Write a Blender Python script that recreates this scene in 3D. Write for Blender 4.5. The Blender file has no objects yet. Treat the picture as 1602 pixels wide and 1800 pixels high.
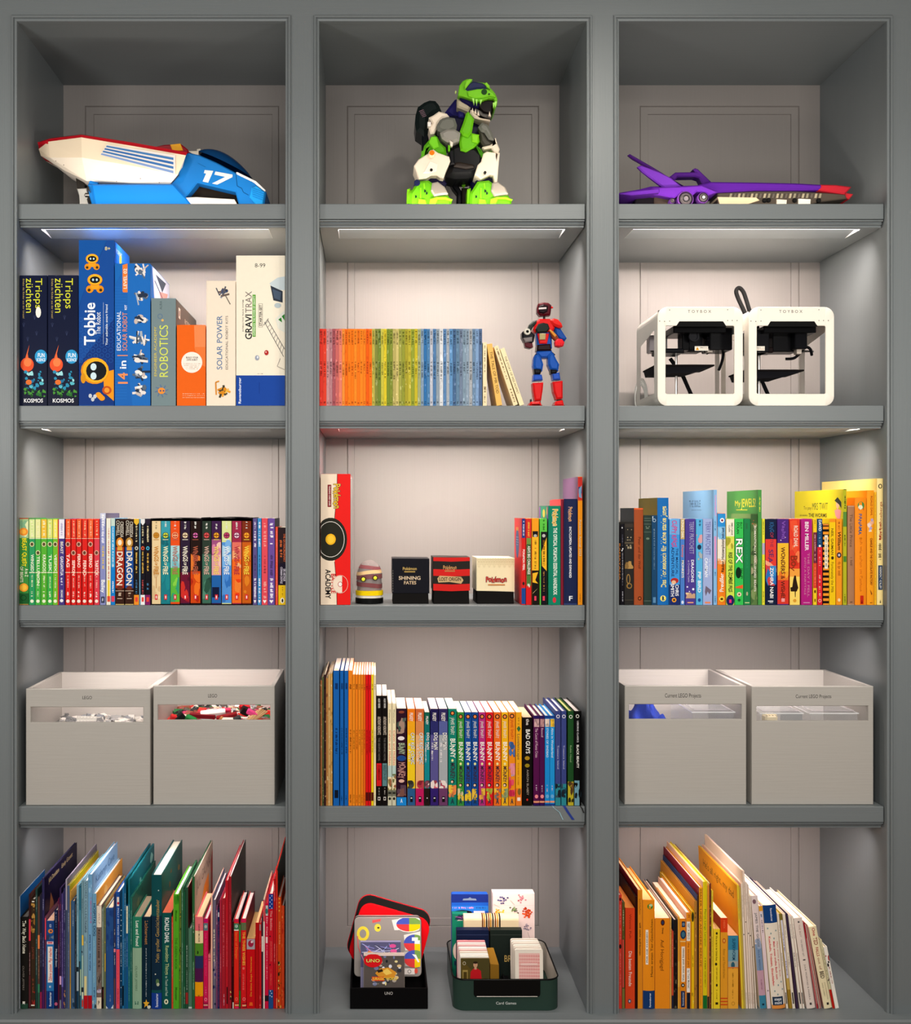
import bpy, math, random
from mathutils import Vector, Matrix
random.seed(7)
R = random.Random(11)
D = 2.5            # camera distance to the face frame, metres
K = 1/758.0        # metres per photo pixel on the face frame plane
CX, CY, EYE = 658.0, 899.0, 1.45
col_ = bpy.context.scene.collection
scene = bpy.context.scene

# ------------------------------------------------------------------ camera
cam = bpy.data.cameras.new('camera'); camo = bpy.data.objects.new('camera', cam); col_.objects.link(camo)
camo.location = (0, -D, EYE); camo.rotation_euler = (math.radians(90), 0, 0)
cam.sensor_fit = 'VERTICAL'; cam.sensor_height = 36; cam.sensor_width = 36
cam.lens = 758*D/1800*36
cam.shift_x = (801-CX)/1800.0; cam.shift_y = (CY-900)/1800.0
cam.clip_start = 0.05
scene.camera = camo

# ------------------------------------------------------------------ world, lamps, exposure
scene.view_settings.view_transform = 'Standard'; scene.view_settings.look = 'None'
scene.view_settings.gamma = 1; scene.view_settings.use_curve_mapping = False
scene.view_settings.exposure = 0.0
world = bpy.data.worlds.new('room_light'); scene.world = world; world.use_nodes = True
world.node_tree.nodes['Background'].inputs[0].default_value = (0.95, 0.98, 1.0, 1)
world.node_tree.nodes['Background'].inputs[1].default_value = 0.17
scene.cycles.use_denoising = True
scene.cycles.max_bounces = 7; scene.cycles.diffuse_bounces = 4; scene.cycles.transparent_max_bounces = 12
scene.cycles.sample_clamp_indirect = 6

def lamp(name, kind, loc, aim, power, color, **kw):
    l = bpy.data.lights.new(name, kind); l.energy = power; l.color = color
    for k, v in kw.items(): setattr(l, k, v)
    o = bpy.data.objects.new(name, l); col_.objects.link(o); o.location = loc
    d = Vector(aim)-Vector(loc)
    o.rotation_euler = d.to_track_quat('-Z', 'Y').to_euler()
    return o
# ceiling downlights of the room, in front of the bookcase
for i, (x, aimz, pw, c) in enumerate([(-0.75, 1.35, 14, (1.0, .97, .86)), (0.52, 1.75, 30, (1.0, .93, .82)), (1.6, 1.1, 7, (1, .96, .9))]):
    lamp('downlight', 'SPOT', (x, -0.95, 2.68), (x, 0.0, aimz), pw*1.15, c, spot_size=math.radians(95), spot_blend=1.0, shadow_soft_size=0.06)
# unseen fill lights added left and right, and a broad one behind the camera
lamp('side_fill', 'POINT', (-1.2, -1.15, 1.72), (0, 0, 1.4), 25, (1, .975, .92), shadow_soft_size=.16)
lamp('side_fill', 'POINT', (1.25, -1.2, 1.74), (0, 0, 1.4), 21, (1, .96, .88), shadow_soft_size=.16)
lamp('room_fill', 'AREA', (0.1, -2.9, 2.0), (0.1, 0, 1.2), 40, (1, .965, .925), shape='RECTANGLE', size=1.8, size_y=1.4)

# ------------------------------------------------------------------ helpers
def lin(c):
    if isinstance(c, str):
        c = tuple(int(c[i:i+2], 16)/255 for i in (0, 2, 4))
    return tuple((x/12.92 if x <= .04045 else ((x+.055)/1.055)**2.4) for x in c[:3])
def P(px, py, y=0.0):
    s = (D+y)/D
    return Vector(((px-CX)*K*s, y, EYE+(CY-py)*K*s))
def zp(zpx): return EYE+(CY-zpx)*K
SH = {1: zp(355), 2: zp(712), 3: zp(1065), 4: zp(1421), 5: zp(1781)}
BAY = [(28.5, 503.5), (560, 1033), (1087, 1561)]
DEPTH = 0.38

MATS = {}
def mat(name, rough=.45, base=None, metal=0, coat=0, bump=0, bscale=(60, 60, 60), var=.06, emis=None, spec=.5, trans=0, alpha=1, ior=1.45):
    if name in MATS: return MATS[name]
    m = bpy.data.materials.new(name); m.use_nodes = True; nt = m.node_tree; N = nt.nodes; L = nt.links
    b = N['Principled BSDF']
    b.inputs['Roughness'].default_value = rough; b.inputs['Metallic'].default_value = metal
    b.inputs['Specular IOR Level'].default_value = spec; b.inputs['Coat Weight'].default_value = coat
    b.inputs['IOR'].default_value = ior
    if coat: b.inputs['Coat Roughness'].default_value = .15
    tc = N.new('ShaderNodeTexCoord'); mp = N.new('ShaderNodeMapping'); L.new(tc.outputs['Object'], mp.inputs[0])
    mp.inputs['Scale'].default_value = bscale
    no = N.new('ShaderNodeTexNoise'); no.inputs['Scale'].default_value = 1; no.inputs['Detail'].default_value = 4; L.new(mp.outputs[0], no.inputs[0])
    mr = N.new('ShaderNodeMapRange'); mr.inputs[3].default_value = 1-var; mr.inputs[4].default_value = 1+var
    L.new(no.outputs[0], mr.inputs[0])
    mul = N.new('ShaderNodeVectorMath'); mul.operation = 'MULTIPLY'
    if base is None:
        at = N.new('ShaderNodeAttribute'); at.attribute_name = 'Col'; L.new(at.outputs['Color'], mul.inputs[0])
    else: mul.inputs[0].default_value = lin(base)
    L.new(mr.outputs[0], mul.inputs[1]); L.new(mul.outputs[0], b.inputs['Base Color'])
    if bump:
        bp = N.new('ShaderNodeBump'); bp.inputs['Strength'].default_value = bump; bp.inputs['Distance'].default_value = .001
        L.new(no.outputs[0], bp.inputs['Height']); L.new(bp.outputs[0], b.inputs['Normal'])
    if emis:
        b.inputs['Emission Color'].default_value = (*lin(emis[0]), 1); b.inputs['Emission Strength'].default_value = emis[1]
    if trans: b.inputs['Transmission Weight'].default_value = trans
    if alpha < 1: b.inputs['Alpha'].default_value = alpha
    MATS[name] = m; return m
PAINT = '72787a'
mat('paint_back', .45, '87817d', bump=.25, bscale=(420, 420, 6), var=.035)
mat('paint_vertical', .42, PAINT, bump=.25, bscale=(420, 420, 6), var=.035)
mat('paint_horizontal', .42, PAINT, bump=.25, bscale=(6, 420, 420), var=.035)
mat('bin_paint', .5, 'b2ada6', bump=.3, bscale=(8, 300, 300), var=.04)
mat('gloss', .36, bscale=(25, 25, 25), var=.05, spec=.06)
mat('matte', .7, spec=.05, bscale=(35, 35, 35), var=.06)
mat('print', .4, spec=.06, bscale=(80, 80, 80), var=.03)
mat('pages', .8, bscale=(900, 30, 10), var=.10, bump=.3)
mat('plastic', .26, bscale=(20, 20, 20), var=.03, spec=.08)
mat('metal', .28, metal=1, bscale=(20, 20, 200), var=.06)
mat('led', .4, 'f4f6ff', emis=('f0f4ff', 1.7))
mat('cloth', .85, bscale=(200, 200, 200), var=.12, bump=.5)
mat('clear_plastic', .06, 'e0e4e6', spec=.5, alpha=.09, var=.01)
mat('wall_paint', .7, 'b9b6ae', bscale=(30, 30, 30), var=.03)
mat('wood_floor', .45, '8a6a4a', bscale=(3, 60, 3), var=.2)

def spline(pts, n=6):
    q = [Vector(p) for p in pts]; q = [q[0]]+q+[q[-1]]; out = []
    for i in range(1, len(q)-2):
        a, b, c, d = q[i-1:i+3]
        for k in range(n):
            t = k/n; out.append(.5*((2*b)+(c-a)*t+(2*a-5*b+4*c-d)*t*t+(3*b-a-3*c+d)*t**3))
    return out+[q[-1]]

class MB:
    """collects coloured polygons for one mesh object"""
    def __init__(s, col='808080'): s.v = []; s.f = []; s.c = []; s.col = lin(col) if isinstance(col, str) else col
    def C(s, c): return s.col if c is None else (lin(c) if isinstance(c, str) else c)
    def face(s, pts, c=None):
        n = len(s.v); s.v.extend(tuple(p) for p in pts); s.f.append(tuple(range(n, n+len(pts)))); s.c.append(s.C(c))
    def geo(s, vs, fs, c=None):
        n = len(s.v); s.v.extend(tuple(p) for p in vs); c = s.C(c)
        for f in fs: s.f.append(tuple(n+i for i in f)); s.c.append(c)
    def box(s, x0, x1, y0, y1, z0, z1, c=None, b=0):
        if b <= 0:
            vs = [(x, y, z) for x in (x0, x1) for y in (y0, y1) for z in (z0, z1)]
            s.geo(vs, [(0, 1, 3, 2), (4, 6, 7, 5), (0, 4, 5, 1), (2, 3, 7, 6), (0, 2, 6, 4), (1, 5, 7, 3)], c); return
        pts = [(x0+b, z0), (x1-b, z0), (x1, z0+b), (x1, z1-b), (x1-b, z1), (x0+b, z1), (x0, z1-b), (x0, z0+b)]
        s.prism(pts, y0, y1, c, b)
    def prism(s, pts, y0, y1, c=None, b=0, M=None):
        """polygon in the x-z plane pushed along y, with chamfered rims"""
        n = len(pts); cx = sum(p[0] for p in pts)/n; cz = sum(p[1] for p in pts)/n
        a = sum(pts[i][0]*pts[(i+1) % n][1]-pts[(i+1) % n][0]*pts[i][1] for i in range(n))
        if a < 0: pts = pts[::-1]
        def inset(d):
            if d == 0: return pts
            o = []
            for i in range(n):
                p0, p1, p2 = Vector(pts[i-1]), Vector(pts[i]), Vector(pts[(i+1) % n])
                e1 = (p1-p0); e2 = (p2-p1)
                if e1.length < 1e-9 or e2.length < 1e-9: o.append(tuple(p1)); continue
                n1 = Vector((-e1.y, e1.x)).normalized(); n2 = Vector((-e2.y, e2.x)).normalized()
                m = n1+n2
                if m.length < .3: m = n1
                else: m = m/max(m.length_squared/2, .35)
                o.append(tuple(p1+m*d))
            return o
        rings = [(inset(b), y0)] + ([(pts, y0+b)] if b else []) + ([(pts, y1-b)] if b else []) + [(inset(b), y1)]
        vs = []; fs = []
        for ring, y in rings: vs += [(p[0], y, p[1]) for p in ring]
        if M is not None: vs = [tuple(M @ Vector(v)) for v in vs]
        for k in range(len(rings)-1):
            for i in range(n):
                j = (i+1) % n; fs.append((k*n+i, k*n+j, (k+1)*n+j, (k+1)*n+i))
        fs.append(tuple(range(n))); fs.append(tuple(reversed(range((len(rings)-1)*n, len(rings)*n))))
        s.geo(vs, fs, c)
    def tube(s, pts, r, c=None, n=8, caps=True):
        pts = [Vector(p) for p in pts]; rs = r if isinstance(r, (list, tuple)) else [r]*len(pts)
        vs = []; fs = []; up = Vector((0, 0, 1)); pa = None
        for i, p in enumerate(pts):
            t = (pts[min(i+1, len(pts)-1)]-pts[max(i-1, 0)]).normalized()
            a = t.cross(up); 
            if a.length < .1: a = t.cross(Vector((1, 0, 0)))
            if pa is not None: a = pa-t*pa.dot(t)
            a.normalize(); pa = a; bb = t.cross(a).normalized()
            for k in range(n):
                th = 2*math.pi*k/n; vs.append(p+(a*math.cos(th)+bb*math.sin(th))*rs[i])
        for i in range(len(pts)-1):
            for k in range(n):
                j = (k+1) % n; fs.append((i*n+k, (i+1)*n+k, (i+1)*n+j, i*n+j))
        if caps: fs.append(tuple(range(n))); fs.append(tuple(reversed(range((len(pts)-1)*n, len(pts)*n))))
        s.geo(vs, fs, c)
    def lathe(s, c0, prof, axis='z', c=None, n=20, cols=None):
        """prof: (radius, height); cols per segment"""
        c0 = Vector(c0)
        for i in range(len(prof)-1):
            (r0, h0), (r1, h1) = prof[i], prof[i+1]; cc = cols[i] if cols else c
            for k in range(n):
                a0 = 2*math.pi*k/n; a1 = 2*math.pi*(k+1)/n
                def q(r, h, a):
                    x, y = r*math.cos(a), r*math.sin(a)
                    return c0+(Vector((x, y, h)) if axis == 'z' else Vector((x, h, y)) if axis == 'y' else Vector((h, x, y)))
                p = [q(r0, h0, a0), q(r0, h0, a1), q(r1, h1, a1), q(r1, h1, a0)]
                if r0 < 1e-7: p = [p[0], p[2], p[3]]
                elif r1 < 1e-7: p = [p[0], p[1], p[2]]
                s.face(p if axis == 'z' else p[::-1], cc)
    def ball(s, c0, r, c=None, n=12, sc=(1, 1, 1)):
        c0 = Vector(c0); vs = []; fs = []; m = max(6, n//2)
        for i in range(m+1):
            ph = math.pi*i/m
            for k in range(n):
                th = 2*math.pi*k/n
                vs.append(c0+Vector((r*sc[0]*math.sin(ph)*math.cos(th), r*sc[1]*math.sin(ph)*math.sin(th), r*sc[2]*math.cos(ph))))
        for i in range(m):
            for k in range(n):
                j = (k+1) % n; fs.append((i*n+k, (i+1)*n+k, (i+1)*n+j, i*n+j))
        s.geo(vs, fs, c)
    def loft(s, lines, cols=None, mirror=None):
        """lines: polylines of equal length, faces between neighbours; mirror: y of a symmetry plane"""
        for k in range(len(lines)-1):
            for i in range(len(lines[k])-1):
                q = [lines[k][i], lines[k][i+1], lines[k+1][i+1], lines[k+1][i]]
                s.face(q, cols[k] if cols else None)
                if mirror is not None: s.face([(p[0], 2*mirror-p[1], p[2]) for p in reversed(q)], cols[k] if cols else None)
    def build(s, name, parent=None, m='gloss', smooth=False, org=None, weld=False):
        me = bpy.data.meshes.new(name)
        vs = s.v if org is None else [(v[0]-org[0], v[1]-org[1], v[2]-org[2]) for v in s.v]
        me.from_pydata(vs, [], s.f)
        at = me.color_attributes.new('Col', 'FLOAT_COLOR', 'CORNER')
        buf = []
        for f, c in zip(s.f, s.c): buf.extend((c[0], c[1], c[2], 1.0)*len(f))
        at.data.foreach_set('color', buf)
        me.materials.append(MATS[m])
        if smooth:
            me.polygons.foreach_set('use_smooth', [True]*len(me.polygons))
            import bmesh
            bm = bmesh.new(); bm.from_mesh(me); bmesh.ops.remove_doubles(bm, verts=bm.verts, dist=1e-5); bm.to_mesh(me); bm.free()
            try: me.set_sharp_from_angle(angle=math.radians(40))
            except Exception: pass
        me.update()
        o = bpy.data.objects.new(name, me); col_.objects.link(o)
        if parent is not None: o.parent = parent
        return o
LABELS = {}
def tag(o, label, cat, group=None):
    o['label'] = label; o['category'] = cat
    if group: o['group'] = group
    return o
def thing(name, label, cat, loc=(0, 0, 0), group=None, rot=(0, 0, 0)):
    o = bpy.data.objects.new(name, None); col_.objects.link(o); o.location = loc; o.rotation_euler = rot
    o.empty_display_size = .02
    return tag(o, label, cat, group)

# ------------------------------------------------------------------ lettering: every glyph is meshed once
GL = {}
def _glyphs():
    chars = "ABCDEFGHIJKLMNOPQRSTUVWXYZabcdefghijklmnopqrstuvwxyz0123456789äöüßéÄÖÜ.,:;!?&'-+/()·•"
    cu = bpy.data.curves.new('glyph_source', 'FONT'); cu.resolution_u = 3; ob = bpy.data.objects.new('glyph_source', cu); col_.objects.link(ob)
    dg = bpy.context.evaluated_depsgraph_get()
    def grab(t, bold):
        cu.body = t; cu.offset = .018 if bold else 0
        bpy.context.view_layer.update(); dg = bpy.context.evaluated_depsgraph_get()
        me = ob.evaluated_get(dg).to_mesh()
        vs = [(v.co.x, v.co.y) for v in me.vertices]; fs = [tuple(p.vertices) for p in me.polygons]
        ob.evaluated_get(dg).to_mesh_clear()
        return vs, fs
    v0, _ = grab('..', False)
    def right(t):
        v, _ = grab(t, False); return max(p[0] for p in v)
    r_dot = right('..')
    for ch in chars:
        adv = right('.'+ch+'.')-r_dot
        for b in (False, True):
            v, f = grab(ch, b)
            GL[(ch, b)] = (v, f, adv)
    GL['cap'] = max(p[1] for p in GL[('H', False)][0])
    bpy.data.objects.remove(ob); bpy.data.curves.remove(cu)
_glyphs()

class Deco:
    """flat print on a face; local frame u (across), v (up), metres"""
    def __init__(s): s.items = []; s.n = 0
    def poly(s, pts, c): s.items.append((s.n, [tuple(pts)], c)); s.n += 1
    def rect(s, u0, u1, v0, v1, c): s.poly([(u0, v0), (u1, v0), (u1, v1), (u0, v1)], c)
    def ell(s, u, v, ru, rv, c, n=18): s.poly([(u+ru*math.cos(2*math.pi*k/n), v+rv*math.sin(2*math.pi*k/n)) for k in range(n)], c)
    def ring(s, u, v, ru, rv, w, c, n=22):
        ps = []
        for k in range(n):
            a, b = 2*math.pi*k/n, 2*math.pi*(k+1)/n
            ps.append(((u+ru*math.cos(a), v+rv*math.sin(a)), (u+ru*math.cos(b), v+rv*math.sin(b)), (u+(ru-w)*math.cos(b), v+(rv-w)*math.sin(b)), (u+(ru-w)*math.cos(a), v+(rv-w)*math.sin(a))))
        s.items.append((s.n, ps, c)); s.n += 1
    def line(s, pts, w, c):
        ps = []
        for (a, b) in zip(pts[:-1], pts[1:]):
            dx, dy = b[0]-a[0], b[1]-a[1]; l = math.hypot(dx, dy) or 1; nx, ny = -dy/l*w/2, dx/l*w/2
            ps.append(((a[0]+nx, a[1]+ny), (a[0]-nx, a[1]-ny), (b[0]-nx, b[1]-ny), (b[0]+nx, b[1]+ny)))
        s.items.append((s.n, ps, c)); s.n += 1
    def text(s, t, box, c, rot='h', bold=True, shear=0, outline=None, wob=0):
        """box u0,u1,v0,v1: the capital height and whole length fill it"""
        u0, u1, v0, v1 = box
        x = 0; out = []
        for i, ch in enumerate(t):
            if ch == ' ': x += .32; continue
            g = GL.get((ch, bold)) or GL[('.', bold)]
            dy = wob*math.sin(i*2.3)
            out.append((g, x, dy)); x += g[2]
        W = max(x, .01); H = GL['cap']
        if rot == 'h': f = lambda a, b: (u0+a*(u1-u0), v0+b*(v1-v0))
        elif rot == 'd': f = lambda a, b: (u0+b*(u1-u0), v1-a*(v1-v0))
        else: f = lambda a, b: (u1-b*(u1-u0), v0+a*(v1-v0))
        def emit(dx, dy, cc):
            ps = []
            for g, gx, wy in out:
                vs = [f((gx+p[0]+shear*p[1]+dx)/W, (p[1]+wy+dy)/H) for p in g[0]]
                for fc in g[1]: ps.append(tuple(vs[i] for i in fc))
            s.items.append((s.n, ps, cc)); s.n += 1
        if outline:
            q = .05
            for a, b in ((-q, 0), (q, 0), (0, -q), (0, q)):
                emit(a, b, outline); s.n -= 1
            s.n += 1
        emit(0, 0, c)
    def scrib(s, box, c, rot='d', rng=R, dens=.75):
        u0, u1, v0, v1 = box; ps = []
        L = (v1-v0) if rot != 'h' else (u1-u0); W = (u1-u0) if rot != 'h' else (v1-v0)
        a = 0; h = max(W*.5, .0006)
        while a < L:
            b = min(a+h*rng.uniform(.25, .7), L); k0 = rng.uniform(0, .25); k1 = rng.uniform(.7, 1)
            if rng.random() < dens:
                if rot == 'h': ps.append(((u0+a, v0+k0*W), (u0+b, v0+k0*W), (u0+b, v0+k1*W), (u0+a, v0+k1*W)))
                else: ps.append(((u0+k0*W, v1-b), (u0+k1*W, v1-b), (u0+k1*W, v1-a), (u0+k0*W, v1-a)))
            a = b+h*rng.uniform(.12, .25)+(h*.8 if rng.random() < .14 else 0)
        if ps: s.items.append((s.n, ps, c)); s.n += 1
    def blot(s, box, cols, n, rng=R, size=.3):
        u0, u1, v0, v1 = box
        for k in range(n):
            u = rng.uniform(u0, u1); v = rng.uniform(v0, v1); ru = (u1-u0)*rng.uniform(.15, .5); rv = ru*rng.uniform(.8, 3)
            m = 7; pts = []
            for i in range(m):
                a = 2*math.pi*i/m; q = rng.uniform(.6, 1)
                pts.append((min(max(u+ru*q*math.cos(a), u0), u1), min(max(v+rv*q*math.sin(a), v0), v1)))
            s.poly(pts, rng.choice(cols))
    def build(s, name, parent, fn, m='print', eps=.00006, org=None):
        """fn(u, v, lift) -> 3-D point"""
        if not s.items: return None
        mb = MB(); eps = min(eps, .0012/max(s.n, 1))
        for lvl, polys, c in s.items:
            e = .00015+eps*lvl; c = lin(c) if isinstance(c, str) else c
            for p in polys: mb.face([fn(q[0], q[1], e) for q in p], c)
        return mb.build(name, parent, m, org=org)
# ------------------------------------------------------------------ setting
def struct(name, mb, m):
    o = mb.build(name, None, m); o['kind'] = 'structure'; return o
b = MB(); b.box(-3, 3.2, -4, .5, -.05, 0); struct('floor', b, 'wood_floor')
b = MB(); b.box(-3, 3.2, -4, .5, 2.72, 2.77); struct('ceiling', b, 'wall_paint')
b = MB(); b.box(-3, 3.2, .44, .5, 0, 2.72); struct('wall_back', b, 'wall_paint')

# ------------------------------------------------------------------ the built-in bookcase
case = thing('built_in_bookcase', 'grey painted built-in bookcase with three bays of lit shelves', 'bookcase', (0, 0, 0))
X = lambda px: (px-CX)*K
TOPZ = zp(36); FLZ = SH[5]; HI = 2.70
# sides and dividers (face frame posts with the panels behind them)
posts = [(-60, BAY[0][0]), (BAY[0][1], BAY[1][0]), (BAY[1][1], BAY[2][0]), (BAY[2][1], 1680)]
for a, c in posts:
    b = MB(); b.box(X(a), X(c), 0, DEPTH+.02, FLZ, TOPZ); b.build('upright_panel', case, 'paint_vertical')
b = MB(); b.box(X(-60), X(1680), 0, DEPTH+.02, TOPZ, HI); b.build('top_rail', case, 'paint_horizontal')
b = MB()
pr = [(-.036, FLZ-.004), (-.032, FLZ), (DEPTH+.02, FLZ), (DEPTH+.02, FLZ-.04), (-.036, FLZ-.04)]
def xprism(b, prof, x0, x1, c=None):
    n = len(prof); vs = [(x0, p[0], p[1]) for p in prof]+[(x1, p[0], p[1]) for p in prof]
    fs = [(i, (i+1) % n, n+(i+1) % n, n+i) for i in range(n)]+[tuple(reversed(range(n))), tuple(range(n, 2*n))]
    a = sum(prof[i][0]*prof[(i+1) % n][1]-prof[(i+1) % n][0]*prof[i][1] for i in range(n))
    if a > 0: fs = [tuple(reversed(f)) for f in fs]
    b.geo(vs, fs, c)
xprism(b, pr, X(-60), X(1680)); b.build('base_top', case, 'paint_horizontal')
b = MB(); b.box(X(-60), X(1680), -.022, DEPTH, 0.0, FLZ-.04); b.build('base_plinth', case, 'paint_horizontal')
# dividers of the bottom row stop on the base top; bead moulding round every opening
def ring_sweep(b, x0, x1, z0, z1, prof, open_bottom=True):
    """prof: (outward offset m, y)"""
    for (o0, y0), (o1, y1) in zip(prof[:-1], prof[1:]):
        A = [(x0-o0, y0, z0), (x0-o0, y0, z1+o0), (x1+o0, y0, z1+o0), (x1+o0, y0, z0)]
        B = [(x0-o1, y1, z0), (x0-o1, y1, z1+o1), (x1+o1, y1, z1+o1), (x1+o1, y1, z0)]
        for i in range(3): b.face([A[i], B[i], B[i+1], A[i+1]])
k = K
PROF = [(-1.5*k, .012), (-1.5*k, .001), (-1.0*k, -.001), (1.6*k, -.002), (2.2*k, .0018), (3.4*k, .0018), (4.0*k, -.0045), (5.0*k, -.0058), (6.6*k, -.0058), (7.8*k, -.0045), (8.6*k, -.0005), (9*k, .001)]
for (a, c) in BAY:
    b = MB(); ring_sweep(b, X(a), X(c), FLZ, TOPZ, PROF)
    b.build('bead_moulding', case, 'paint_vertical')
# panelled back: stiles, flat moulding, centre field
for (a, c), (l1, l2, r2, r1) in zip(BAY, [(149, 165, 478, 491), (610, 624, 935, 948), (1125, 1140, 1391, 1406)]):
    yb = DEPTH; q = lambda px: (px-CX)*K*(D+yb)/D
    zt1, zt2 = P(0, 186, yb).z, P(0, 201, yb).z; zb1, zb2 = P(0, 1629, yb).z, P(0, 1614, yb).z
    xa, xb = X(a)-.002, X(c)+.002
    b = MB()
    prof = [(xa, xb, FLZ-.01, TOPZ+.01, .380), (q(l1), q(r1), zb1, zt1, .380), (q(l1)+.0016, q(r1)-.0016, zb1+.0016, zt1-.0016, .3835),
            (q(l1)+.0032, q(r1)-.0032, zb1+.0032, zt1-.0032, .3812), (q(l2)-.0012, q(r2)+.0012, zb2-.0012, zt2+.0012, .3812), (q(l2), q(r2), zb2, zt2, .3845)]
    for A, B in zip(prof[:-1], prof[1:]):
        p = [[(A[0], A[4], A[2]), (A[1], A[4], A[2]), (A[1], A[4], A[3]), (A[0], A[4], A[3])], [(B[0], B[4], B[2]), (B[1], B[4], B[2]), (B[1], B[4], B[3]), (B[0], B[4], B[3])]]
        for i in range(4): b.face([p[0][i], p[0][(i+1) % 4], p[1][(i+1) % 4], p[1][i]])
    A = prof[-1]; b.face([(A[0], A[4], A[2]), (A[1], A[4], A[2]), (A[1], A[4], A[3]), (A[0], A[4], A[3])])
    b.box(xa, xb, .39, .40, FLZ-.01, TOPZ+.01)
    b.build('back_panel', case, 'paint_back')
# shelves with nosing, moulding and the wedge-shaped light pocket underneath
SHP = {1: 355, 2: 712, 3: 1065, 4: 1421}
STRIP_W = {1: 3.7, 2: 3.3, 3: 1.35, 4: 1.45}
WARM = {1: (1, .87, .80), 2: (1, .87, .79), 3: (1, .86, .82), 4: (1, .86, .83)}
for row in (1, 2, 3, 4):
    for bi, (a, c) in enumerate(BAY):
        z = SH[row]; x0, x1 = X(a)+.0015, X(c)-.0035 if bi != 0 else X(c)-.001
        if bi == 2: x0, x1 = X(a)+.0005, X(c)-.003
        u = K
        t = 40*u
        nose = [(.0145, z-27*u), (.0230, z-27.1*u), (.0230, z-28.5*u), (.0160, z-28.5*u), (.0162, z-30.3*u), (.0235, z-30.5*u),
                (.0235, z-31.6*u), (.0225, z-34*u), (.0245, z-35.6*u), (.0275, z-36.2*u), (.0275, z-37.3*u), (.0262, z-37.5*u), (.0262, z-39.4*u), (.0275, z-t)]
        prof = [(DEPTH, z), (.0160, z), (.0145, z-.0015)]+nose
        px0, px1 = X(a)+.044, X(c)-.044       # pocket ends
        full = prof+[(DEPTH, z-t)]
        pocket = prof+[(.040, z-t), (.040, z-t+.0135), (.128, z-t), (DEPTH, z-t)]
        b = MB(); xprism(b, full, x0, px0); xprism(b, full, px1, x1); xprism(b, pocket, px0, px1)
        sh = b.build('shelf', case, 'paint_horizontal')
        b = MB(); b.box(px0+.0015, px1-.0015, .0402, .0448, z-t+.0004, z-t+.0035); b.build('light_strip', sh, 'led')
        for xx in (px0, px1-.0008):   # pale end plates of the channel
            b = MB('e8e8e8')
            b.geo([(xx, .0405, z-t+.0002), (xx, .0405, z-t+.0130), (xx, .126, z-t+.0002), (xx+.0008, .0405, z-t+.0002), (xx+.0008, .0405, z-t+.0130), (xx+.0008, .126, z-t+.0002)], [(0, 1, 2), (5, 4, 3), (0, 2, 5, 3), (0, 3, 4, 1), (1, 4, 5, 2)])
            b.build('channel_end', sh, 'plastic')
        xm = (px0+px1)/2
        lamp('shelf_strip', 'AREA', (xm, .0462, z-t+.0068), (xm, .22, z-t-.225), STRIP_W[row], WARM[row], shape='RECTANGLE', size=px1-px0-.01, size_y=.006, spread=math.radians(122))
        if row == 1:
            lamp('shelf_uplight', 'AREA', (xm, .026, z+.004), (xm, .10, z+.30), .42, (1, .9, .78), shape='RECTANGLE', size=px1-px0-.01, size_y=.006)
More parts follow.
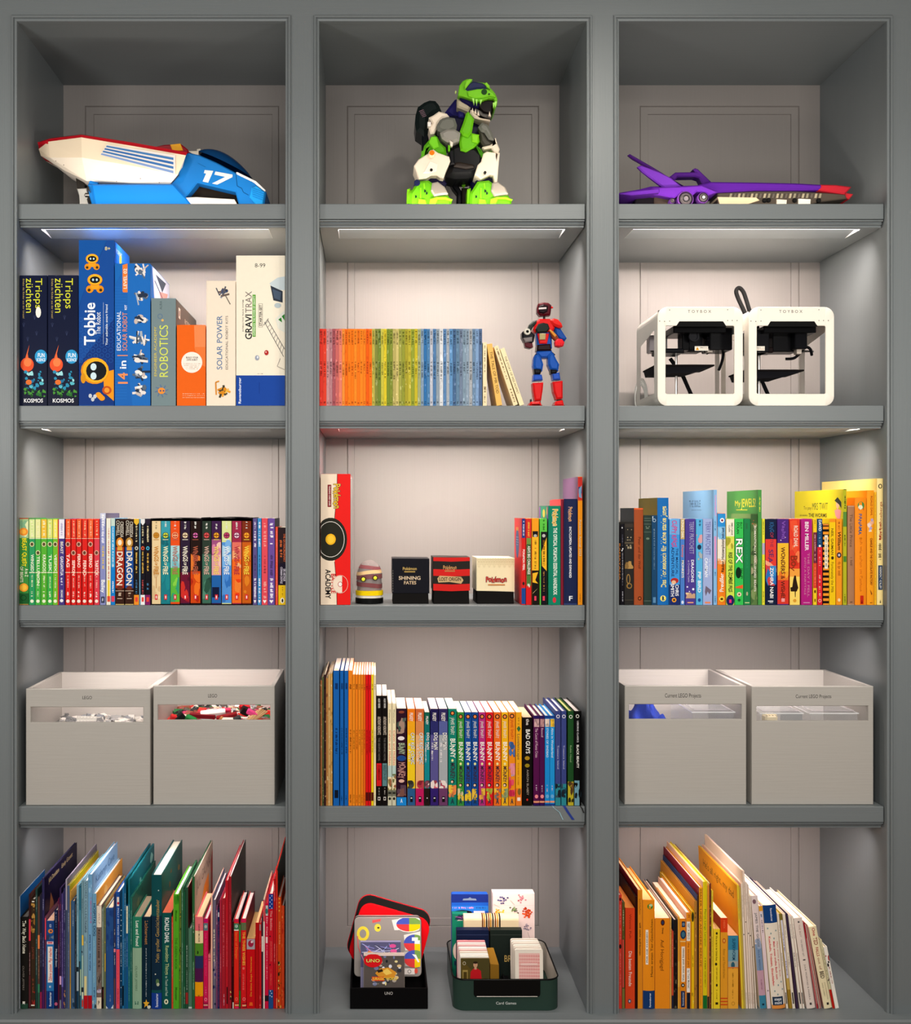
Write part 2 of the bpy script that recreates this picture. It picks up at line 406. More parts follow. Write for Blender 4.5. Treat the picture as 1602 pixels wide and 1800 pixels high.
# ------------------------------------------------------------------ books
BOOKS = []      # (row key, x, object, description, short name)
def shade(c, f):
    c = lin(c) if isinstance(c, str) else c
    return tuple(min(1, x*f) for x in c)
YF = .022
def book(row, key, x0, x1, top, col, deco=(), desc='', short='', d=.13, hard=False, pg='e9dfc6', left=None, right=None,
         yf=YF, lean=0, cat='book', sidedeco=None, m='gloss', name='book', group=None, base=None, lift=0, lx=None):
    """x0..x1: photo columns of the spine (at its foot when leaning), top: photo row of the spine head"""
    zb = SH[row] if base is None else base
    A = P(x0, 0, yf).x; B = P(x1, 0, yf).x
    for (a_, c_) in BAY:
        if a_-6 < (x0+x1)/2 < c_+6: A = max(A, (a_-CX)*K+.0003); B = min(B, (c_-CX)*K-.0002)
    w = B-A-.0003
    th = math.radians(lean); h = (P(0, top, yf).z-zb-.0004)
    if lean: w *= math.cos(th); h = (h-w*math.sin(abs(th)))/math.cos(th)
    t = thing(name, 'x', cat, (A+.0001, yf, zb+lift+.0004), group)
    if lean: t.rotation_euler = (0, -th, 0)
    lc = lin(col) if isinstance(col, str) else col
    lcv = left if left is not None else lc; rcv = right if right is not None else lc
    ov = .003 if hard else 0
    bd = (.0024 if w > .012 else .0014) if hard else min(.0005, w*.2)
    bulge = w*.10 if (hard and w > .011) else 0
    n = 6 if bulge else 1
    prof = lambda u: -bulge*(1-(2*min(max(u/w, 0), 1)-1)**2)
    b = MB(lc)
    # cover: two boards and a spine, one C-shaped solid
    outer = [(0, d)]+[(0, .0)]+([(w*i/n, prof(w*i/n)) for i in range(1, n)] if n > 1 else [])+[(w, 0), (w, d)]
    st = bd if w > 2.6*bd else w*.3
    inner = [(w-st, d), (w-st, max(st, .0006)), (st, max(st, .0006)), (st, d)]
    loop = outer+inner; N = len(loop); no = len(outer)
    for i in range(N):
        p, q = loop[i], loop[(i+1) % N]
        c = None
        if i == 0: c = lcv
        elif i == no-2: c = rcv
        b.face([(p[0], p[1], 0), (q[0], q[1], 0), (q[0], q[1], h), (p[0], p[1], h)], c)
    edge = lin(pg) if hard and False else None
    for z, rev in ((h, False), (0, True)):
        f1 = [(0, 0, z), (st, st, z), (st, d, z), (0, d, z)]; f2 = [(w-st, st, z), (w, 0, z), (w, d, z), (w-st, d, z)]
        f3 = [(st, max(st, .0006), z)]+[(0, 0, z)]+[(p[0], p[1], z) for p in outer[2:-2]]+[(w, 0, z), (w-st, max(st, .0006), z)]
        for f, c in ((f1, lcv), (f2, rcv), (f3, None)): b.face(f if not rev else f[::-1], c)
    b.build('cover', t, m)
    # page block
    b = MB(pg); b.box(st+.00005, w-st-.00005, max(st, .0006)+(.001 if hard else 0), d-ov-.0004, ov+.0002, h-ov-.0003)
    b.build('page_block', t, 'pages')
    # print on the spine
    dk = Deco(); ph = P(0, 0, yf).z
    V = lambda py: max(0, min(h, (P(0, py, yf).z-zb)/(math.cos(th) if lean else 1)))
    dk.V = V; dk.w = w; dk.h = h
    for it in deco:
        k = it[0]
        if k == 't':
            _, s, y0, y1, f0, f1, c = it[:7]; o = it[7] if len(it) > 7 else {}
            dk.text(s, (f0*w, f1*w, V(y1), V(y0)), c, rot=o.get('r', 'd'), bold=o.get('b', True), shear=o.get('sh', 0), outline=o.get('o'), wob=o.get('w', 0))
        elif k == 'r':
            _, y0, y1, f0, f1, c = it
            m_ = n if f1-f0 > .5 else 1
            if bulge and m_ > 1:
                ps = []
                for i in range(m_):
                    ua = (f0+(f1-f0)*i/m_)*w; ub = (f0+(f1-f0)*(i+1)/m_)*w
                    ps.append(((ua, V(y1)), (ub, V(y1)), (ub, V(y0)), (ua, V(y0))))
                dk.items.append((dk.n, ps, c)); dk.n += 1
            else: dk.rect(f0*w, f1*w, V(y1), V(y0), c)
        elif k == 'e':
            _, yc, fc, ry, rx, c = it; dk.ell(fc*w, V(yc), rx*K, ry*K, c)
        elif k == 'o':
            _, yc, fc, ry, rx, wd, c = it; dk.ring(fc*w, V(yc), rx*K, ry*K, wd*K, c)
        elif k == 's':
            _, y0, y1, f0, f1, c = it; dk.scrib((f0*w, f1*w, V(y1), V(y0)), c)
        elif k == 'b':
            _, y0, y1, cs, nn = it; dk.blot((0.03*w, .97*w, V(y1), V(y0)), cs, nn)
        elif k == 'p':
            _, pts, c = it; dk.poly([(f*w, V(y)) for f, y in pts], c)
    cl = lambda a, hi: min(max(a, .0001), hi-.0001)
    dk.build('spine_print', t, lambda u, v, e: (cl(u, w), prof(u)-e, cl(v, h)))
    if sidedeco:
        sd = Deco(); side, fn = sidedeco
        fn(sd, d, h)
        if side == 'L': sd.build('cover_print', t, lambda u, v, e: (-e, d-u, v))
        else: sd.build('cover_print', t, lambda u, v, e: (w+e, u, v))
    BOOKS.append((key, x0, t, desc, short or desc, group))
    return t
ORD = ['zeroth', 'first', 'second', 'third', 'fourth', 'fifth', 'sixth', 'seventh', 'eighth', 'ninth', 'tenth', 'eleventh', 'twelfth', 'thirteenth', 'fourteenth', 'fifteenth', 'sixteenth', 'seventeenth', 'eighteenth', 'nineteenth', 'twentieth']
def label_books():
    keys = []
    for b in BOOKS:
        if b[0] not in keys: keys.append(b[0])
    used = set()
    for k in keys:
        L = sorted([b for b in BOOKS if b[0] == k], key=lambda b: b[1])
        for i, (_, x, o, desc, short, g) in enumerate(L):
            if not g: o['group'] = k
            if desc.endswith('!'): lab = desc[:-1]
            else:
                lab = desc
                nb = L[i-1][4] if i else None; na = L[i+1][4] if i < len(L)-1 else None
                if nb and na: ext = ', between %s and %s' % (nb, na)
                elif na: ext = ', beside %s at the shelf end' % na
                else: ext = ', beside %s at the shelf end' % nb
                lab = desc+ext
                if len(lab.split()) > 16 and na: lab = desc+', left of %s' % na
                if len(lab.split()) > 16: lab = desc+(', right of %s' % nb if nb else ext)
                if len(lab.split()) > 16: lab = desc if len(desc.split()) <= 16 else ' '.join(desc.split()[:16])
            if lab in used:
                lab = desc.rstrip('!')+', %s book from the left in its row' % (ORD[i+1] if i < 20 else ORD[len(L)-i]+' to last' if len(L)-i <= 20 else 'middle')
                if i >= 20: lab = desc.rstrip('!')+', %s book from the right in its row' % (ORD[len(L)-i] if len(L)-i <= 20 else 'middlemost')
            if lab in used: print('DUPLABEL', lab)
            if len(lab.split()) > 16: print('LONG', lab)
            used.add(lab); o['label'] = lab

T = lambda s, y0, y1, f0, f1, c, **o: ('t', s, y0, y1, f0, f1, c, o)
Rr = lambda y0, y1, c, f0=0, f1=1: ('r', y0, y1, f0, f1, c)
E = lambda yc, fc, ry, rx, c: ('e', yc, fc, ry, rx, c)
O = lambda yc, fc, ry, rx, w, c: ('o', yc, fc, ry, rx, w, c)
S = lambda y0, y1, c, f0=.3, f1=.7: ('s', y0, y1, f0, f1, c)
BL = lambda y0, y1, cs, n=6: ('b', y0, y1, cs, n)
Pp = lambda pts, c: ('p', pts, c)

# ---- second shelf, middle bay: the long rainbow run of thin picture books
g = 'thin readers in rainbow order'
run = []
def addrun(xs, cols): 
    for (a, c), cc in zip(zip(xs[:-1], xs[1:]), cols): run.append((a, c, cc))
addrun([562, 568, 574, 579, 584.5, 590, 596, 601.5], ['ee3a2c', 'f0452f', 'c98f92', 'b07a80', 'a4525a', 'c4635f', 'e07a66'])
addrun([601.5, 606.5, 611.7, 617, 622.4, 627.8, 633, 638.3, 643.5, 648.8, 654.2], ['f08a34', 'ef6a10', 'f27a14', 'f0740e', 'f48420', 'ef7210', 'f5821a', 'f07c18', 'e95a08', 'f0700e'])
addrun([654.2, 659.4, 664.7, 670, 675, 680, 685.3, 690.7, 696, 701.2, 706.5, 712, 717.3, 723, 729, 734.5, 740],
       ['b5a846', '7d8438', '6f8230', 'c4bc42', 'd6c02a', '75882c', '7f8c32', 'b2a55e', 'cbbb72', '9c9e46', '8f9434', 'a39a2c', 'b8ad34', '8f9a30', 'c2b228', '9aa276'])
addrun([740, 745.2, 750.5, 756, 761.3, 767, 773, 779.3, 785, 790.5, 796.2, 802, 808, 813.6, 819.4, 825, 830.6, 836.2, 842, 848],
       ['7e96ae', '2f6da8', '4a7caa', 'b9bcc8', '4f79a8', '8a98a4', 'd4d6da', '5a82b0', '9ea6b0', '5f90c0', '48678e', '5f7f9c', '6f7f98', '7f95a8', '8a9cae', 'a4a8ae', '6a86a4', '7d9cc4', '52688c'])
hues = [('red', 2), ('dusty pink', 5), ('orange', 10), ('green', 16), ('blue', 19)]
i = 0
for hn, cnt in hues:
    for j in range(cnt):
        a, c, cc = run[i]
        lc = lin(cc); dk = shade(lc, .35); lt = tuple(min(1, x*1.25+.08) for x in lc); md = shade(lc, .7)
        deco = [BL(582, 712, [shade(lc, 1.2), shade(lc, .85), lt if hn != 'orange' else shade(lc, 1.15)], 10 if hn != 'orange' else 5),
                S(582, 606, dk, .2, .8), S(636, 660 + R.randint(-6, 8), dk, .2, .8), S(706, 710, dk, .2, .8)]
        if j == 0: nm = 'thin %s reader, leftmost %s spine of the rainbow run!' % (hn, hn)
        elif j == cnt-1: nm = 'thin %s reader, last %s spine before the next colour of the run!' % (hn, hn)
        else: nm = 'thin %s reader, %s %s spine from the left of the rainbow run!' % (hn, ORD[j+1], hn)
        book(2, 'thin readers in rainbow order', a, c, 578, cc, deco, nm, '%s reader' % hn, d=.21, yf=.020)
        i += 1
cr = 'e9d6ae'
book(2, 'small cream storybooks beside the rainbow run', 849, 856.2, 602, 'ecdcb4', [S(608, 655, '6a5030'), S(680, 690, '6a5030', .2, .9), S(692, 708, '8a7050')], 'small cream storybook standing upright against the blue readers!', 'cream book', d=.105)
book(2, 'small cream storybooks beside the rainbow run', 873.5, 883.5, 603.5, 'e9b864', [T('THE TALE OF MR TOD', 619, 693, .3, .78, '4a3418', b=False)], 'small tan storybook lettered THE TALE OF MR TOD, leaning left!', 'tan book', d=.105, lean=9.3)
book(2, 'small cream storybooks beside the rainbow run', 903, 911.6, 607, 'f0dcae', [S(613, 668, '6a5030', .35, .7), S(684, 708, '6a5030', .3, .75)], 'small cream storybook leaning left, between the tan one and the last one!', 'cream book', d=.105, lean=18.5)
book(2, 'small cream storybooks beside the rainbow run', 914, 922.6, 611, 'f1e0b4', [T('THE STORY OF MISS MOPPET', 628, 694, .32, .74, '4a3418', b=False)], 'small cream storybook lettered THE STORY OF MISS MOPPET, last of the leaning books!', 'cream book', d=.105, lean=19.2, right='8c7c70')

# ---- third shelf, left bay
k3 = 'children\'s paperbacks on the third shelf, left bay'
def small(y0, y1, c): return S(y0, y1, c, .3, .72)
def bq(a, c, col, top, tcol, title, emb, name, yt=(975, 1005)):
    d = [Rr(913, 946, top), S(916, 944, 'f4f0c0' if col != 'df2420' else 'f8b0a0', .25, .75), Rr(946.5, 947.5, 'f6f2d0'),
         T(title, yt[0], yt[1], .3, .8, 'f6f4dc'), Rr(1006, 1007.5, 'f6f2d0'), S(1011, 1034, 'e8f0c0', .35, .7), S(1040, 1050, 'f4f4d0', .3, .7), E(1057, .5, 3, 3, 'f4f4d8'), E(emb, .5, 4.5, 4, 'd8d8a0'), E(emb, .5, 3, 2.6, '5a4a30')]
    book(3, k3, a, c, 912, col, d, name, name.split(' with')[0].replace('thin ', ''), d=.13)
book(3, k3, 32, 50.5, 910.5, '3c8a3e', [Rr(911, 946, '9fc088'), Rr(911, 912.5, 'c03028'), BL(915, 944, ['bcd8b0', '7fae86', 'dfe6b0'], 8), E(935, .45, 7, 8, 'f09030'), E(935, .45, 4, 5, 'f8b040'),
     T('BEAST QUEST', 946, 996, .3, .75, 'f6e020', w=.08), T('A to Z', 1000, 1014, .62, .95, 'f0f0d0'), T('OF BEASTS', 996, 1024, .1, .4, 'f0f0d0'), E(1033, .48, 7.5, 8, 'f0a030'), E(1033, .48, 5, 5.5, 'f8c040'), Rr(1043, 1061, '1f5a2c'), O(1051, .45, 5, 5.5, 1, '0f3a1c'), Rr(1062, 1066, 'a87840')],
     'thick green book with orange discs and yellow lettering', 'thick green book', d=.135)
bq(51.3, 61.5, '2f9a5e', 'd8e69a', '', 'WINGED', 957, 'thin teal-green paperback with a yellow head')
bq(62.3, 71.5, '46b046', 'e8e8a0', '', 'TELLURION', 972, 'thin grass-green paperback with a cream head', (978, 1030))
bq(72.3, 82.5, '58b034', 'f0c040', '', 'KRAGOS', 957, 'thin green paperback with an amber head')
bq(83.2, 92.6, '3cae48', 'd8e070', '', 'TUSK', 957, 'thin bright green paperback with a lime head')
bq(93.2, 101.5, '74bc32', 'f2e65c', '', 'VESPIX', 957, 'thin lime paperback with a yellow head')
book(3, k3, 101.6, 103.4, 913, 'e23a26', [], 'very thin red-orange booklet', 'red booklet', d=.13)
book(3, k3, 103.6, 113.5, 912, '4a3a86', [Rr(913, 946, 'ece8f4'), S(920, 944, 'a8a0c8'), Rr(946, 947, 'ffffff'), T('BEAST', 952, 974, .3, .75, 'f0e8d8'), T('GARGANTUA', 978, 1012, .28, .78, 'f4f0f8'), S(1016, 1030, 'e8e4f4'), T('ORCHARD', 1037, 1051, .35, .7, 'f0f0f0'), E(1056, .5, 3, 3, 'f0f0f0')], 'thin purple paperback with a white head', 'purple paperback', d=.13)
reds = [(115, 124, 'TAG', 957), (125, 133.5, 'SEPRON', 972), (134.3, 143, 'FERNO', 957), (144, 153.5, 'FERNO', 972), (154.3, 164, 'FERNO', 957), (165, 174.8, 'TARTOK', 972)]
nmz = ['just right of the purple and white one', 'with SEPRON lettered in white', 'with FERNO lettered high on the spine', 'with FERNO lettered low on the spine', 'with FERNO and a redder head', 'of a pinker red, beside the lavender book']
for q, (a, c, t_, em) in enumerate(reds):
    colr = 'df2420' if q < 5 else 'e04050'
    d = [Rr(913, 946, 'e83a28' if q % 2 else 'f06030'), S(916, 944, 'f8c8a0', .4, .75), Rr(913, 1064, 'a81818', 0, .12), Rr(946.5, 947.3, 'f8d0b0'), T(t_, 974 if em < 970 else 985, 998 if em < 970 else 1012, .25, .8, 'fff0e0'),
         Rr(1006, 1007.2, 'f8d0b0'), S(1012, 1034, 'f8b0a0', .35, .7), S(1040, 1050, 'fff0e0', .3, .7), E(1057, .5, 3, 3, 'f8e8d8'), E(em, .5, 4.5, 4, 'e0a890'), E(em, .5, 3, 2.5, '6a4030')]
    book(3, k3, a, c, 912.5, colr, d, 'thin red paperback '+nmz[q], 'red paperback', d=.13)
book(3, k3, 176, 186, 902, '8a90c4', [Rr(902, 912, 'c8cce4'), S(904, 955, 'f0f0ff', .25, .75), S(960, 1000, 'f0d050', .3, .75), T('KITTY', 905, 925, .3, .8, 'ffffff'), T('Bailey', 1019, 1042, .25, .85, 'ffffff'), Rr(1049, 1060, '2a3048', .2, .8), S(1050, 1058, 'e0e0f0', .35, .65)], 'lavender paperback taller than its red neighbours', 'lavender paperback', d=.135, right='4a4868')
book(3, k3, 187, 194.6, 911, 'ece8d8', [S(929, 1018, 'd05038', .35, .75), Rr(1020, 1048, 'f0d040', .3, .8), Rr(1048, 1058, 'e05038', .2, .9)], 'thin white paperback with red lettering', 'white paperback', d=.13)
book(3, k3, 195.2, 202.3, 911, '3aa0d8', [Rr(911, 925, 'c8dcd0'), S(927, 998, 'f0f8ff'), Rr(997, 1064, '1880d0'), S(1020, 1042, 'ffffff'), Rr(1048, 1058, 'e04058', .1, .9)], 'thin sky blue paperback', 'sky blue paperback', d=.13)
for a, c, cc, nm in ((203.2, 218.5, 'a02c1c', 'thick dark book lettered DRAGON on a red ground'), (220, 235, '1c4c98', 'thick dark book lettered DRAGON on a blue ground')):
    book(3, k3, a, c, 912, '3a2018', [Rr(914, 948, '2a1c14'), T('CRESSIDA', 917, 945, .55, .92, 'c8c0b0'), T('COWELL', 915, 942, .1, .45, 'c8c0b0'), Rr(962, 1034, cc), E(954, .5, 9, 6.5, 'e08828' if cc[0] == 'a' else 'b88838'), E(954, .5, 5, 3.5, 'f8e8c8'), Rr(962, 968, 'e0a040', .2, .8), T('DRAGON', 969, 1030, .18, .82, 'f6ecd8', w=.05, r='d'), E(1034, .5, 4, 5, '6a3020'),
         Rr(1038.5, 1039.3, 'e0c8b0'), S(1042, 1048, 'd0b8a0'), Rr(1052, 1053, 'e0c8b0', .2, .8), Rr(1062, 1065, 'c8b070')], nm, 'DRAGON book', d=.13)
for a, c, hc, dc, nm, em in ((235.6, 244.6, 'e8b830', '1c1a1c', 'thin black paperback with an amber head and foot', 'c8c8b8'), (244.9, 247, '6aa0c0', '6aa0c0', 'very thin pale blue booklet', None), (247.3, 255, 'e8e8e8', '1a1820', 'thin black paperback with a white head and foot', 'e05838'), (255.5, 264.5, '2a2030', '18141c', 'thin black paperback with a violet foot', '40b0d8')):
    d = []
    if em: d = [Rr(912, 919, hc), Pp([(0, 919), (1, 919), (.5, 924)], hc), S(925, 955, 'e8d8a8'), E(964, .5, 3.4, 3, em), E(964, .5, 1.6, 1.4, dc), S(970, 1008, 'e8b850'), S(1020, 1044, 'd05050' if 'white' in nm else '5090c0'), Rr(1046, 1064, 'f09028' if 'amber' in nm else ('f0f0f0' if 'white' in nm else '802060')), Rr(1050, 1058, 'e84838', .25, .75)]
    book(3, k3, a, c, 912, dc, d, nm, nm.replace('very ', '').replace('thin ', '').split(' with')[0], d=.13)
# two black slipcases of five dragon paperbacks each
wof = [(266.5, 282.5, 'e9cf9e', [BL(1005, 1055, ['f0dcb4', 'd8b888'], 5), Rr(1016, 1036, 'c89868', .45, .55)], 'c8842c', 'c8842c', 'cream', 'b07820'),
       (283.2, 299.5, '1d7d88', [Rr(914, 945, '3a9cac'), BL(940, 1000, ['166470', '2a98a0'], 6), BL(1010, 1060, ['145a6a', '1f8890'], 5)], 'f4f0c8', 'd8e040', 'teal', '40503a'),
       (300, 316, 'e8501c', [Rr(961, 1000, 'a8d8dc'), BL(965, 1005, ['d0ecec', '7cc0c8'], 5), Rr(1000, 1060, '5cb83c'), BL(1000, 1060, ['88d048', '34a070', '1f7a50'], 7)], 'b86858', 'c03820', 'orange, white and green', 'f0b080'),
       (317.5, 334, '2c1c34', [Rr(1008, 1062, '6a1430'), BL(1010, 1060, ['a01c28', '501028', 'd03028'], 6)], 'f4ecd8', 'f4e0b8', 'dark purple', '6a5040'),
       (335, 352.5, '241410', [Rr(1006, 1062, 'd04410'), BL(975, 1010, ['a84420', 'e07830'], 5), BL(1010, 1060, ['f07020', 'b02410'], 6)], 'b86048', 'e070b0', 'black and fiery orange', '301020'),
       (355.5, 371.3, '2c3a30', [Rr(976, 1062, '3c6a58'), BL(980, 1055, ['2a5040', '508870', '244038'], 7)], 'd8b0a0', 'e05858', 'dark green', '702020'),
       (372.2, 389, '3c1c48', [Rr(950, 978, 'a05080'), Rr(978, 1013, 'e0a0a8'), Rr(1013, 1062, '2060a8'), BL(955, 1010, ['d880a0', 'f0c0b0'], 5), Rr(1034, 1052, '101838', .05, .8)], 'f4d860', 'f0b030', 'purple, pink and blue', '804010'),
       (390.2, 407, 'd8e098', [Rr(955, 1062, '5090d8'), BL(950, 1000, ['a8d0e8', '78b0e8'], 6), BL(1010, 1060, ['3070c0', '4888d8'], 5)], 'f0f4f8', 'c04068', 'pale lime and blue', '702040'),
       (408, 424.6, 'a02848', [Rr(955, 985, 'e07060'), Rr(985, 1062, 'f06820'), BL(960, 1000, ['f0a070', 'f8c080'], 5), BL(1020, 1062, ['e84010', 'f08030'], 5)], 'b03040', 'f0d0d8', 'crimson and orange', '702050'),
       (425.6, 442, '7a2c14', [Rr(955, 1062, 'c85c14'), BL(960, 1055, ['e08020', 'a04010', 'd06818'], 8)], 'f8d848', 'f8b030', 'brown and orange', 'a85010')]
def slipcase(a, c, top, lab, right=False):
    yf = .020; z0 = SH[3]; A = P(a, 0, yf).x; B = P(c, 0, yf).x; h = P(0, top, yf).z-z0; w = B-A
    t = thing('slipcase', lab, 'slipcase', (A, yf, z0+.0004), 'black slipcases of paperbacks')
    q = .0016; edge = lin('e8dcc8') if right else lin('2a2420')
    for nm, args in (('side_panel', (0, q, 0, .135, 0, h)), ('side_panel', (w-q, w, 0, .135, 0, h)), ('bottom_panel', (q, w-q, 0, .135, 0, q)), ('top_panel', (q, w-q, .0, .135, h-q, h)), ('back_panel', (q, w-q, .135-q, .135, q, h-q))):
        b = MB('161214'); b.box(*args)
        if nm == 'top_panel':   # front rim of the card sags upward in a shallow arc
            b = MB('161214'); n = 8
            pts = [(q+(w-2*q)*i/n, h-q+.0028*math.sin(math.pi*i/n)) for i in range(n+1)]; pts2 = [(x, z-q*.9) for x, z in pts[::-1]]
            b.prism(pts+pts2, 0, .135)
        b.build(nm, t, 'matte')
    return q
qq = slipcase(264.8, 353.6, 911.5, 'black slipcase of five paperbacks with rounded emblems, starting with a cream spine')
slipcase(354.0, 444, 910, 'black slipcase of five paperbacks, starting with a dark green spine', True)
for a, c, col, dd, tc, ec, cn, er in wof:
    tt = ([*dd, S(919, 932, 'e8e8e0' if cn != 'cream' else 'a09070', .38, .62), E(943, .5, 5.6, 5.4, ec), O(943, .5, 5.6, 5.4, 1, er), Rr(939, 947, er, .47, .53), Rr(942, 944, er, .25, .75), Rr(950, 951, tc, .2, .8),
          T('WINGS', 962, 989, .26, .74, tc, w=.06), T('OF', 990, 996, .36, .62, tc), T('FIRE', 997, 1012, .22, .74, tc, w=.05), Rr(1047, 1056, 'd82838', .36, .66), Rr(1049, 1054, 'f8e0d8', .45, .57)])
    book(3, 'dragon paperbacks in the two slipcases', max(a, 267.2), min(c, 441.8), 917.5, col, tt, '%s paperback lettered WINGS OF FIRE in a slipcase!' % cn, cn, d=.128, yf=.0215, lift=.0022, base=SH[3])
for a, c, col, tc, nm in ((444.8, 452, '5c5088', 'f0e8f8', 'thin violet paperback with white lettering'), (453, 459.5, '3c8cc8', 'f0f8ff', 'thin bright blue paperback with white lettering'), (460.3, 470.7, 'e04c58', 'f8a8a0', 'coral paperback with pale lettering'), (471.3, 483.3, '6a4c9a', 'f4f0fc', 'purple paperback with white lettering')):
    book(3, k3, a, c, 911, col, [S(918, 930, tc, .25, .8), S(934, 962, tc, .25, .8), S(976, 1012, shade(lin(col), .4), .3, .75), S(1017, 1052, tc, .25, .8), Pp([(.5, 1061), (.2, 1056), (.35, 1054.5), (.5, 1056), (.65, 1054.5), (.8, 1056)], 'f8f0f0')], nm, nm.split(' with')[0].replace('thin ', ''), d=.13, right='241c30' if col == '6a4c9a' else None)
book(3, k3, 484.5, 488.6, 926, 'e8503c', [S(934, 1050, 'f09080')], 'thin orange-red paperback', 'orange-red paperback', d=.11)
book(3, k3, 489.5, 504, 927, '2c1c20', [Rr(990, 1029, '1c1428'), Rr(1029, 1066, 'f6c818'), T('THE EXTRAORDINARY', 938, 988, .62, .9, 'e87040'), S(948, 980, 'e07038', .15, .5), T('SIR ARTHUR', 1000, 1022, .6, .88, 'e8e0f0'), T('CONAN DOYLE', 997, 1026, .25, .5, 'e8e0f0'), S(1032, 1048, 'a07810', .42, .58), E(1056, .48, 5, 3.6, 'fff8e0'), E(1056, .5, 3.4, 1.6, '202020')], 'black paperback with a bright yellow foot', 'black and yellow paperback', d=.12)
# ---- third shelf, right bay
kr = 'children\'s books on the third shelf, right bay'
def bk(row, key, *a, **k): return book(row, key, *a, **k)
book(3, kr, 1088, 1091.5, 924, '141014', [T('RAMAYANA', 955, 1020, .2, .8, 'c8762c')], 'thin black book with orange capitals low on its spine', 'thin black book', d=.14)
book(3, kr, 1091.8, 1097.5, 921, '16141a', [E(928, .4, 1.5, 1, 'e0e0e0'), S(940, 960, '606070'), E(965, .6, 1.5, 1, 'e8e8e8'), E(968, .35, 1.5, 1, 'e8e8e8'), S(972, 1030, 'a8a8b0', .35, .7), S(1040, 1058, 'd0d0d8', .4, .7)], 'black book with a row of small white dots and script', 'dotted black book', d=.14)
book(3, kr, 1098, 1114.3, 918, '2a2826', [Rr(921, 927, '3c3630'), S(928, 934, 'a89878', .2, .8), S(944, 950, 'b8a888', .2, .8), Rr(953, 956, '5a5040'), S(958, 966, 'a89878', .15, .85), BL(985, 1000, ['8a6a3c', 'b08a50'], 5), E(1018, .4, 9, 3.5, 'a07c44'), E(1018, .4, 7, 2, '2a2826'), E(1030, .5, 5, 5, '98743c'), E(1030, .52, 3.2, 3.2, '2a2826'), Rr(1054, 1056, '3c3830')],
     'charcoal book with a faded gold ornament', 'charcoal book', d=.135, hard=True)
book(3, kr, 1114.8, 1131, 893, 'a04c28', [Rr(893, 896, 'e06030'), T('Peter und der Wolf', 944, 1000, .45, .72, '3a1a10', b=False), E(1052, .6, 3.6, 3.2, '2c1408'), E(1052, .6, 2.2, 2, 'b05830')], 'rust brown book with a grey cover board', 'rust brown book', d=.142, hard=True, left=lin('4c5055'))
book(3, kr, 1132, 1145.5, 906, '2a3a34', [Rr(911, 912, '5a6a60'), Rr(915, 916, '5a6a60'), Rr(921, 922, '5a6a60'), S(925, 932, '6a7a6a', .2, .8), Rr(935, 936, '5a6a60'), E(947, .5, 2, 3, '6a7a68'), Rr(1056, 1057, '5a6a60')], 'dark green book ruled with thin lines', 'dark green book', d=.14, hard=True, pg='c8c0a8')
book(3, kr, 1146, 1155, 906, '1c4468', [Pp([(.1, 908), (.3, 908), (.2, 916)], 'd8e0e0'), O(915, .5, 3, 3, .8, 'c0d0e0'), S(930, 948, '8098b0', .35, .65), S(950, 1002, '6080a0', .35, .65), Rr(1050, 1060, '5a88b0', .25, .8)], 'navy blue book with faint pale lettering', 'navy book', d=.14)
book(3, kr, 1155.8, 1175.7, 875, '1c6ab4', [T('Das Vorlesebuch für kleine starke Jungs', 890, 1033, .32, .76, 'f0e07c', r='u'), E(1052, .5, 5.4, 5.2, 'f2e070'), T('R', 1049, 1055, .38, .62, '2a2a20', r='h')], 'tall blue book lettered Das Vorlesebuch in yellow, with an olive cover', 'tall blue book', d=.178, hard=True, left=lin('7c7028'))
book(3, kr, 1177, 1195.5, 912, '3c94dc', [Rr(912, 940, '6aa8e0'), T('THE MAGICAL', 964, 1010, .62, .84, '1c3c6c'), T('ADVENTURE', 962, 1014, .2, .46, '1c3c6c'), T('CLIPPY KINGS', 915, 962, .26, .7, 'c83c80', w=.1), E(1021, .5, 5, 7, 'b02c28'), E(1024, .42, 3.6, 4, 'e8b890'), Rr(1028, 1066, '1c2c68'), T('CHRIS', 1028, 1048, .58, .88, 'f4f4f8'), T('SMITH', 1026, 1049, .14, .44, 'f4f4f8'), E(1055, .45, 4, 4, 'f0a030'), E(1055, .45, 2, 2, '403020')], 'blue book lettered CHRIS SMITH with a red-haired child', 'CHRIS SMITH book', d=.135)
book(3, kr, 1196.5, 1204, 912, '4a7cc8', [Rr(912, 948, 'c0a468'), T('RONALD DAHL', 914, 946, .25, .8, 'f4f0e0'), T('Denny', 958, 980, .3, .8, 'e07050'), T('MONKEYS', 985, 1016, .3, .8, 'f4e8c8'), E(1059, .5, 3, 2.2, 'd8e0f0')], 'thin blue paperback with a tan head', 'thin blue paperback', d=.13)
book(3, kr, 1205, 1223, 912, '4c3c90', [T('TERRY PRATCHETT', 917, 974, .42, .84, 'a8a8c8', b=False), T('DRAGONS', 984, 1024, .58, .84, 'f0f0fa'), T('at Crumbling Castle', 985, 1024, .26, .44, 'c0b8e0', b=False), E(1032, .2, 1.4, 1.4, 'f0f0ff'), E(1036, .78, 2, 2, 'f0f0ff'), E(1040, .4, 1, 1, 'e0e0f0'), BL(1042, 1052, ['c8a080', 'e8c898'], 4), Rr(1058.5, 1060.5, 'f0a878', .2, .8)], 'indigo paperback lettered TERRY PRATCHETT DRAGONS', 'DRAGONS paperback', d=.13)
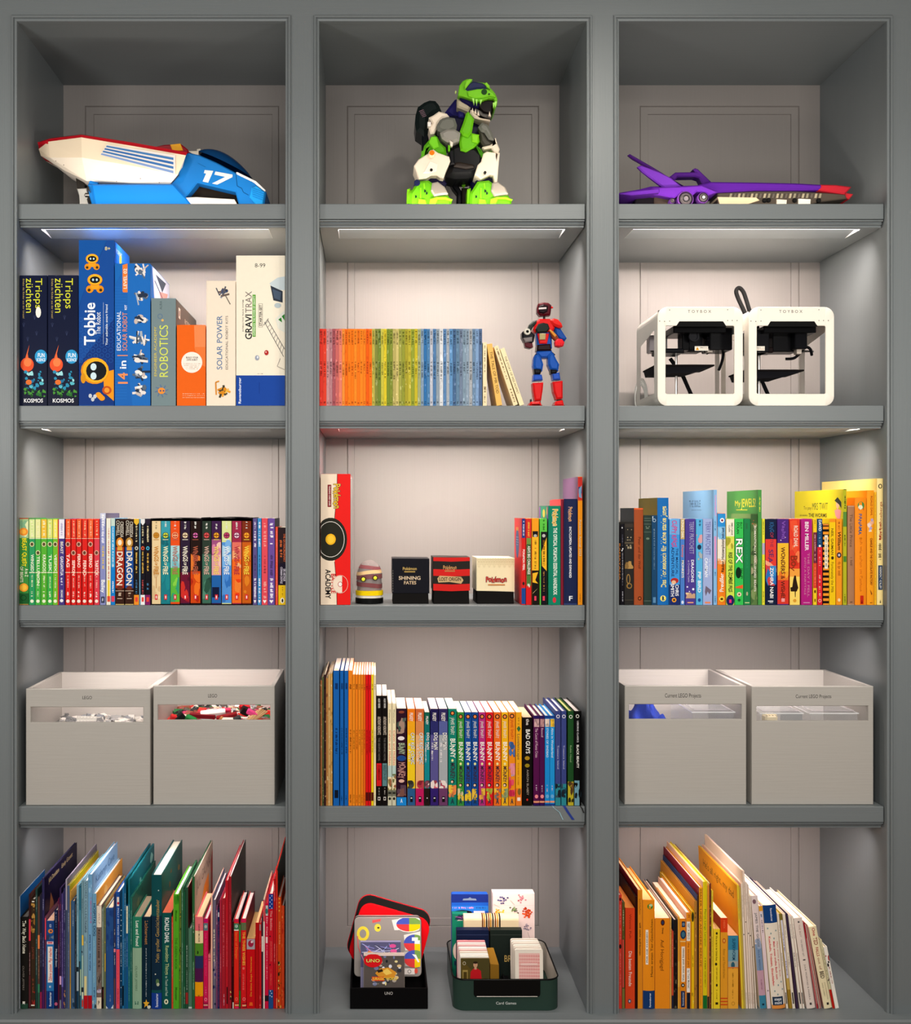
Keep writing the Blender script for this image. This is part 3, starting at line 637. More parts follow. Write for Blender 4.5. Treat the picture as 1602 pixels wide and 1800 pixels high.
book(3, kr, 1224, 1235.5, 912, '58b0e0', [S(915, 925, '203050', .4, .8), BL(940, 955, ['e89098', 'd8a0a8'], 4), E(962, .5, 4.5, 3.6, '20304c'), BL(970, 985, ['8098a8', 'a8b0b0'], 4), T('PIP BIRD', 1005, 1042, .28, .72, 'f4fafc'), E(1055, .5, 3, 2.5, '1c4890')], 'sky blue paperback lettered PIP BIRD', 'PIP BIRD paperback', d=.13)
book(3, kr, 1236.2, 1252.6, 912, 'a0b0dc', [T('TERRY PRATCHETT', 917, 976, .3, .8, '5a5aa0', b=False), T('CAVEMAN', 981, 1015, .2, .5, 'f4f6fc', w=.06), Pp([(.3, 1030), (.6, 1034), (.9, 1038), (.7, 1045), (.5, 1040), (.3, 1048), (.2, 1040)], '706478'), Rr(1058, 1061, 'e8885c', .2, .8), T('TIME TRAVELLING', 981, 1012, .62, .8, 'e0e8f8', b=False)], 'pale lavender-blue paperback lettered TERRY PRATCHETT CAVEMAN', 'lavender-blue paperback', d=.13)
book(3, kr, 1254.6, 1260.8, 861, '86b8e4', [S(872, 905, 'e88cb4', .3, .8), Rr(870, 908, 'c8a8d8', .55, .75), S(915, 935, '3078b0'), Rr(943, 1000, 'd890c0', .2, .8), S(1005, 1012, '205080'), S(1048, 1060, '3070a0')], 'tall light blue hardback with its broad cover lettered THE BOLE', 'THE BOLE book', d=.25, hard=True, left=lin('7aa6c8'), sidedeco=('L', lambda sd, d, h: (sd.text('THE BOLE', (d*.22, d*.60, h-.040, h-.0235), '2c4a68', bold=False), sd.scrib((d*.30, d*.64, h-.0485, h-.046), '3a5068', 'h'))))
book(3, kr, 1261.5, 1275.8, 902, 'f08020', [Rr(903, 926, '2c90d8'), Rr(926, 948, '78b8e4'), BL(928, 950, ['98c8e8', 'c8dcec'], 4), Rr(948, 986, 'ece4d4'), BL(982, 992, ['e89858', 'f0c090'], 4), E(915, .55, 4.2, 4, 'f0f4f8'), E(915, .55, 2, 2, '802040'), T('Otfried', 928, 950, .5, .8, '203868', r='u'), T('Räuber Hotzenplotz', 950, 1006, .45, .78, '3c2418', r='u'), T('Preußler', 1008, 1041, .25, .72, 'f8f0e0', r='u'), E(1053, .5, 5, 4.8, 'f4d040'), E(1053, .5, 2, 2.6, '503010')], 'orange and sky blue book lettered Räuber Hotzenplotz', 'orange and blue book', d=.14, hard=True)
book(3, kr, 1277, 1291.3, 912, 'cce050', [Rr(913, 943, 'f2ead4'), T('EMILY-JANE', 919, 941, .62, .82, '403c30'), T('CLARK', 923, 936, .3, .48, '403c30'), BL(945, 965, ['a8a030', 'e8d860'], 6), T('RISE OF THE ZOMBIE PIGS', 971, 1041, .3, .74, '2c4020', w=.06), E(1056, .5, 10, 7, '20205c'), Rr(1054, 1060, 'f03078', .36, .64)], 'lime paperback lettered RISE OF THE ZOMBIE PIGS', 'lime paperback', d=.13)
book(3, kr, 1292.3, 1307.2, 912, '38c054', [T('ELLY', 918, 930, .62, .88, '103818'), T('DOLAN', 918, 939, .22, .5, '103818'), T('REX', 946, 990, .14, .88, 'f8fcf4', w=.0, o='104020'), E(1007, .42, 10, 5, '102a18'), T('DINO SPY', 999, 1018, .7, .92, '104020'), Pp([(.05, 1032), (.95, 1028), (.95, 1035), (.1, 1034)], 'e85c2c'), E(1045, .5, 4, 4, 'e8d0b0'), E(1045, .5, 1.6, 1.6, '704020'), E(1055, .5, 2.5, 2.5, '186030')], 'bright green paperback lettered REX', 'REX paperback', d=.13)
book(3, kr, 1308, 1319.5, 912, '1f8048', [T('jewels', 920, 930, .3, .7, '2c6840'), S(950, 1000, '2a9058', .35, .65), E(1044, .5, 3.5, 1.6, 'b0b088'), Rr(1059, 1060.5, 'd8e0a0', .15, .85)], 'plain deep green paperback', 'deep green paperback', d=.13)
book(3, kr, 1320.3, 1331.8, 903, '5c7a44', [Rr(904, 920, '3c5c34'), Pp([(.2, 922), (.4, 914), (.75, 926), (.4, 928)], 'd84838'), BL(922, 1062, ['486838', '7c9058', '3c5030', 'a09878'], 22), T('ROMANTICALLY CHALLENGED BEASTS', 925, 1040, .45, .74, 'f0e8d8')], 'woodland patterned book with white capitals', 'woodland book', d=.14, hard=True)
book(3, kr, 1332.8, 1339.4, 861, '4a9448', [S(873, 900, 'e0e048'), S(925, 990, '58a058')], 'tall green hardback with its broad cover lettered My JEWELS', 'My JEWELS book', d=.222, hard=True, left=lin('42803c'), sidedeco=('L', lambda sd, d, h: (sd.text('My', (d*.27, d*.46, h-.037, h-.024), 'd8c030', bold=False), sd.text('JEWELS!', (d*.49, d*.94, h-.040, h-.020), 'e0cc38', bold=False), sd.rect(d*.32, d*.68, h-.0475, h-.046, 'e0cc38'))))
book(3, kr, 1340.2, 1345, 912, 'e0d838', [S(916, 940, '506030'), Rr(955, 975, 'b0a8c0'), S(985, 1000, '506030'), S(1040, 1060, '807020')], 'thin yellow booklet next to the tall green book', 'thin yellow booklet', d=.13)
book(3, kr, 1345.8, 1365.3, 912, '16203c', [Rr(948, 1000, 'e03c34'), T('KING', 918, 936, .4, .75, '2c5a8c', w=.1), T('OF THE', 936, 962, .45, .72, '9c3048'), T('SEA', 966, 990, .3, .7, '5a3060', w=.08), Pp([(0, 985), (.5, 990), (1, 1000), (1, 1006), (.4, 998), (0, 992)], 'f0a080'), BL(995, 1030, ['2870b8', '3888c8', 'c84048'], 8), T('ZOHRA NABI', 998, 1052, .42, .72, 'f4f0f0'), S(1056, 1060, 'e0e0e8', .2, .8)], 'navy and scarlet paperback lettered ZOHRA NABI', 'ZOHRA NABI paperback', d=.13)
book(3, kr, 1367, 1386.8, 912, '4c2878', [Rr(955, 1012, 'f0b830'), Rr(1012, 1062, 'd83828'), T('Vashti', 916, 948, .4, .7, '8050b0', w=.08), BL(1005, 1020, ['e87828', 'f0a030'], 6), T('WONDERS & WISHES', 962, 1054, .32, .66, '5c2418', w=.05), E(950, .3, 1, 1, 'f0d0f0'), E(945, .7, .8, .8, 'f0d0f0'), Rr(1052, 1058, 'f0a0a0', .35, .65)], 'purple, yellow and red paperback lettered WONDERS & WISHES', 'WONDERS paperback', d=.13)
book(3, kr, 1388.5, 1406.3, 912, 'e03c28', [BL(915, 1000, ['e85030', 'c83020', 'f07848'], 8), Rr(1000, 1022, 'f0a040'), Rr(1014, 1066, 'f6d468'), T('ROALD DAHL', 924, 962, .42, .8, 'f4dcc8'), T('Boy', 976, 1004, .1, .75, '903018', w=.1), Pp([(.45, 1012), (.62, 1012), (.66, 1019), (.85, 1034), (.78, 1036), (.7, 1040), (.6, 1040), (.58, 1050), (.52, 1050), (.5, 1040), (.32, 1040), (.1, 1040), (.06, 1033), (.25, 1032), (.35, 1019)], '2c1c10'), E(1056, .5, 3, 3, 'd89830')], 'red and yellow paperback with a dark standing silhouette', 'silhouette paperback', d=.13)
book(3, kr, 1408.8, 1428, 912, 'b0207c', [T('BEN MILLER', 917, 968, .36, .68, 'f4e4ec'), T('THE DAY I FELL', 972, 1050, .58, .76, 'c87098'), T('INTO A FAIRYTALE', 980, 1046, .28, .44, 'c87098'), Rr(1059, 1060.4, 'd090b8', .2, .8)], 'wide magenta paperback lettered BEN MILLER', 'magenta paperback', d=.13)
book(3, kr, 1430, 1436.4, 912, 'f0c828', [S(915, 930, '806010'), Rr(936, 990, '702840', .0, 1), S(940, 986, 'd8a0a0'), Rr(990, 1034, 'd84028'), S(993, 1030, 'f08060'), E(1040, .5, 3, 1.5, '503010'), Rr(1053, 1058, '806010', .3, .7)], 'thin yellow and maroon paperback', 'thin yellow and maroon paperback', d=.13)
book(3, kr, 1437.2, 1446, 912, '1c4470', [T('DAVID', 914, 934, .3, .8, 'e8f0f8'), S(936, 954, '70a0c0'), Rr(962, 1066, 'd82430'), E(960, .5, 2, 2, 'f0f0f0'), S(968, 995, 'f8a0a0'), S(1010, 1050, 'f0a8a0'), O(1056, .5, 3, 2.6, .8, 'f0d0c0')], 'thin blue and scarlet paperback', 'blue and scarlet paperback', d=.13)
book(3, kr, 1447, 1457.6, 921, '181010', [Rr(921, 924, 'e08030')]+[Rr(y, y+4.6, 'f09428') for y in range(926, 1064, 9)]+[Rr(941, 1000, 'f0e4c8', .25, .8), S(944, 996, '605040', .4, .65)], 'tiger striped orange and black book', 'tiger striped book', d=.13)
book(3, kr, 1458.5, 1469.3, 912, 'f0c418', [Rr(912, 918, 'f09020'), T('NEIL GAIMAN', 929, 976, .28, .66, '6a5010'), E(981, .5, 3, 2.4, '403010'), T('Fortunately the Milk', 988, 1042, .28, .7, '6a5010', b=False)], 'yellow paperback lettered NEIL GAIMAN', 'NEIL GAIMAN paperback', d=.13)
book(3, kr, 1470.3, 1480.6, 912, 'f09422', [S(914, 932, 'a05010', .35, .7), T('William', 934, 967, .3, .8, '2c1c10', sh=.2), E(976, .5, 5, 4, '2c2430'), E(976, .5, 2.4, 2, 'c0b8d0'), S(986, 1015, 'c07018', .25, .8), E(1055, .5, 3, 2.4, 'f4d8a0')], 'orange paperback lettered William', 'William paperback', d=.13)
book(3, kr, 1482.5, 1489, 860, 'b4b428', [E(859.5, .5, 1.2, 2.6, '202020'), S(872, 895, '1c1c18', .3, .8), Rr(900, 926, '58883c'), S(940, 962, '303c20'), Rr(978, 988, '488030', .1, .9), S(1045, 1060, '606820')], 'tall yellow-green hardback whose cover reads To pay MRS TWIT THE WORMS', 'MRS TWIT book', d=.29, hard=True, left=lin('c8b820'), right=lin('e09018'),
     sidedeco=('L', lambda sd, d, h: (sd.text('To pay', (d*.2, d*.37, h-.047, h-.039), '2c2810', bold=False), sd.text('MRS TWIT', (d*.385, d*.71, h-.048, h-.031), '3c5020', bold=False), sd.text('THE WORMS', (d*.31, d*.69, h-.066, h-.057), '2c2810'), sd.scrib((d*.12, d*.29, h-.064, h-.060), '504810', 'h'),
      sd.ell(d*.90, h-.035, .009, .011, 'e8b090'), sd.poly([(d*.84, h-.026), (d*.9, h-.018), (d*.97, h-.03), (d*.97, h-.045), (d*.93, h-.036)], '282c28'), sd.poly([(d*.84, h-.05), (d*.9, h-.046), (d*.97, h-.05), (d*.95, h-.068), (d*.91, h-.072), (d*.86, h-.062)], 'd88890'))))
book(3, kr, 1490.3, 1502.4, 889, 'a87858', [T('The Little Prince', 904, 962, .3, .68, '4c3424', b=False), S(980, 995, '7a5640'), S(1056, 1060, '5a4030'), Rr(889, 891, 'c8a080'), Rr(1063, 1066, 'e0d8c0')], 'tan brown book lettered The Little Prince', 'Little Prince book', d=.14, hard=True, left=lin('8a5a20'))
book(3, kr, 1503.2, 1523.5, 875, 'f28c1c', [E(889, .5, 7, 6, '4c8844'), E(892, .45, 4, 4, 'e8e0c0'), Rr(893, 897, 'c04020', .3, .75), T('PANAMA', 903, 940, .3, .56, '28588c', w=.08), BL(945, 948, ['c87010'], 1), T('oh wie schön ist Panama', 948, 1040, .4, .6, 'c86818', b=False, w=.12), Rr(1047, 1062, 'c82c18', .42, .72), S(1048, 1061, '401008', .48, .66)], 'orange hardback lettered PANAMA with a green picture', 'PANAMA book', d=.18, hard=True)
book(3, kr, 1524.3, 1537, 862, 'f39c1e', [T('ROALD DAHL', 872, 907, .48, .76, 'a04018'), BL(912, 935, ['f4e0c0', 'e8d0c0', 'b0a0c8', 'e8b090'], 8), T('CHARLIE AND THE CHOCOLATE FACTORY', 946, 1029, .42, .72, '7c3018'), Pp([(.4, 1036), (.7, 1044), (.55, 1046)], '804018'), Rr(1059, 1060, '804018', .4, .7)], 'orange hardback lettered CHARLIE AND THE CHOCOLATE FACTORY', 'CHARLIE book', d=.20, hard=True, left=lin('e89018'))
book(3, kr, 1537.5, 1541.3, 865, 'f0b428', [S(870, 1055, 'a07018', .35, .65)], 'very thin amber book', 'thin amber book', d=.2)
book(3, kr, 1542, 1554.3, 841, 'f4dc94', [O(855, .5, 4.2, 3.4, 1.4, '202018'), T('Michel', 918, 950, .3, .62, '9c3018', r='u'), T('aus Lönneberga', 882, 948, .35, .78, '9c3018', r='u', b=False), S(955, 986, '605030', .2, .75), Rr(994, 1037, '203c60', .18, .9), T('ASTRID LINDGREN', 996, 1035, .4, .7, 'e8e4d8', r='u'), Pp([(.4, 1060), (.6, 1060), (.5, 1054)], '202020')], 'tall cream hardback lettered Michel aus Lönneberga', 'tall cream book', d=.31, hard=True, left=lin('f0d87c'))

# ---- third shelf, middle bay: books at the right
km = 'books beside the card boxes on the third shelf'
book(3, km, 917, 924.3, 911, 'd42420', [Rr(912, 946, '203c80', .1, .9), S(916, 942, 'f0f0f0', .35, .7), T('POKéMON PERIL', 966, 1003, .3, .8, 'f8e8e0'), E(1026, .5, 3, 2, '302020'), Rr(1034, 1062, '1c4890')], 'red paperback with its broad red cover and a blue oval blurb', 'red paperback', d=.125, left=lin('d42a2c'),
     sidedeco=('L', lambda sd, d, h: (sd.ell(d*.42, h-.06, d*.24, .036, '38507c', 26), sd.scrib((d*.26, d*.58, h-.047, h-.0445), 'c0c8e0', 'h'), sd.scrib((d*.26, d*.58, h-.053, h-.0505), 'c0c8e0', 'h'), sd.scrib((d*.26, d*.58, h-.059, h-.0565), 'c0c8e0', 'h'), sd.scrib((d*.3, d*.56, h-.065, h-.0625), 'c0c8e0', 'h'), sd.text('POKéMON', (d*.25, d*.6, h-.03, h-.022), 'f0c040'))))
book(3, km, 925, 934.4, 912, 'd42c24', [Rr(946, 957, '6a9040', .1, .95), Rr(957, 1012, '385c30', .05, .95), T('ASH\'S BIG CHALLENGE', 960, 1010, .3, .78, 'f4f0e0'), Rr(1012, 1030, '4c7838', .1, .95), S(918, 944, 'f0b040'), T('?', 1024, 1034, .3, .7, 'f4f0e0'), Rr(1034, 1064, 'd81c20')], 'red paperback with a green middle band', 'red and green paperback', d=.125)
book(3, km, 935.2, 947.5, 911, 'f09c20', [Rr(934, 1064, 'f0b428', .1, .9), Rr(934, 944, '181414', .1, .9), E(942, .5, 2.6, 3, 'b0b0a8'), S(950, 1000, '705010', .35, .7), Rr(1003, 1064, '181410'), Pp([(.1, 1008), (.9, 1006), (.5, 1020), (.9, 1026), (.1, 1024)], 'f0b428'), Pp([(.1, 1044), (.9, 1034), (.2, 1042)], 'f0d890'), Rr(1048, 1056, 'e04058', .35, .65), Rr(911, 934, 'f09c20')], 'orange and black paperback with a grey disc', 'orange and black paperback', d=.125)
book(3, km, 949.2, 962, 911.5, '5cc044', [Rr(935, 1064, '16121a', .15, 1), Pp([(.25, 970), (.95, 945), (.95, 1004), (.3, 995)], 'f0b428'), E(942, .55, 3, 3, 'b8b8b0'), S(950, 996, '705010', .4, .75), S(1005, 1040, 'a87838', .45, .7), Rr(1048, 1056, 'e04058', .4, .7), S(914, 932, '287020', .4, .7)], 'black and yellow paperback with a bright green head', 'green-headed black paperback', d=.125)
book(3, km, 964.3, 985.5, 889, '127c60', [T('Pokémon', 895, 925, .36, .78, 'f0b83c', o='f0e8d0', w=.05), T('THE OFFICIAL POKéMON ESSENTIAL HANDBOOK', 928, 1046, .42, .72, 'e8f0e4'), E(1055, .5, 5, 3, 'd83040')], 'thick sea green paperback lettered Pokémon', 'thick sea green paperback', d=.14, left=lin('188060'),
     sidedeco=('L', lambda sd, d, h: (sd.poly([(0, h-.002), (d*.17, h-.002), (d*.24, 0), (0, 0)], '704488'), sd.ell(d*.52, h-.018, .017, .010, 'e8c048'), sd.poly([(d*.8, h-.002), (d*.98, h-.002), (d*.98, h-.05), (d*.85, h-.05)], '5c4488'), sd.ell(d*.86, h-.012, .005, .01, 'f0c028'))))
book(3, km, 986.3, 990.4, 878, '7c1c30', [], 'thin maroon book with a bright red cover', 'thin maroon book', d=.16, hard=True, left=lin('dc3c40'))
book(3, km, 991.3, 1014.8, 877, '1c2448', [T('Pokémon', 891, 917, .34, .62, 'e0a020', o='5060a0', w=.05), T('ENCYCLOPEDIA, UPDATED AND EXPANDED', 926, 1016, .4, .56, 'f0f0f4'), T('F', 1048, 1056, .34, .66, 'e8ecf0', r='h'), Rr(1061, 1063, '304070')], 'thick navy book lettered ENCYCLOPEDIA, UPDATED AND EXPANDED', 'thick navy book', d=.17, hard=True, left=lin('e04848'))
book(3, km, 1016.2, 1024.2, 838, 'f09418', [Rr(839, 880, 'c83028'), Rr(856, 868, '204078', .1, .9), Pp([(.2, 860), (.9, 853), (.7, 866), (.9, 876), (.2, 874)], '78a0c0'), T('Pokémon Annual 2023', 914, 978, .3, .74, 'f8d898', o='c04018'), S(1044, 1058, '804010', .35, .6)], 'tall orange annual with a mauve cover, hard against the divider', 'tall orange annual', d=.2, hard=True, left=lin('705072'))
# ---- fourth shelf, middle bay
k4 = 'books and magazines on the fourth shelf'
mg = [(560.6, 563.4, '3a2018', 'dark red', 1205, ['581818', '2a4858', '8a2020']), (563.6, 566.4, 'b87848', 'tan', 1196, ['d8b888', '704028']), (566.6, 569.4, '5c6a40', 'olive', 1190, ['c8b890', '2c3020', 'a0a880']),
      (569.6, 573.2, '3c2424', 'dark brown', 1186, ['7a2c3c', 'c89878', '181414']), (573.4, 577.0, 'c08448', 'ochre', 1192, ['d8a060', '8a5430', 'e8c890']), (577.2, 580.6, 'd8b070', 'sand', 1186, ['e8d0a0', 'a87840', 'c8a868']), (580.8, 584.6, 'c89850', 'honey', 1184, ['e0b878', '987038', 'e8d0a8'])]
for a, c, col, cn, tp, bl in mg:
    book(4, k4, a, c, tp, col, [BL(tp+3, 1412, bl, 16), Rr(1250, 1412, col, .4, .55)], 'worn %s magazine with a patchy creased spine' % cn, '%s magazine' % cn, d=.225, pg='c8b8a0', name='magazine', cat='magazine')
tt = ['ASTERIX', 'ASTERIX', 'ASTERIX']
for i, (a, c) in enumerate([(585.2, 596.6), (597, 604.3), (604.6, 612.3)]):
    book(4, k4, a+1, c, 1179, '1860b0', [Rr(1201, 1212, '103c78', .3, .8), S(1202, 1211, '0c2c60', .25, .8), T(['THE GIANT TIMES', 'THE BLUE LOTUS', 'THE CRAB CLAWS'][i] if False else 'TINTIN', 1280, 1284, .4, .6, '0c2c60') if False else S(1280, 1326, '0c2c60', .3, .75), Rr(1389, 1403, '101828', .2, .85) if i == 0 else S(1398, 1408, '0c2c60', .3, .6)],
         '%s of three tall blue comic albums' % ['leftmost', 'middle', 'rightmost'][i], 'blue album', d=.222, pg='f0dcc8', name='comic_album')
ors = [(612.8, 619.6, 1179, 'f0841c', 'wider and taller orange comic album beside the blue ones'), (620, 624.6, 1186, 'f08a20', 'second orange comic album, first of the lower ones'), (625, 629.6, 1186, 'f0801c', 'orange comic album, second of the lower ones'), (630, 634.4, 1186, 'f08820', 'orange comic album, third of the lower ones'), (634.8, 638.8, 1186, 'f0801c', 'orange comic album, fourth of the lower ones'), (639.2, 642.6, 1186, 'ee6a1c', 'reddish orange comic album next to the red ones'),
       (643, 647.6, 1186, 'e01818', 'left one of two red comic albums'), (648, 652.4, 1186, 'dc141c', 'right one of two red comic albums'), (652.9, 657, 1186, 'f4cc18', 'yellow comic album beside the red ones'), (657.4, 661, 1187, 'f0e0b4', 'cream comic album at the end of the tall ones')]
for i, (a, c, tp, col, nm) in enumerate(ors):
    dkc = shade(lin(col), .22)
    book(4, k4, a, c, tp, col, [S(1203, 1213, dkc, .2, .85), S(1283, 1283+R.randint(28, 46), dkc, .3, .75), Rr(1393, 1408, '501010', .05, .95) if i in (6, 7, 8) else S(1397, 1412, dkc, .3, .7)], nm, nm.split(' comic')[0].split(' ')[-1]+' album', d=.215 if i else .222, pg='f0dcc0', name='comic_album')
for a, c, bc, bt, nm in ((661.8, 671.4, 'd81c24', 'STORMBREAKER', 'black paperback with a red band'), (672, 681, '5c8488', 'SKELETON KEY', 'black paperback with a grey-teal band')):
    book(4, k4, a, c, 1223, '14100f', [T('ALEX RIDER', 1228, 1245, .34, .7, 'd8d4d0'), T('ANTHONY HOROWITZ', 1260, 1292, .24, .8, 'c8b8a8'), T('THE GRAPHIC NOVEL', 1297, 1338, .34, .68, '6a6460'), Rr(1342, 1382, bc, .04, .96), T(bt, 1345, 1372, .25, .78, shade(lin(bc), .25)), S(1385, 1398, 'c0b8b0', .4, .62), Rr(1401, 1407, 'e8e0d8', .28, .74), E(1404, .5, 2, 1.5, '14100f')], nm, nm.split(' with')[0], d=.165, pg='f0dcd0')
for a, c, nm in ((682, 689, 'left one of two cream comic collections lettered in red'), (689.6, 696.4, 'right one of two cream comic collections lettered in red')):
    book(4, k4, a, c, 1237, 'f2e2b8', [T('Watterson', 1247, 1272, .3, .72, '505848', b=False), T('Calvin and Hobbes', 1284, 1346, .28, .78, 'd83830', b=False), Rr(1346, 1366, 'b8d0c8'), BL(1360, 1392, ['8a8040', 'a06040', '6a7040'], 9), Rr(1389, 1400, '787868'), Rr(1392, 1396, '303028', .1, .9), Rr(1400, 1416, 'd0ccb0'), E(1404, .5, 2.6, 2.2, '202020')], nm, 'cream comic collection', d=.2, pg='f4e4d8')
def bunny(a, c, top, col, sc, nm, subc='f0e8a0', bot=None):
    book(4, k4, a, c, top, col, [E(top+8, .5, 4.2, 4.2, '2c1c18'), E(top+8, .5, 2.6, 2.4, 'f08848'), T('JAMIE SMART', top+16, top+46, .28, .72, shade(lin('f0ece0'), .9), b=False, w=.08), T('BUNNY', top+49+3, top+86, .24, .82, 'faf6ea', w=.07), E(top+91, .5, 2.4, 2, subc), T('MONKEY', top+95, top+123, .26, .8, '3c2c3c', w=.07),
      E(top+128, .5, 3.4, 3.2, '201818'), E(top+128.5, .45, 2.2, 2, 'f0c8b0'), BL(top+134, top+156, [sc, 'f0c040', sc], 5), S(top+135, top+155, shade(lin(sc), .7), .3, .75), T('A', 1404, 1413, .3, .7, '203848', r='h')], nm, nm.split(' with')[0].split(' comic')[0]+' comic', d=.15, pg='f8e8d8')
book(4, k4, 697.4, 714.8, 1245.5, '2c1224', [E(1252, .5, 2.4, 5, '8a4030'), BL(1262, 1290, ['506058', '6a7068', '405048', 'a88878'], 9), E(1298, .46, 3.6, 6, 'f0e4e4'), T('BUNNY', 1306, 1326, .2, .8, 'b0c0a0', w=.1), E(1333, .5, 5, 8, '20488c'), T('MONKEY', 1340, 1368, .2, .84, 'c89088', w=.1), E(1373, .5, 3, 5, 'e8b8a8'), BL(1380, 1400, ['7a5048', '5a4050', '906860'], 9), Rr(1401.5, 1416, '1c88d8'), T('A', 1404, 1411, .4, .6, 'f0f8ff', r='h')], 'wide dark plum comic with a bright blue foot', 'dark plum comic', d=.15, pg='f8e4d0')
def pilk(a, c, top, cols, title, foot, nm, pic, tcol='f8f4f0'):
    book(4, k4, a, c, top, cols[0], [Rr(1290, 1396, cols[1]), Rr(1268, 1292, cols[2]), T('PILKEY', top+7, top+22, .3, .72, 'f8f0e8'), T(title, 1288, 1288+len(title)*4.3, .45, .9, tcol, o='181818', w=.08), S(1306, 1340, '403020' if tcol != 'f8f4f0' else 'e8e0e0', .12, .38), E(1379, .5, 7, 5, pic), BL(1372, 1386, [shade(lin(pic), .5), pic, 'f0e0d8'], 6), Rr(1386, 1416, foot), Rr(1400, 1410, '181418', .36, .7), Rr(1402, 1404, 'e8e0e0', .42, .62)], nm, nm.split(' lettered')[0], d=.15, pg='f8e4d8')
pilk(716.4, 730, 1246, ['f07c18', 'f4cc20', 'f4a81c'], 'CAT KID COMIC', '2c5c8c', 'orange-to-yellow comic lettered CAT KID COMIC', '484840')
pilk(731, 745.4, 1246, ['d06838', 'ecb074', 'dc8850'], 'CAT KID COMIC', 'c01c5c', 'salmon comic lettered CAT KID COMIC', 'b83848')
pilk(746.4, 755.6, 1252, ['14604c', '148890', '14706c'], 'DOG MAN', '241814', 'thin dark green comic lettered DOG MAN', '8c5060')
pilk(756.8, 770.8, 1246, ['20184c', '5a5490', '2c2c68'], 'DOG MAN', '34206c', 'navy comic lettered DOG MAN', 'd86070')
pilk(771.8, 787.2, 1246, ['30285c', 'a8acb0', '58609c'], 'DOG MAN', '6c3c64', 'wide indigo and grey comic lettered DOG MAN', 'b84860')
for a, c, tp, col, sc, nm in ((788.4, 803, 1246, '14806c', 'f08848', 'teal green comic with a round black badge'), (804.2, 816, 1252, '38903c', 'd8c898', 'leaf green comic with a low round badge'), (817, 829, 1252, '184c98', 'f0c830', 'left one of two cobalt comics with yellow lettering low down'), (829.6, 841, 1252, '184890', 'f0c830', 'right one of two cobalt comics with yellow lettering low down'),
      (842, 853.5, 1252, 'b8307c', 'f0a848', 'magenta comic with a round black badge'), (854.3, 867, 1252, 'e01c24', 'a8b038', 'bright red comic with a round black badge'), (868.4, 881, 1252, 'f06c20', '787878', 'deep orange comic with a round black badge'), (882, 893.6, 1252, 'f4b41c', '90a070', 'amber yellow comic with a round black badge')):
    bunny(a, c, tp, col, sc, nm)
book(4, k4, 894.6, 906, 1252, 'f08c1c', [E(1259, .5, 4.2, 4.2, '2c1c18'), E(1259, .5, 2.4, 2.4, 'f08848'), T('JAMIE SMART', 1265, 1300, .3, .7, 'c04018', b=False, w=.08), BL(1304, 1340, ['4870b0', '5888c8', '385890'], 12), BL(1342, 1365, ['d87898', 'b8a0c0', 'e89098'], 9), BL(1366, 1400, ['d83050', 'e85068', 'c02848'], 12), T('A', 1404, 1413, .3, .7, '203848', r='h')], 'orange comic with a busy blue and pink pattern', 'patterned orange comic', d=.15, pg='f8e4d0')
book(4, k4, 907, 917.4, 1252, 'f0a81c', [S(1262, 1274, '806020', .3, .65), Pp([(.5, 1276), (.85, 1281), (.5, 1287), (.15, 1281)], '386a38'), T('Loveletscape', 1290, 1336, .25, .7, '3c4038', b=False), Rr(1386, 1416, 'e87420'), S(1340, 1380, 'c07818', .3, .55), E(1392, .6, 6, 3, '806028'), Rr(1402, 1408, 'f8e8d8', .25, .8)], 'golden orange paperback with a small green leaf', 'golden orange paperback', d=.15, pg='f8e4d0')
book(4, k4, 918.8, 935.6, 1261, '14100e', [T('the', 1264, 1275, .38, .7, 'd8d0c8'), T('BAD GUYS', 1282, 1325, .36, .78, 'f0ece4'), E(1333, .5, 3.6, 4.4, 'b08820'), E(1346, .5, 3.4, 4.2, '98801c'), T('AARON BLABEY', 1353, 1398, .44, .66, 'a89c90', b=False), E(1406, .5, 2, 1.6, 'd82c20')], 'thick black paperback lettered BAD GUYS', 'thick black BAD GUYS book', d=.135, pg='e8c8a0')
ub = [(938, 948.6, 1258, '541448', 'plum', '281858', 'The Count of Monte Cristo', 'c8a0a0'), (949, 957.6, 1258, '4c1448', 'plum', '281858', 'Beowulf', 'b88888'), (958.2, 966.6, 1258, '1c88d0', 'azure', '1c3c88', 'STORIES OF SINDBAD', 'e0c8b8'), (967, 975.4, 1258, '2090d4', 'azure', '1c3c88', 'Alice in Wonderland', 'e8b838')]
for i, (a, c, tp, col, cn, hc, t_, pc) in enumerate(ub):
    book(4, k4, a, c, tp, col, [Rr(1258, 1263, hc), Rr(1264, 1278, pc, .1, .95), BL(1264, 1278, [shade(lin(pc), .6), shade(lin(pc), 1.15)], 4), T(t_, 1280, 1332 if i != 1 else 1296, .3, .72, 'e0b8c8' if cn == 'plum' else 'e8f4fc', b=False), S(1380, 1392, 'd8c0d0', .35, .62), E(1400, .5, 3.4, 3, 'f08890' if i < 2 else '68a8d8'), Rr(1408, 1411, 'e89870'), Rr(1413, 1416, hc)], 'thin %s hardback lettered %s' % (cn, t_), '%s hardback' % cn, d=.155, hard=True, pg='e8dcc8')
for i, (a, c) in enumerate([(976.4, 986, ), (987, 996)]):
    book(4, k4, a, c, 1250, '3a4480', [O(1259.5, .5, 3.2, 3, 1, 'f0e8e8'), T('Treasure Island', 1310, 1352, .36, .66, 'c0c0dc', b=False), Rr(1378, 1416, '2c8490'), BL(1378, 1402, ['1c3040', '384858', '1c2028'], 7)], '%s one of two indigo hardbacks lettered Treasure Island' % ('left', 'right')[i], 'indigo hardback', d=.185, hard=True, pg='f0ece8', right='3a4480')
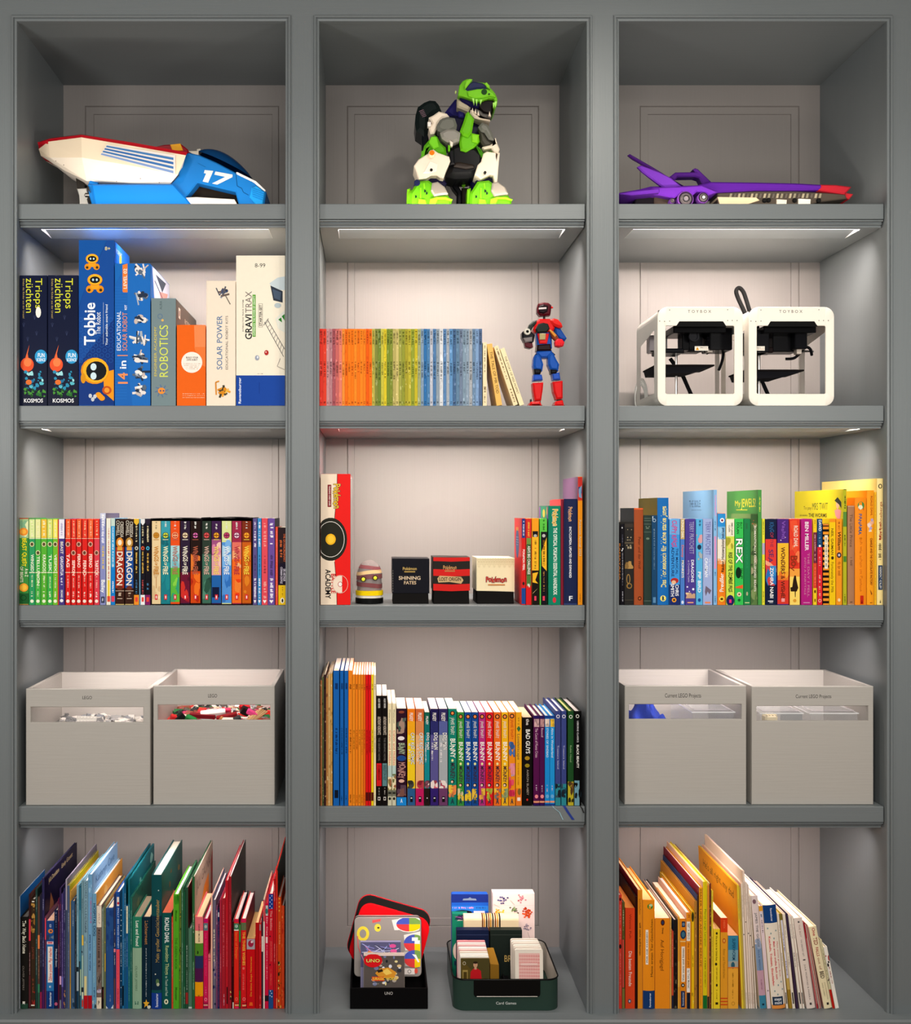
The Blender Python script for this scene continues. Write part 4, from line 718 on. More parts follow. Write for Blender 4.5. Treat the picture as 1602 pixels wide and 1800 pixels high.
book(4, k4, 998.4, 1008.8, 1250, '1f4a24', [O(1260, .5, 3.2, 3, 1, 'f0ece0'), T('Robin Hood', 1310, 1340, .36, .64, '90b080', b=False), Rr(1374, 1416, 'b8a828'), BL(1374, 1410, ['503820', '704828', '2c2818'], 8)], 'dark green hardback lettered Robin Hood', 'dark green hardback', d=.185, hard=True, pg='d8d888')
book(4, k4, 1009.4, 1022.5, 1250, '0e0e0e', [O(1259, .45, 3.2, 3, 1, 'f0ece0'), T('USBORNE CLASSICS', 1267, 1305, .38, .6, 'c8c8c8'), T('BLACK BEAUTY', 1309, 1350, .34, .64, 'f4f0e8'), Rr(1372, 1416, '6a98a8', .05, .72), BL(1376, 1414, ['181c20', '283840', '101010'], 6)], 'black hardback lettered BLACK BEAUTY at the right end', 'black BEAUTY hardback', d=.185, hard=True, pg='e8e0d8')
# bookmarks hanging over the shelf edge (children of the books they belong to)
def ribbon(parent_short, pts, w, col):
    par = [b for b in BOOKS if b[4] == parent_short][-1][2]
    m = MB(col); n = len(pts); vs = []; fs = []
    for (x, y, z) in pts: vs += [(x-w/2, y, z), (x+w/2, y, z), (x-w/2, y+.0003, z), (x+w/2, y+.0003, z)]
    for i in range(n-1):
        a = i*4; fs += [(a, a+1, a+5, a+4), (a+3, a+2, a+6, a+7), (a+2, a, a+4, a+6), (a+1, a+3, a+7, a+5)]
    fs += [(1, 0, 2, 3), (4*n-4, 4*n-3, 4*n-1, 4*n-2)]
    m.geo(vs, fs, col)
    o = m.build('ribbon_bookmark', par, 'cloth', org=par.location)
    return o
Zs = SH[4]
p1 = P(993, 1421, .012); p2 = P(999, 1428, .0135); p3 = P(1008, 1441, .0138)
ribbon('indigo hardback', [(p1.x-.003, .030, Zs+.0006), (p1.x, .0155, Zs+.0005), (p1.x+.0015, .0135, Zs-.002), (p2.x, .0135, p2.z), (p3.x, .0135, p3.z)], .0065, '1c3488')
p1 = P(973, 1419, .012); p2 = P(984, 1428, .0135); p3 = P(990, 1441, .0138)
ribbon('azure hardback', [(p1.x-.003, .030, Zs+.0006), (p1.x, .0155, Zs+.0005), (p1.x+.001, .0135, Zs-.002), (p2.x, .0132, p2.z), (p3.x, .0132, p3.z)], .0022, '90b4c0')
p1 = P(1020, 1416, .020); p2 = P(1024, 1422, .012); p3 = P(1027, 1429, .0125)
ribbon('black BEAUTY hardback', [(p1.x-.004, .030, Zs+.0006), (p1.x, .0155, Zs+.0005), (p1.x+.002, .0135, Zs-.002), (p2.x, .0125, p2.z), (p3.x-.0005, .0115, p3.z)], .003, '181818')

# ---- bottom shelf, left bay
k5 = 'picture books on the bottom left shelf'
W = 'f0ead8'
def side(fn): return ('R', fn)
def shelf5(rows, key, side_):
    for r in rows:
        a, c, tp, col, d, nm = r[:6]; o = dict(r[6]) if len(r) > 6 else {}
        deco = o.pop('deco', None)
        if deco is None:
            lc = lin(col); br = sum(lc) > .9
            tc = shade(lc, .3) if br else tuple(min(1, x*1.5+.25) for x in lc)
            y1 = R.uniform(1640, 1660) if c-a > 3 else 1660
            deco = [S(tp+10, tp+40, tc, .3, .7), S(y1, y1+R.uniform(30, 70), tc, .3, .68), BL(1700, 1770, [shade(lc, 1.35), shade(lc, .6)], 4)]
        short = o.pop('short', None) or nm.split(' with')[0].split(' lettered')[0].split(',')[0]
        kk = dict(hard=True, pg='f4ece0'); kk.update(o)
        book(5, key, a, c, tp, col, deco, nm, short, d=d, **kk)
def gold(sd, d, h): sd.text('Julia Donaldson', (d*.12, d*.42, h-.022, h-.011), 'c8b488', bold=False); sd.text('Emily Gravett', (d*.5, d*.85, h-.022, h-.011), 'c8b488', bold=False); sd.poly([(d*.12, h-.10), (d*.18, h-.05), (d*.26, h-.08), (d*.3, h-.14), (d*.1, h-.14)], '8a5838')
def splash(cols, n=9, txt=None, tc=W):
    def f(sd, d, h):
        rr = random.Random(int(h*9999))
        for i in range(n):
            u = rr.uniform(.1, .9)*d; v = h-rr.uniform(.01, .16); q = rr.uniform(.006, .02)
            sd.poly([(min(max(u+q*math.cos(a)*rr.uniform(.5, 1.3), .002), d-.002), min(v+q*math.sin(a)*rr.uniform(.4, 1), h-.002)) for a in (0, .9, 1.8, 2.7, 3.6, 4.5, 5.4)], rr.choice(cols))
        if txt: sd.text(txt, (d*.12, d*.86, h-.032, h-.014), tc, bold=False)
    return ('R', f)
L5 = [
 (33.6, 35.4, 1576, 'd8dce0', .19, 'slim pale-edged book with a blue right cover, first in the bottom row', dict(right=lin('1c5c9c'), deco=[S(1610, 1770, '707880')])),
 (35.8, 50, 1612, '1c1a18', .14, 'black book lettered The Way Back Home', dict(pg='9a9088', deco=[T('The Way Back Home', 1618, 1676, .3, .72, 'f0ecd8'), T('OLIVER JEFFERS', 1697, 1740, .3, .52, '888078', b=False, sh=.2), Rr(1760, 1762, W, .3, .62), Rr(1763.5, 1765.5, W, .3, .62), Rr(1764, 1773, '284838', .05, .95), Rr(1762, 1765, 'f4f0e8', .32, .6)])),
 (50.6, 54.2, 1572, '3a2020', .20, 'slim dark brown book with a red band', dict(deco=[Rr(1616, 1654, 'e03c50'), S(1672, 1714, 'c8a0a0'), Rr(1715, 1770, '5a2c30')], right=lin('4c1c14'))),
 (54.6, 62, 1581, '3c2c20', .185, 'brown picture book with a golden patch near its head', dict(deco=[Rr(1584, 1586, W, .2, .8), BL(1588, 1640, ['b0803c', '986830', 'c09048'], 12), T('JAMES', 1665, 1686, .3, .7, '7c4030'), S(1720, 1745, 'a05038'), BL(1742, 1768, ['a02c28', '601c18', 'b84030'], 7), Rr(1766, 1768, W, .05, .9)])),
 (62.4, 66, 1563, '24403c', .20, 'slim bottle green book behind the golden one', dict(right=lin('203430'))),
 (66.4, 70, 1577, '5c4038', .18, 'slim brown and orange book', dict(deco=[Rr(1644, 1668, 'f08850'), S(1680, 1720, 'c09070'), Rr(1730, 1745, '3c8460'), Rr(1745, 1773, '305c48')])),
 (70.4, 73.6, 1573, '28283c', .17, 'slim dark slate book with a rose foot', dict(deco=[S(1640, 1700, '7070a0'), Rr(1744, 1773, 'a02850')])),
 (73.9, 78.4, 1544, '302c54', .275, 'tall navy picture book with gold script on its cover', dict(right=lin('14102c'), pg='f0e4d8', sidedeco=side(gold), deco=[S(1580, 1600, 'a0a0c0'), S(1648, 1700, '8080a8'), Rr(1740, 1773, '502058')])),
 (78.8, 81.2, 1611, '6a3450', .15, 'slim rose-banded book beside the blue toddler book', dict(deco=[Rr(1614, 1652, 'f04c64'), S(1672, 1712, 'b0a0c0')])),
 (81.8, 95, 1618.5, '2060a8', .13, 'blue book lettered Zähne putzen on a white panel', dict(hard=False, pg='f0c0a0', deco=[Rr(1618, 1773, '1c4c90'), Rr(1620, 1632, '204080', .1, .9), T('12', 1625, 1630, .35, .65, 'e0e8f8', r='h'), E(1637, .55, 4, 4.4, 'e88838'), E(1637, .6, 1.6, 1.6, '203060'), BL(1642, 1652, ['506080', '304060', '708090'], 6), Rr(1655, 1660, 'e8c8d0', .05, .95), S(1656, 1659, 'd04050', .1, .9), Rr(1660, 1742, '2c78b8'), Rr(1664, 1727, 'f8f0e8', .18, .82), T('Zähne putzen, Pipi machen', 1666, 1724, .32, .72, 'd83838', r='u'), T('E', 1733, 1736, .35, .65, 'e8f0f8', r='h'), Rr(1742, 1772, '14387c', .16, .84), T('Ravensburger', 1744, 1769, .38, .66, 'e8ecf4', r='u')])),
 (95.6, 101.6, 1600, '1c2444', .19, 'midnight blue book lettered Magical Story', dict(deco=[S(1604, 1630, '8080a0'), T('Magical Story', 1668, 1702, .35, .8, 'c8c8d8'), E(1765, .5, 3, 2.8, 'c85c80'), Rr(1700, 1758, '101848')])),
 (102, 104.4, 1580, '5c1c3c', .19, 'slim wine red book', dict()),
 (104.8, 107.8, 1562, '3a2850', .2, 'slim aubergine book', dict(deco=[S(1585, 1600, 'c04050'), S(1620, 1700, '8070a0'), Rr(1716, 1731, 'e8b0d8'), Rr(1732, 1756, '3c3038'), Rr(1758, 1773, '808090')], right='1c1830')),
 (108.2, 111.4, 1571, '4a3c78', .19, 'slim violet book', dict(deco=[S(1590, 1640, 'a090c8'), S(1650, 1720, '9080b8'), Rr(1717, 1735, '7870c0')])),
 (111.8, 115, 1562, '33305c', .2, 'slim indigo book with a tan foot', dict(deco=[S(1600, 1622, 'a0a0c8'), S(1634, 1720, '8888b8'), BL(1740, 1772, ['e0a068', 'c88850'], 7)])),
 (115.4, 118.2, 1546, 'a8a0b0', .27, 'tall slim book with a pale lilac-grey spine', dict(right='6a6470', deco=[Rr(1600, 1773, '3c4c68')])),
 (118.6, 122.6, 1557, '506080', .265, 'tall slate book with a yellow cover board', dict(right=lin('b8a818'), left=lin('b8a818'), pg='f4e8c8', deco=[S(1605, 1640, 'b0b8c8'), S(1660, 1700, '9098b0')])),
 (123, 124.6, 1567, 'd8a048', .25, 'slim tall book with a peach cover', dict(right=lin('e0a850'))),
 (125, 131.4, 1584, '3c5c80', .2, 'steel blue picture book', dict(pg='f0c090', deco=[S(1600, 1628, 'b0c0d0', .4, .7), BL(1750, 1770, ['708090', '203850'], 5)])),
 (131.8, 134.4, 1580, '26303c', .2, 'slim charcoal book', dict()),
 (134.8, 138.6, 1556, '88b4c4', .2, 'slim pale aqua book', dict(deco=[S(1580, 1610, '2c6080'), BL(1640, 1690, ['a8c8d0', '6898a8'], 6), Rr(1700, 1708, '202c34'), Rr(1709, 1742, 'a8b8c0'), Rr(1742, 1773, '1c3c54')])),
 (139, 142.8, 1560, '2c7088', .2, 'slim teal book with a pale stripe', dict(deco=[Rr(1600, 1690, '4888a0'), Rr(1690, 1773, '28343c', 0, .5), Rr(1704, 1750, 'b8d8b8', .5, 1)])),
 (143.2, 147, 1548, '789ca8', .2, 'slim grey-blue book with a yellow patch', dict(deco=[S(1580, 1605, '304858'), Rr(1644, 1662, 'f0c850', .2, 1), BL(1664, 1680, ['c0c8d0', '303848'], 4), Rr(1680, 1735, 'a8c8b8', .2, .9), Rr(1736, 1744, '283034'), Rr(1744, 1756, 'e8ecc8', .3, .9), Rr(1758, 1770, 'd83830', .2, .9)])),
 (147.4, 154.6, 1548, '84a8b8', .22, 'grey-blue book with dark slanting capitals', dict(deco=[T('WORD COLLECTORS', 1550, 1640, .25, .75, '405868', b=False), S(1612, 1640, '506070', .2, .5), BL(1640, 1670, ['98bcc8', '7098b0'], 4), Rr(1716, 1750, 'e8d898', .1, .7), Rr(1750, 1773, 'c01820')])),
 (155, 162, 1537, '74a8d0', .25, 'tall baby blue picture book lettered Kathryn Cave', dict(left=lin('88b8dc'), right=lin('8ab4dc'), sidedeco=splash(['a8ccec', '9cc4e4', 'b8d8f0'], 8, 'Kathryn Cave', '4878a8'), deco=[BL(1540, 1570, ['98c4e4', '5c90b8'], 5), S(1578, 1625, 'b870a0', .5, .9), T('Kathryn Cave · Chris Riddell', 1643, 1706, .3, .62, '20385c', r='u'), Rr(1750, 1773, 'b81420')])),
 (162.4, 169.6, 1571, '70a4c4', .26, 'sky blue picture book lettered HOSPITAL DOG', dict(left=lin('a8c8e0'), right=lin('e8a040'), sidedeco=splash(['c87828', 'a05818', 'f0c070'], 9), deco=[T('HOSPITAL DOG', 1588, 1646, .2, .8, '18385c'), T('Julia Donaldson · Sara Ogilvie', 1654, 1728, .3, .66, 'a0ccdc', b=False), S(1736, 1757, '2c5880'), BL(1758, 1772, ['e0ece8', '303c44', 'b0c0b8'], 5)])),
 (170, 178.6, 1592, '7c6860', .22, 'brown book with a cream head and foot', dict(pg='f4e0c8', deco=[Rr(1592, 1630, 'f0e0cc'), T('WOLF', 1604, 1624, .35, .7, '906058', b=False), S(1634, 1702, '3c2c28', .25, .75), BL(1704, 1736, ['4c403c', '888078', '605850'], 8), BL(1732, 1745, ['a090b8', 'c8b8c8'], 4), Rr(1753, 1773, 'f0dcc0'), T('P', 1759, 1766, .3, .65, '302018', r='h')])),
 (179, 182.4, 1598, '8a9888', .19, 'slim sage green book', dict(deco=[S(1602, 1620, '405040'), S(1650, 1700, '606c50', .3, .7), Rr(1735, 1773, '1c1014'), S(1740, 1756, 'b03838', .6, .9)])),
 (182.8, 186, 1590, '6a7450', .2, 'slim olive book', dict(right=lin('a87838'), deco=[BL(1600, 1700, ['8a9058', '485838', 'b0a050'], 8), Rr(1676, 1708, 'd8b040', .5, 1)])),
 (186.4, 199.6, 1596, '28508c', .13, 'thick denim blue book with rounded pale edges', dict(pg='f0d8b8', left=lin('a8b8b8'), deco=[BL(1600, 1690, ['204080', '305c98'], 8), S(1746, 1760, '8090b8', .5, .7), Pp([(0, 1768), (.3, 1772), (.7, 1772), (1, 1766), (1, 1773), (0, 1773)], 'd8dce0')])),
 (200, 203.4, 1572, '34385c', .2, 'slim ink blue book', dict(deco=[S(1634, 1644, 'f0e8d0'), S(1658, 1664, W), Rr(1668, 1674, 'f08890'), S(1676, 1696, 'e0e0e0'), Rr(1720, 1773, '604048')])),
 (203.8, 210.6, 1568, '2050a0', .2, 'blue and coral book lettered POLLY BEE MAKES HONEY', dict(pg='f4e8dc', deco=[Rr(1577, 1593, 'f0e0d0', .25, .85), E(1588, .6, 2.4, 2, 'c83040'), T('POLLY BEE MAKES HONEY', 1596, 1667, .4, .8, 'b8cce8'), Rr(1669, 1773, 'f05060', .1, 1), S(1675, 1725, 'c83848', .4, .6), T('DEBORAH', 1738, 1765, .4, .7, 'a02838')])),
 (211, 215, 1566, '143c5c', .21, 'slim dark blue book dotted with stars', dict(deco=[E(1600+i*9, .4 if i % 2 else .6, .9, .8, 'c0d8e8') for i in range(6)]+[S(1657, 1700, 'b0c8d8', .3, .75)]+[E(1712+i*12, .5, .8, .7, 'c0d8e8') for i in range(3)]+[S(1755, 1768, '90a8b8')])),
 (215.4, 217.8, 1560, '2878b0', .2, 'slim cornflower blue book', dict(deco=[S(1622, 1705, 'a8d0e8'), Rr(1733, 1768, '10202c')])),
 (218.2, 221.6, 1547, '1c5c88', .28, 'tall teal-blue book with a green cover', dict(right=lin('186068'), left=lin('186068'), deco=[S(1570, 1600, 'a0c8d8'), S(1650, 1700, '80b0d0')])),
 (222, 225, 1592, '1c5c98', .2, 'slim blue book with a cream title label', dict(deco=[Rr(1593, 1641, 'f0ecd0'), S(1600, 1625, '807850'), S(1646, 1700, '98c0e0')])),
 (225.4, 228.6, 1547, '1c6c78', .28, 'tall slim turquoise book with drawings on its cover', dict(right=lin('146068'), sidedeco=splash(['388888', '60a8a0', '205860', '80b8b0'], 14), deco=[S(1590, 1640, '90c0c0'), S(1700, 1760, '78b0b8')])),
 (229, 232.6, 1578, '20685c', .27, 'slim deep green book with a patterned cover', dict(right=lin('1c5c4c'), sidedeco=splash(['508070', '90a880', '2c4c38', '607850'], 14), deco=[S(1600, 1660, '88b0a0'), S(1670, 1710, '88b0a0')])),
 (233, 249.4, 1612, '287c60', .15, 'green book with a pale green lower half lettered Lost and Found', dict(pg='a09078', deco=[Rr(1666, 1773, '90b094'), T('Lost and Found', 1618, 1663, .38, .7, 'ecf4e8'), T('OLIVER JEFFERS', 1697, 1741, .32, .54, '4c7058', b=False, sh=.2), Rr(1760, 1762.3, '1c5848', .28, .66), Rr(1763, 1765.3, '1c5848', .28, .66)])),
 (249.8, 265.4, 1612, '102838', .16, 'dark navy book with a yellow star at its foot', dict(pg='f0d0a8', deco=[T('Lichternest', 1618, 1660, .34, .68, 'a87848'), S(1665, 1752, 'a8b4b8', .42, .56), Pp([(.50, 1756), (.60, 1761), (.86, 1762), (.66, 1765), (.72, 1771), (.50, 1767), (.28, 1771), (.34, 1765), (.14, 1762), (.40, 1761)], 'f0b030'), E(1770, .8, 3, 3, 'd8d8c8')])),
 (266.4, 284.6, 1538, '144c50', .27, 'big dark teal storybook lettered Mein großer Geschichtenzauber!', dict(pg='f8f0dc', right=lin('1c4c48'), sidedeco=splash(['3c5c48', '806838', '2c3c38', '684c30'], 9), deco=[Rr(1610, 1740, '142c40'), E(1565, .7, 1, 1, 'd8e0d8'), T('Mein großer Geschichtenzauber', 1581, 1692, .42, .76, 'b89850', r='u', b=False), E(1712, .4, 1.2, 1.2, 'd8d8c8'), E(1725, .6, 5, 3, '507048'), E(1730, .65, 3, 2.6, 'b8c0a0'), Rr(1745, 1773, '183c90'), T('Ravensburger', 1746, 1770, .42, .66, 'd8dcec', r='u')])),
 (285, 301.4, 1604.5, '10504c', .15, 'dark green book lettered ROALD DAHL Revolting Things', dict(hard=False, pg='e87050', deco=[T('ROALD DAHL', 1613, 1658, .3, .74, 'f0f4f0'), T('Revolting Things', 1662, 1714, .36, .72, 'b0c088'), T('to Touch and Feel', 1716, 1751, .36, .62, 'a8c0b0'), E(1761, .45, 4.6, 3.6, 'f0ecc8'), E(1761, .45, 2.4, 1.6, '304030')])),
 (301.8, 304.4, 1612, 'd84c2c', .13, 'slim orange-red book', dict()),
 (304.8, 315, 1572, '54a824', .21, 'lime green picture book with dark lettering', dict(pg='f4f0e0', deco=[BL(1573, 1590, ['2c7818', '3c8c20'], 5), T('Monster', 1600, 1620, .35, .7, '2c6810'), T('THE GREEN BOOK', 1648, 1704, .3, .7, '2c7010', b=False), T('Monster', 1735, 1758, .35, .7, '2c6810'), Rr(1572, 1773, '88c040', 0, .12)])),
 (315.4, 318.6, 1566, '5c7830', .2, 'slim mossy book with yellow flecks', dict(deco=[BL(1600, 1770, ['a0a030', 'd8b030', '304820', '203018'], 18)])),
 (319, 322.4, 1560, '3c7050', .2, 'slim jade book', dict()),
 (322.8, 326, 1568, '1c5838', .2, 'slim forest green book', dict(deco=[S(1735, 1765, 'a0c8a8')])),
 (326.4, 331, 1560, '284c38', .21, 'slim dark green book with a maroon cover', dict(right=lin('701c20'), deco=[S(1662, 1700, 'b0c8b8'), S(1705, 1740, '90a898'), Rr(1745, 1765, '982c28')])),
 (331.4, 337.6, 1632, '4c7860', .15, 'short dusty green book', dict(deco=[S(1660, 1710, '345c48', .2, .5), Rr(1770, 1773, 'c0c8c0')])),
 (338, 342.6, 1541, '2c6038', .28, 'tall green-spined book whose cover shows orange shapes', dict(right=lin('a89c88'), sidedeco=('R', lambda sd, d, h: (sd.poly([(0, h-.09), (d*.25, h-.11), (d*.5, h-.07), (d*.75, h-.06), (d*.8, h-.18), (0, h-.2)], 'd88018'), sd.poly([(0, h-.13), (d*.12, h-.1), (d*.2, h-.18), (0, h-.2)], 'b83820'), sd.poly([(d*.88, h-.04), (d*.99, h-.02), (d*.99, h-.2), (d*.9, h-.2)], '982c20'), sd.text('JULI GALINAY', (d*.1, d*.9, h-.045, h-.02), '605850', bold=False))), deco=[S(1605, 1640, 'b0d0b0'), S(1690, 1740, '90b898')])),
 (343, 357.4, 1612, 'e87078', .17, 'colour-blocked book in pink, cream, green, navy, yellow and red', dict(pg='f4d8a8', right='6a5040', deco=[Rr(1636, 1658, 'f4d8a4'), T('DAVID MCKEE', 1624, 1656, .42, .6, '483830'), Rr(1658, 1680, '508828'), T('E', 1671, 1677, .2, .8, '203818', r='h'), Rr(1680, 1702, '28305c'), Rr(1702, 1726, '501848'), Rr(1726, 1751, 'f0a010'), S(1748, 1751, '705010', .3, .7), Rr(1751, 1773, 'e02020')])),
 (358, 365.8, 1615, 'd01850', .18, 'raspberry red book with a tiny picture near its head', dict(pg='e8ecf0', deco=[Rr(1616, 1621, 'c01068'), Rr(1623, 1636, '5c7880'), E(1629, .5, 3, 2.4, 'b0b8b0'), T('THE THING AND THE WOLF', 1640, 1716, .3, .7, 'e84878', b=False), S(1735, 1750, 'e86090'), O(1757, .5, 3, 2.4, 1, 'f090a0'), Rr(1763, 1764, '402030'), Rr(1766, 1768, 'c8b090'), Rr(1770, 1771, '402030')])),
 (366.2, 370.4, 1678, 'e87078', .13, 'short salmon pink book', dict(deco=[Rr(1684, 1685, '903040'), Rr(1688, 1689, '903040')])),
 (370.8, 373.8, 1577, 'f0b8a0', .21, 'slim tall pale peach book', dict(right=lin('5a6070'), deco=[])),
 (374.2, 379.6, 1582, '6c6478', .2, 'grey-mauve book dotted with cream', dict(deco=[S(1634, 1690, 'f0e0c0', .2, .7), S(1690, 1720, 'c8a8c0', .5, .9), BL(1700, 1770, ['40387c', '202848', '8c4868'], 8)])),
 (380, 382.6, 1594, '7c4068', .19, 'slim mulberry book', dict(deco=[S(1600, 1625, 'e8d8e8'), S(1680, 1735, 'd0a0b8')])),
 (383, 386, 1600, '182c58', .12, 'slim navy book with white bars at its head', dict(deco=[Rr(1604, 1612, 'e8e8f0', .2, .8), S(1620, 1770, 'a84070')])),
 (386.4, 389.6, 1583, 'b02840', .2, 'slim cherry red book', dict(deco=[S(1676, 1710, 'e88890'), S(1720, 1770, '702030')])),
 (390, 396, 1579, 'a8202c', .21, 'crimson picture book with pink lettering', dict(pg='f8e8d8', deco=[T('Good Night Stories', 1590, 1700, .4, .7, 'e07078', b=False), S(1748, 1768, 'e8b0c0', .5, .8)])),
 (396.4, 401.6, 1548, 'b81c28', .27, 'tall carmine book', dict(pg='f8f0e8', deco=[S(1640, 1700, 'd85058'), Rr(1735, 1765, '181010', .4, .8)])),
 (402, 407, 1541, '9c1c28', .285, 'tallest red book with a black cover', dict(right=lin('20201c'), pg='fcf4e8', sidedeco=splash(['3c4c3c', '503c30', '2c3828'], 9), deco=[S(1580, 1640, 'c84048'), BL(1740, 1770, ['302018', 'e8c068', '181010'], 5)])),
 (407.4, 411, 1620, '3c0c10', .18, 'slim oxblood book', dict(deco=[S(1640, 1700, '6c3428'), Rr(1762, 1773, 'f0e8d8', .5, 1)])),
 (411.4, 420, 1615.5, 'e0281c', .19, 'scarlet book lettered in orange', dict(pg='f8f0e8', right=lin('181c30'), deco=[Rr(1616, 1621, 'd01840'), Rr(1623, 1634, '387858'), E(1628, .5, 3, 2.2, 'e0e8e0'), Rr(1634, 1636, W), T('Sense of Danger', 1638, 1686, .3, .78, 'f88030', b=False), O(1756, .55, 3, 2.4, 1, 'f07060'), Rr(1763, 1764, '402030', .2, 1), Rr(1765.5, 1768, 'e0a878', .2, 1), Rr(1770, 1772, 'd02070', .2, 1)])),
 (420.4, 423.4, 1625, '6c2c28', .15, 'slim green-headed red book', dict(deco=[Rr(1625, 1656, '408840'), S(1665, 1720, 'd85050'), Rr(1742, 1770, '386c28')])),
 (423.8, 433, 1615, 'd81c20', .185, 'red book with green picture and gold lettering', dict(pg='f8f0e8', right=lin('701830'), deco=[Rr(1615, 1621, 'd01c50'), Rr(1622, 1635, '58704c'), E(1629, .5, 4, 3, '786848'), T('THE THREE WISHES', 1638, 1697, .32, .8, 'e8b040'), E(1702, .5, 2.4, 2, 'e87060'), S(1712, 1740, 'e86058'), O(1756, .6, 3, 2.4, 1, 'f08080'), Rr(1763, 1764, '402030', .25, 1), Rr(1766, 1768.5, 'e0b080', .25, 1), Rr(1770, 1771, '402030', .25, 1)])),
 (433.6, 448.6, 1650, 'c81018', .17, 'thick red book with a square crab picture at its head', dict(pg='d8b070', hard=False, deco=[Rr(1651, 1669, 'a8a0a8', .02, .98), E(1659, .5, 6, 5, 'a02040'), E(1656, .62, 2, 2, 'e8d0d8'), T('Die kleine Raupe Nimmersatt', 1682, 1752, .42, .62, 'f0a030', r='u', b=False), Pp([(.3, 1768), (.75, 1768), (.68, 1762), (.37, 1762)], 'e86020')])),
 (449.2, 455, 1622, 'b01014', .14, 'plain dark red book', dict(hard=False, pg='f0c890', deco=[])),
 (455.4, 459.6, 1622, 'c81820', .2, 'slim red book with a small grey label', dict(deco=[Rr(1625, 1636, 'a08888', .2, .8), S(1640, 1668, 'e86058'), S(1750, 1758, 'f08070'), S(1766, 1772, 'f0c8b0')])),
 (460, 462.6, 1612, '3c2c38', .19, 'slim dark book with a white lower band', dict(deco=[Rr(1646, 1673, 'f0e0d8')])),
 (463, 465.6, 1580, 'f0dcd0', .2, 'slim white-spined book', dict(left=lin('d8c090'), deco=[Rr(1582, 1620, 'e04850')])),
 (466, 472, 1588, 'd0143c', .21, 'ruby book with a small teal picture', dict(pg='e04050', left=lin('e8505c'), deco=[Rr(1592, 1610, 'b8c8c0', .2, .9), E(1602, .5, 5, 2.4, '30706c'), T('Dr Cat', 1612, 1645, .4, .8, 'f0b0b0'), Rr(1647, 1658, 'f0c8c8', .2, .8), S(1662, 1725, 'f09098', .4, .75), Rr(1750, 1760, '281820')])),
 (472.4, 480.6, 1571, 'c81828', .2, 'red book with blue polka dot head and foot lettered The Baddies', dict(deco=[Rr(1572, 1598, '1c3c90')]+[E(1575+i*3.6, .3 if i % 2 else .7, .8, .8, 'f0f4f8') for i in range(7)]+[T('The Baddies', 1601, 1636, .36, .76, 'f0a8a0', b=False), E(1646, .3, 1.2, 1.2, '401018'), T('JULIA DONALDSON', 1655, 1690, .4, .75, 'f06860', b=False), E(1696, .3, 1.2, 1.2, '401018'), S(1704, 1732, 'e85048'), Rr(1740, 1773, '204c88'), E(1742, .4, .9, .9, 'e0ecf4'), E(1746, .65, .9, .9, 'e0ecf4'), E(1750, .3, .9, .9, 'e0ecf4'), E(1752, .7, .9, .9, 'e0ecf4')])),
 (481, 484.6, 1545, 'b81820', .25, 'tall slim brick red book', dict(left=lin('e06068'))),
 (485, 488.4, 1530, 'd82c20', .26, 'tallest slim vermilion book near the right end', dict(pg='c0b890', right=lin('1c2820'), deco=[S(1578, 1600, 'f08060'), S(1660, 1700, 'e86850'), Rr(1755, 1772, 'f08050', .2, .8)])),
 (488.8, 494.6, 1577, 'd84818', .15, 'orange-red book with a golden jungle pattern low down', dict(deco=[E(1580+i*7, .4, 1.4, 1.2, 'f0b040') for i in range(4)]+[S(1620, 1660, 'f0a878'), BL(1690, 1772, ['e8b848', '604818', 'f0d070', '2c2810'], 18)])),
 (495, 500.2, 1592, 'd84420', .22, 'last orange-red book against the divider', dict(right=lin('141c18'), deco=[BL(1600, 1770, ['e86830', 'c02c18', 'f08848'], 14)])),
]
shelf5(L5, k5, 'R')
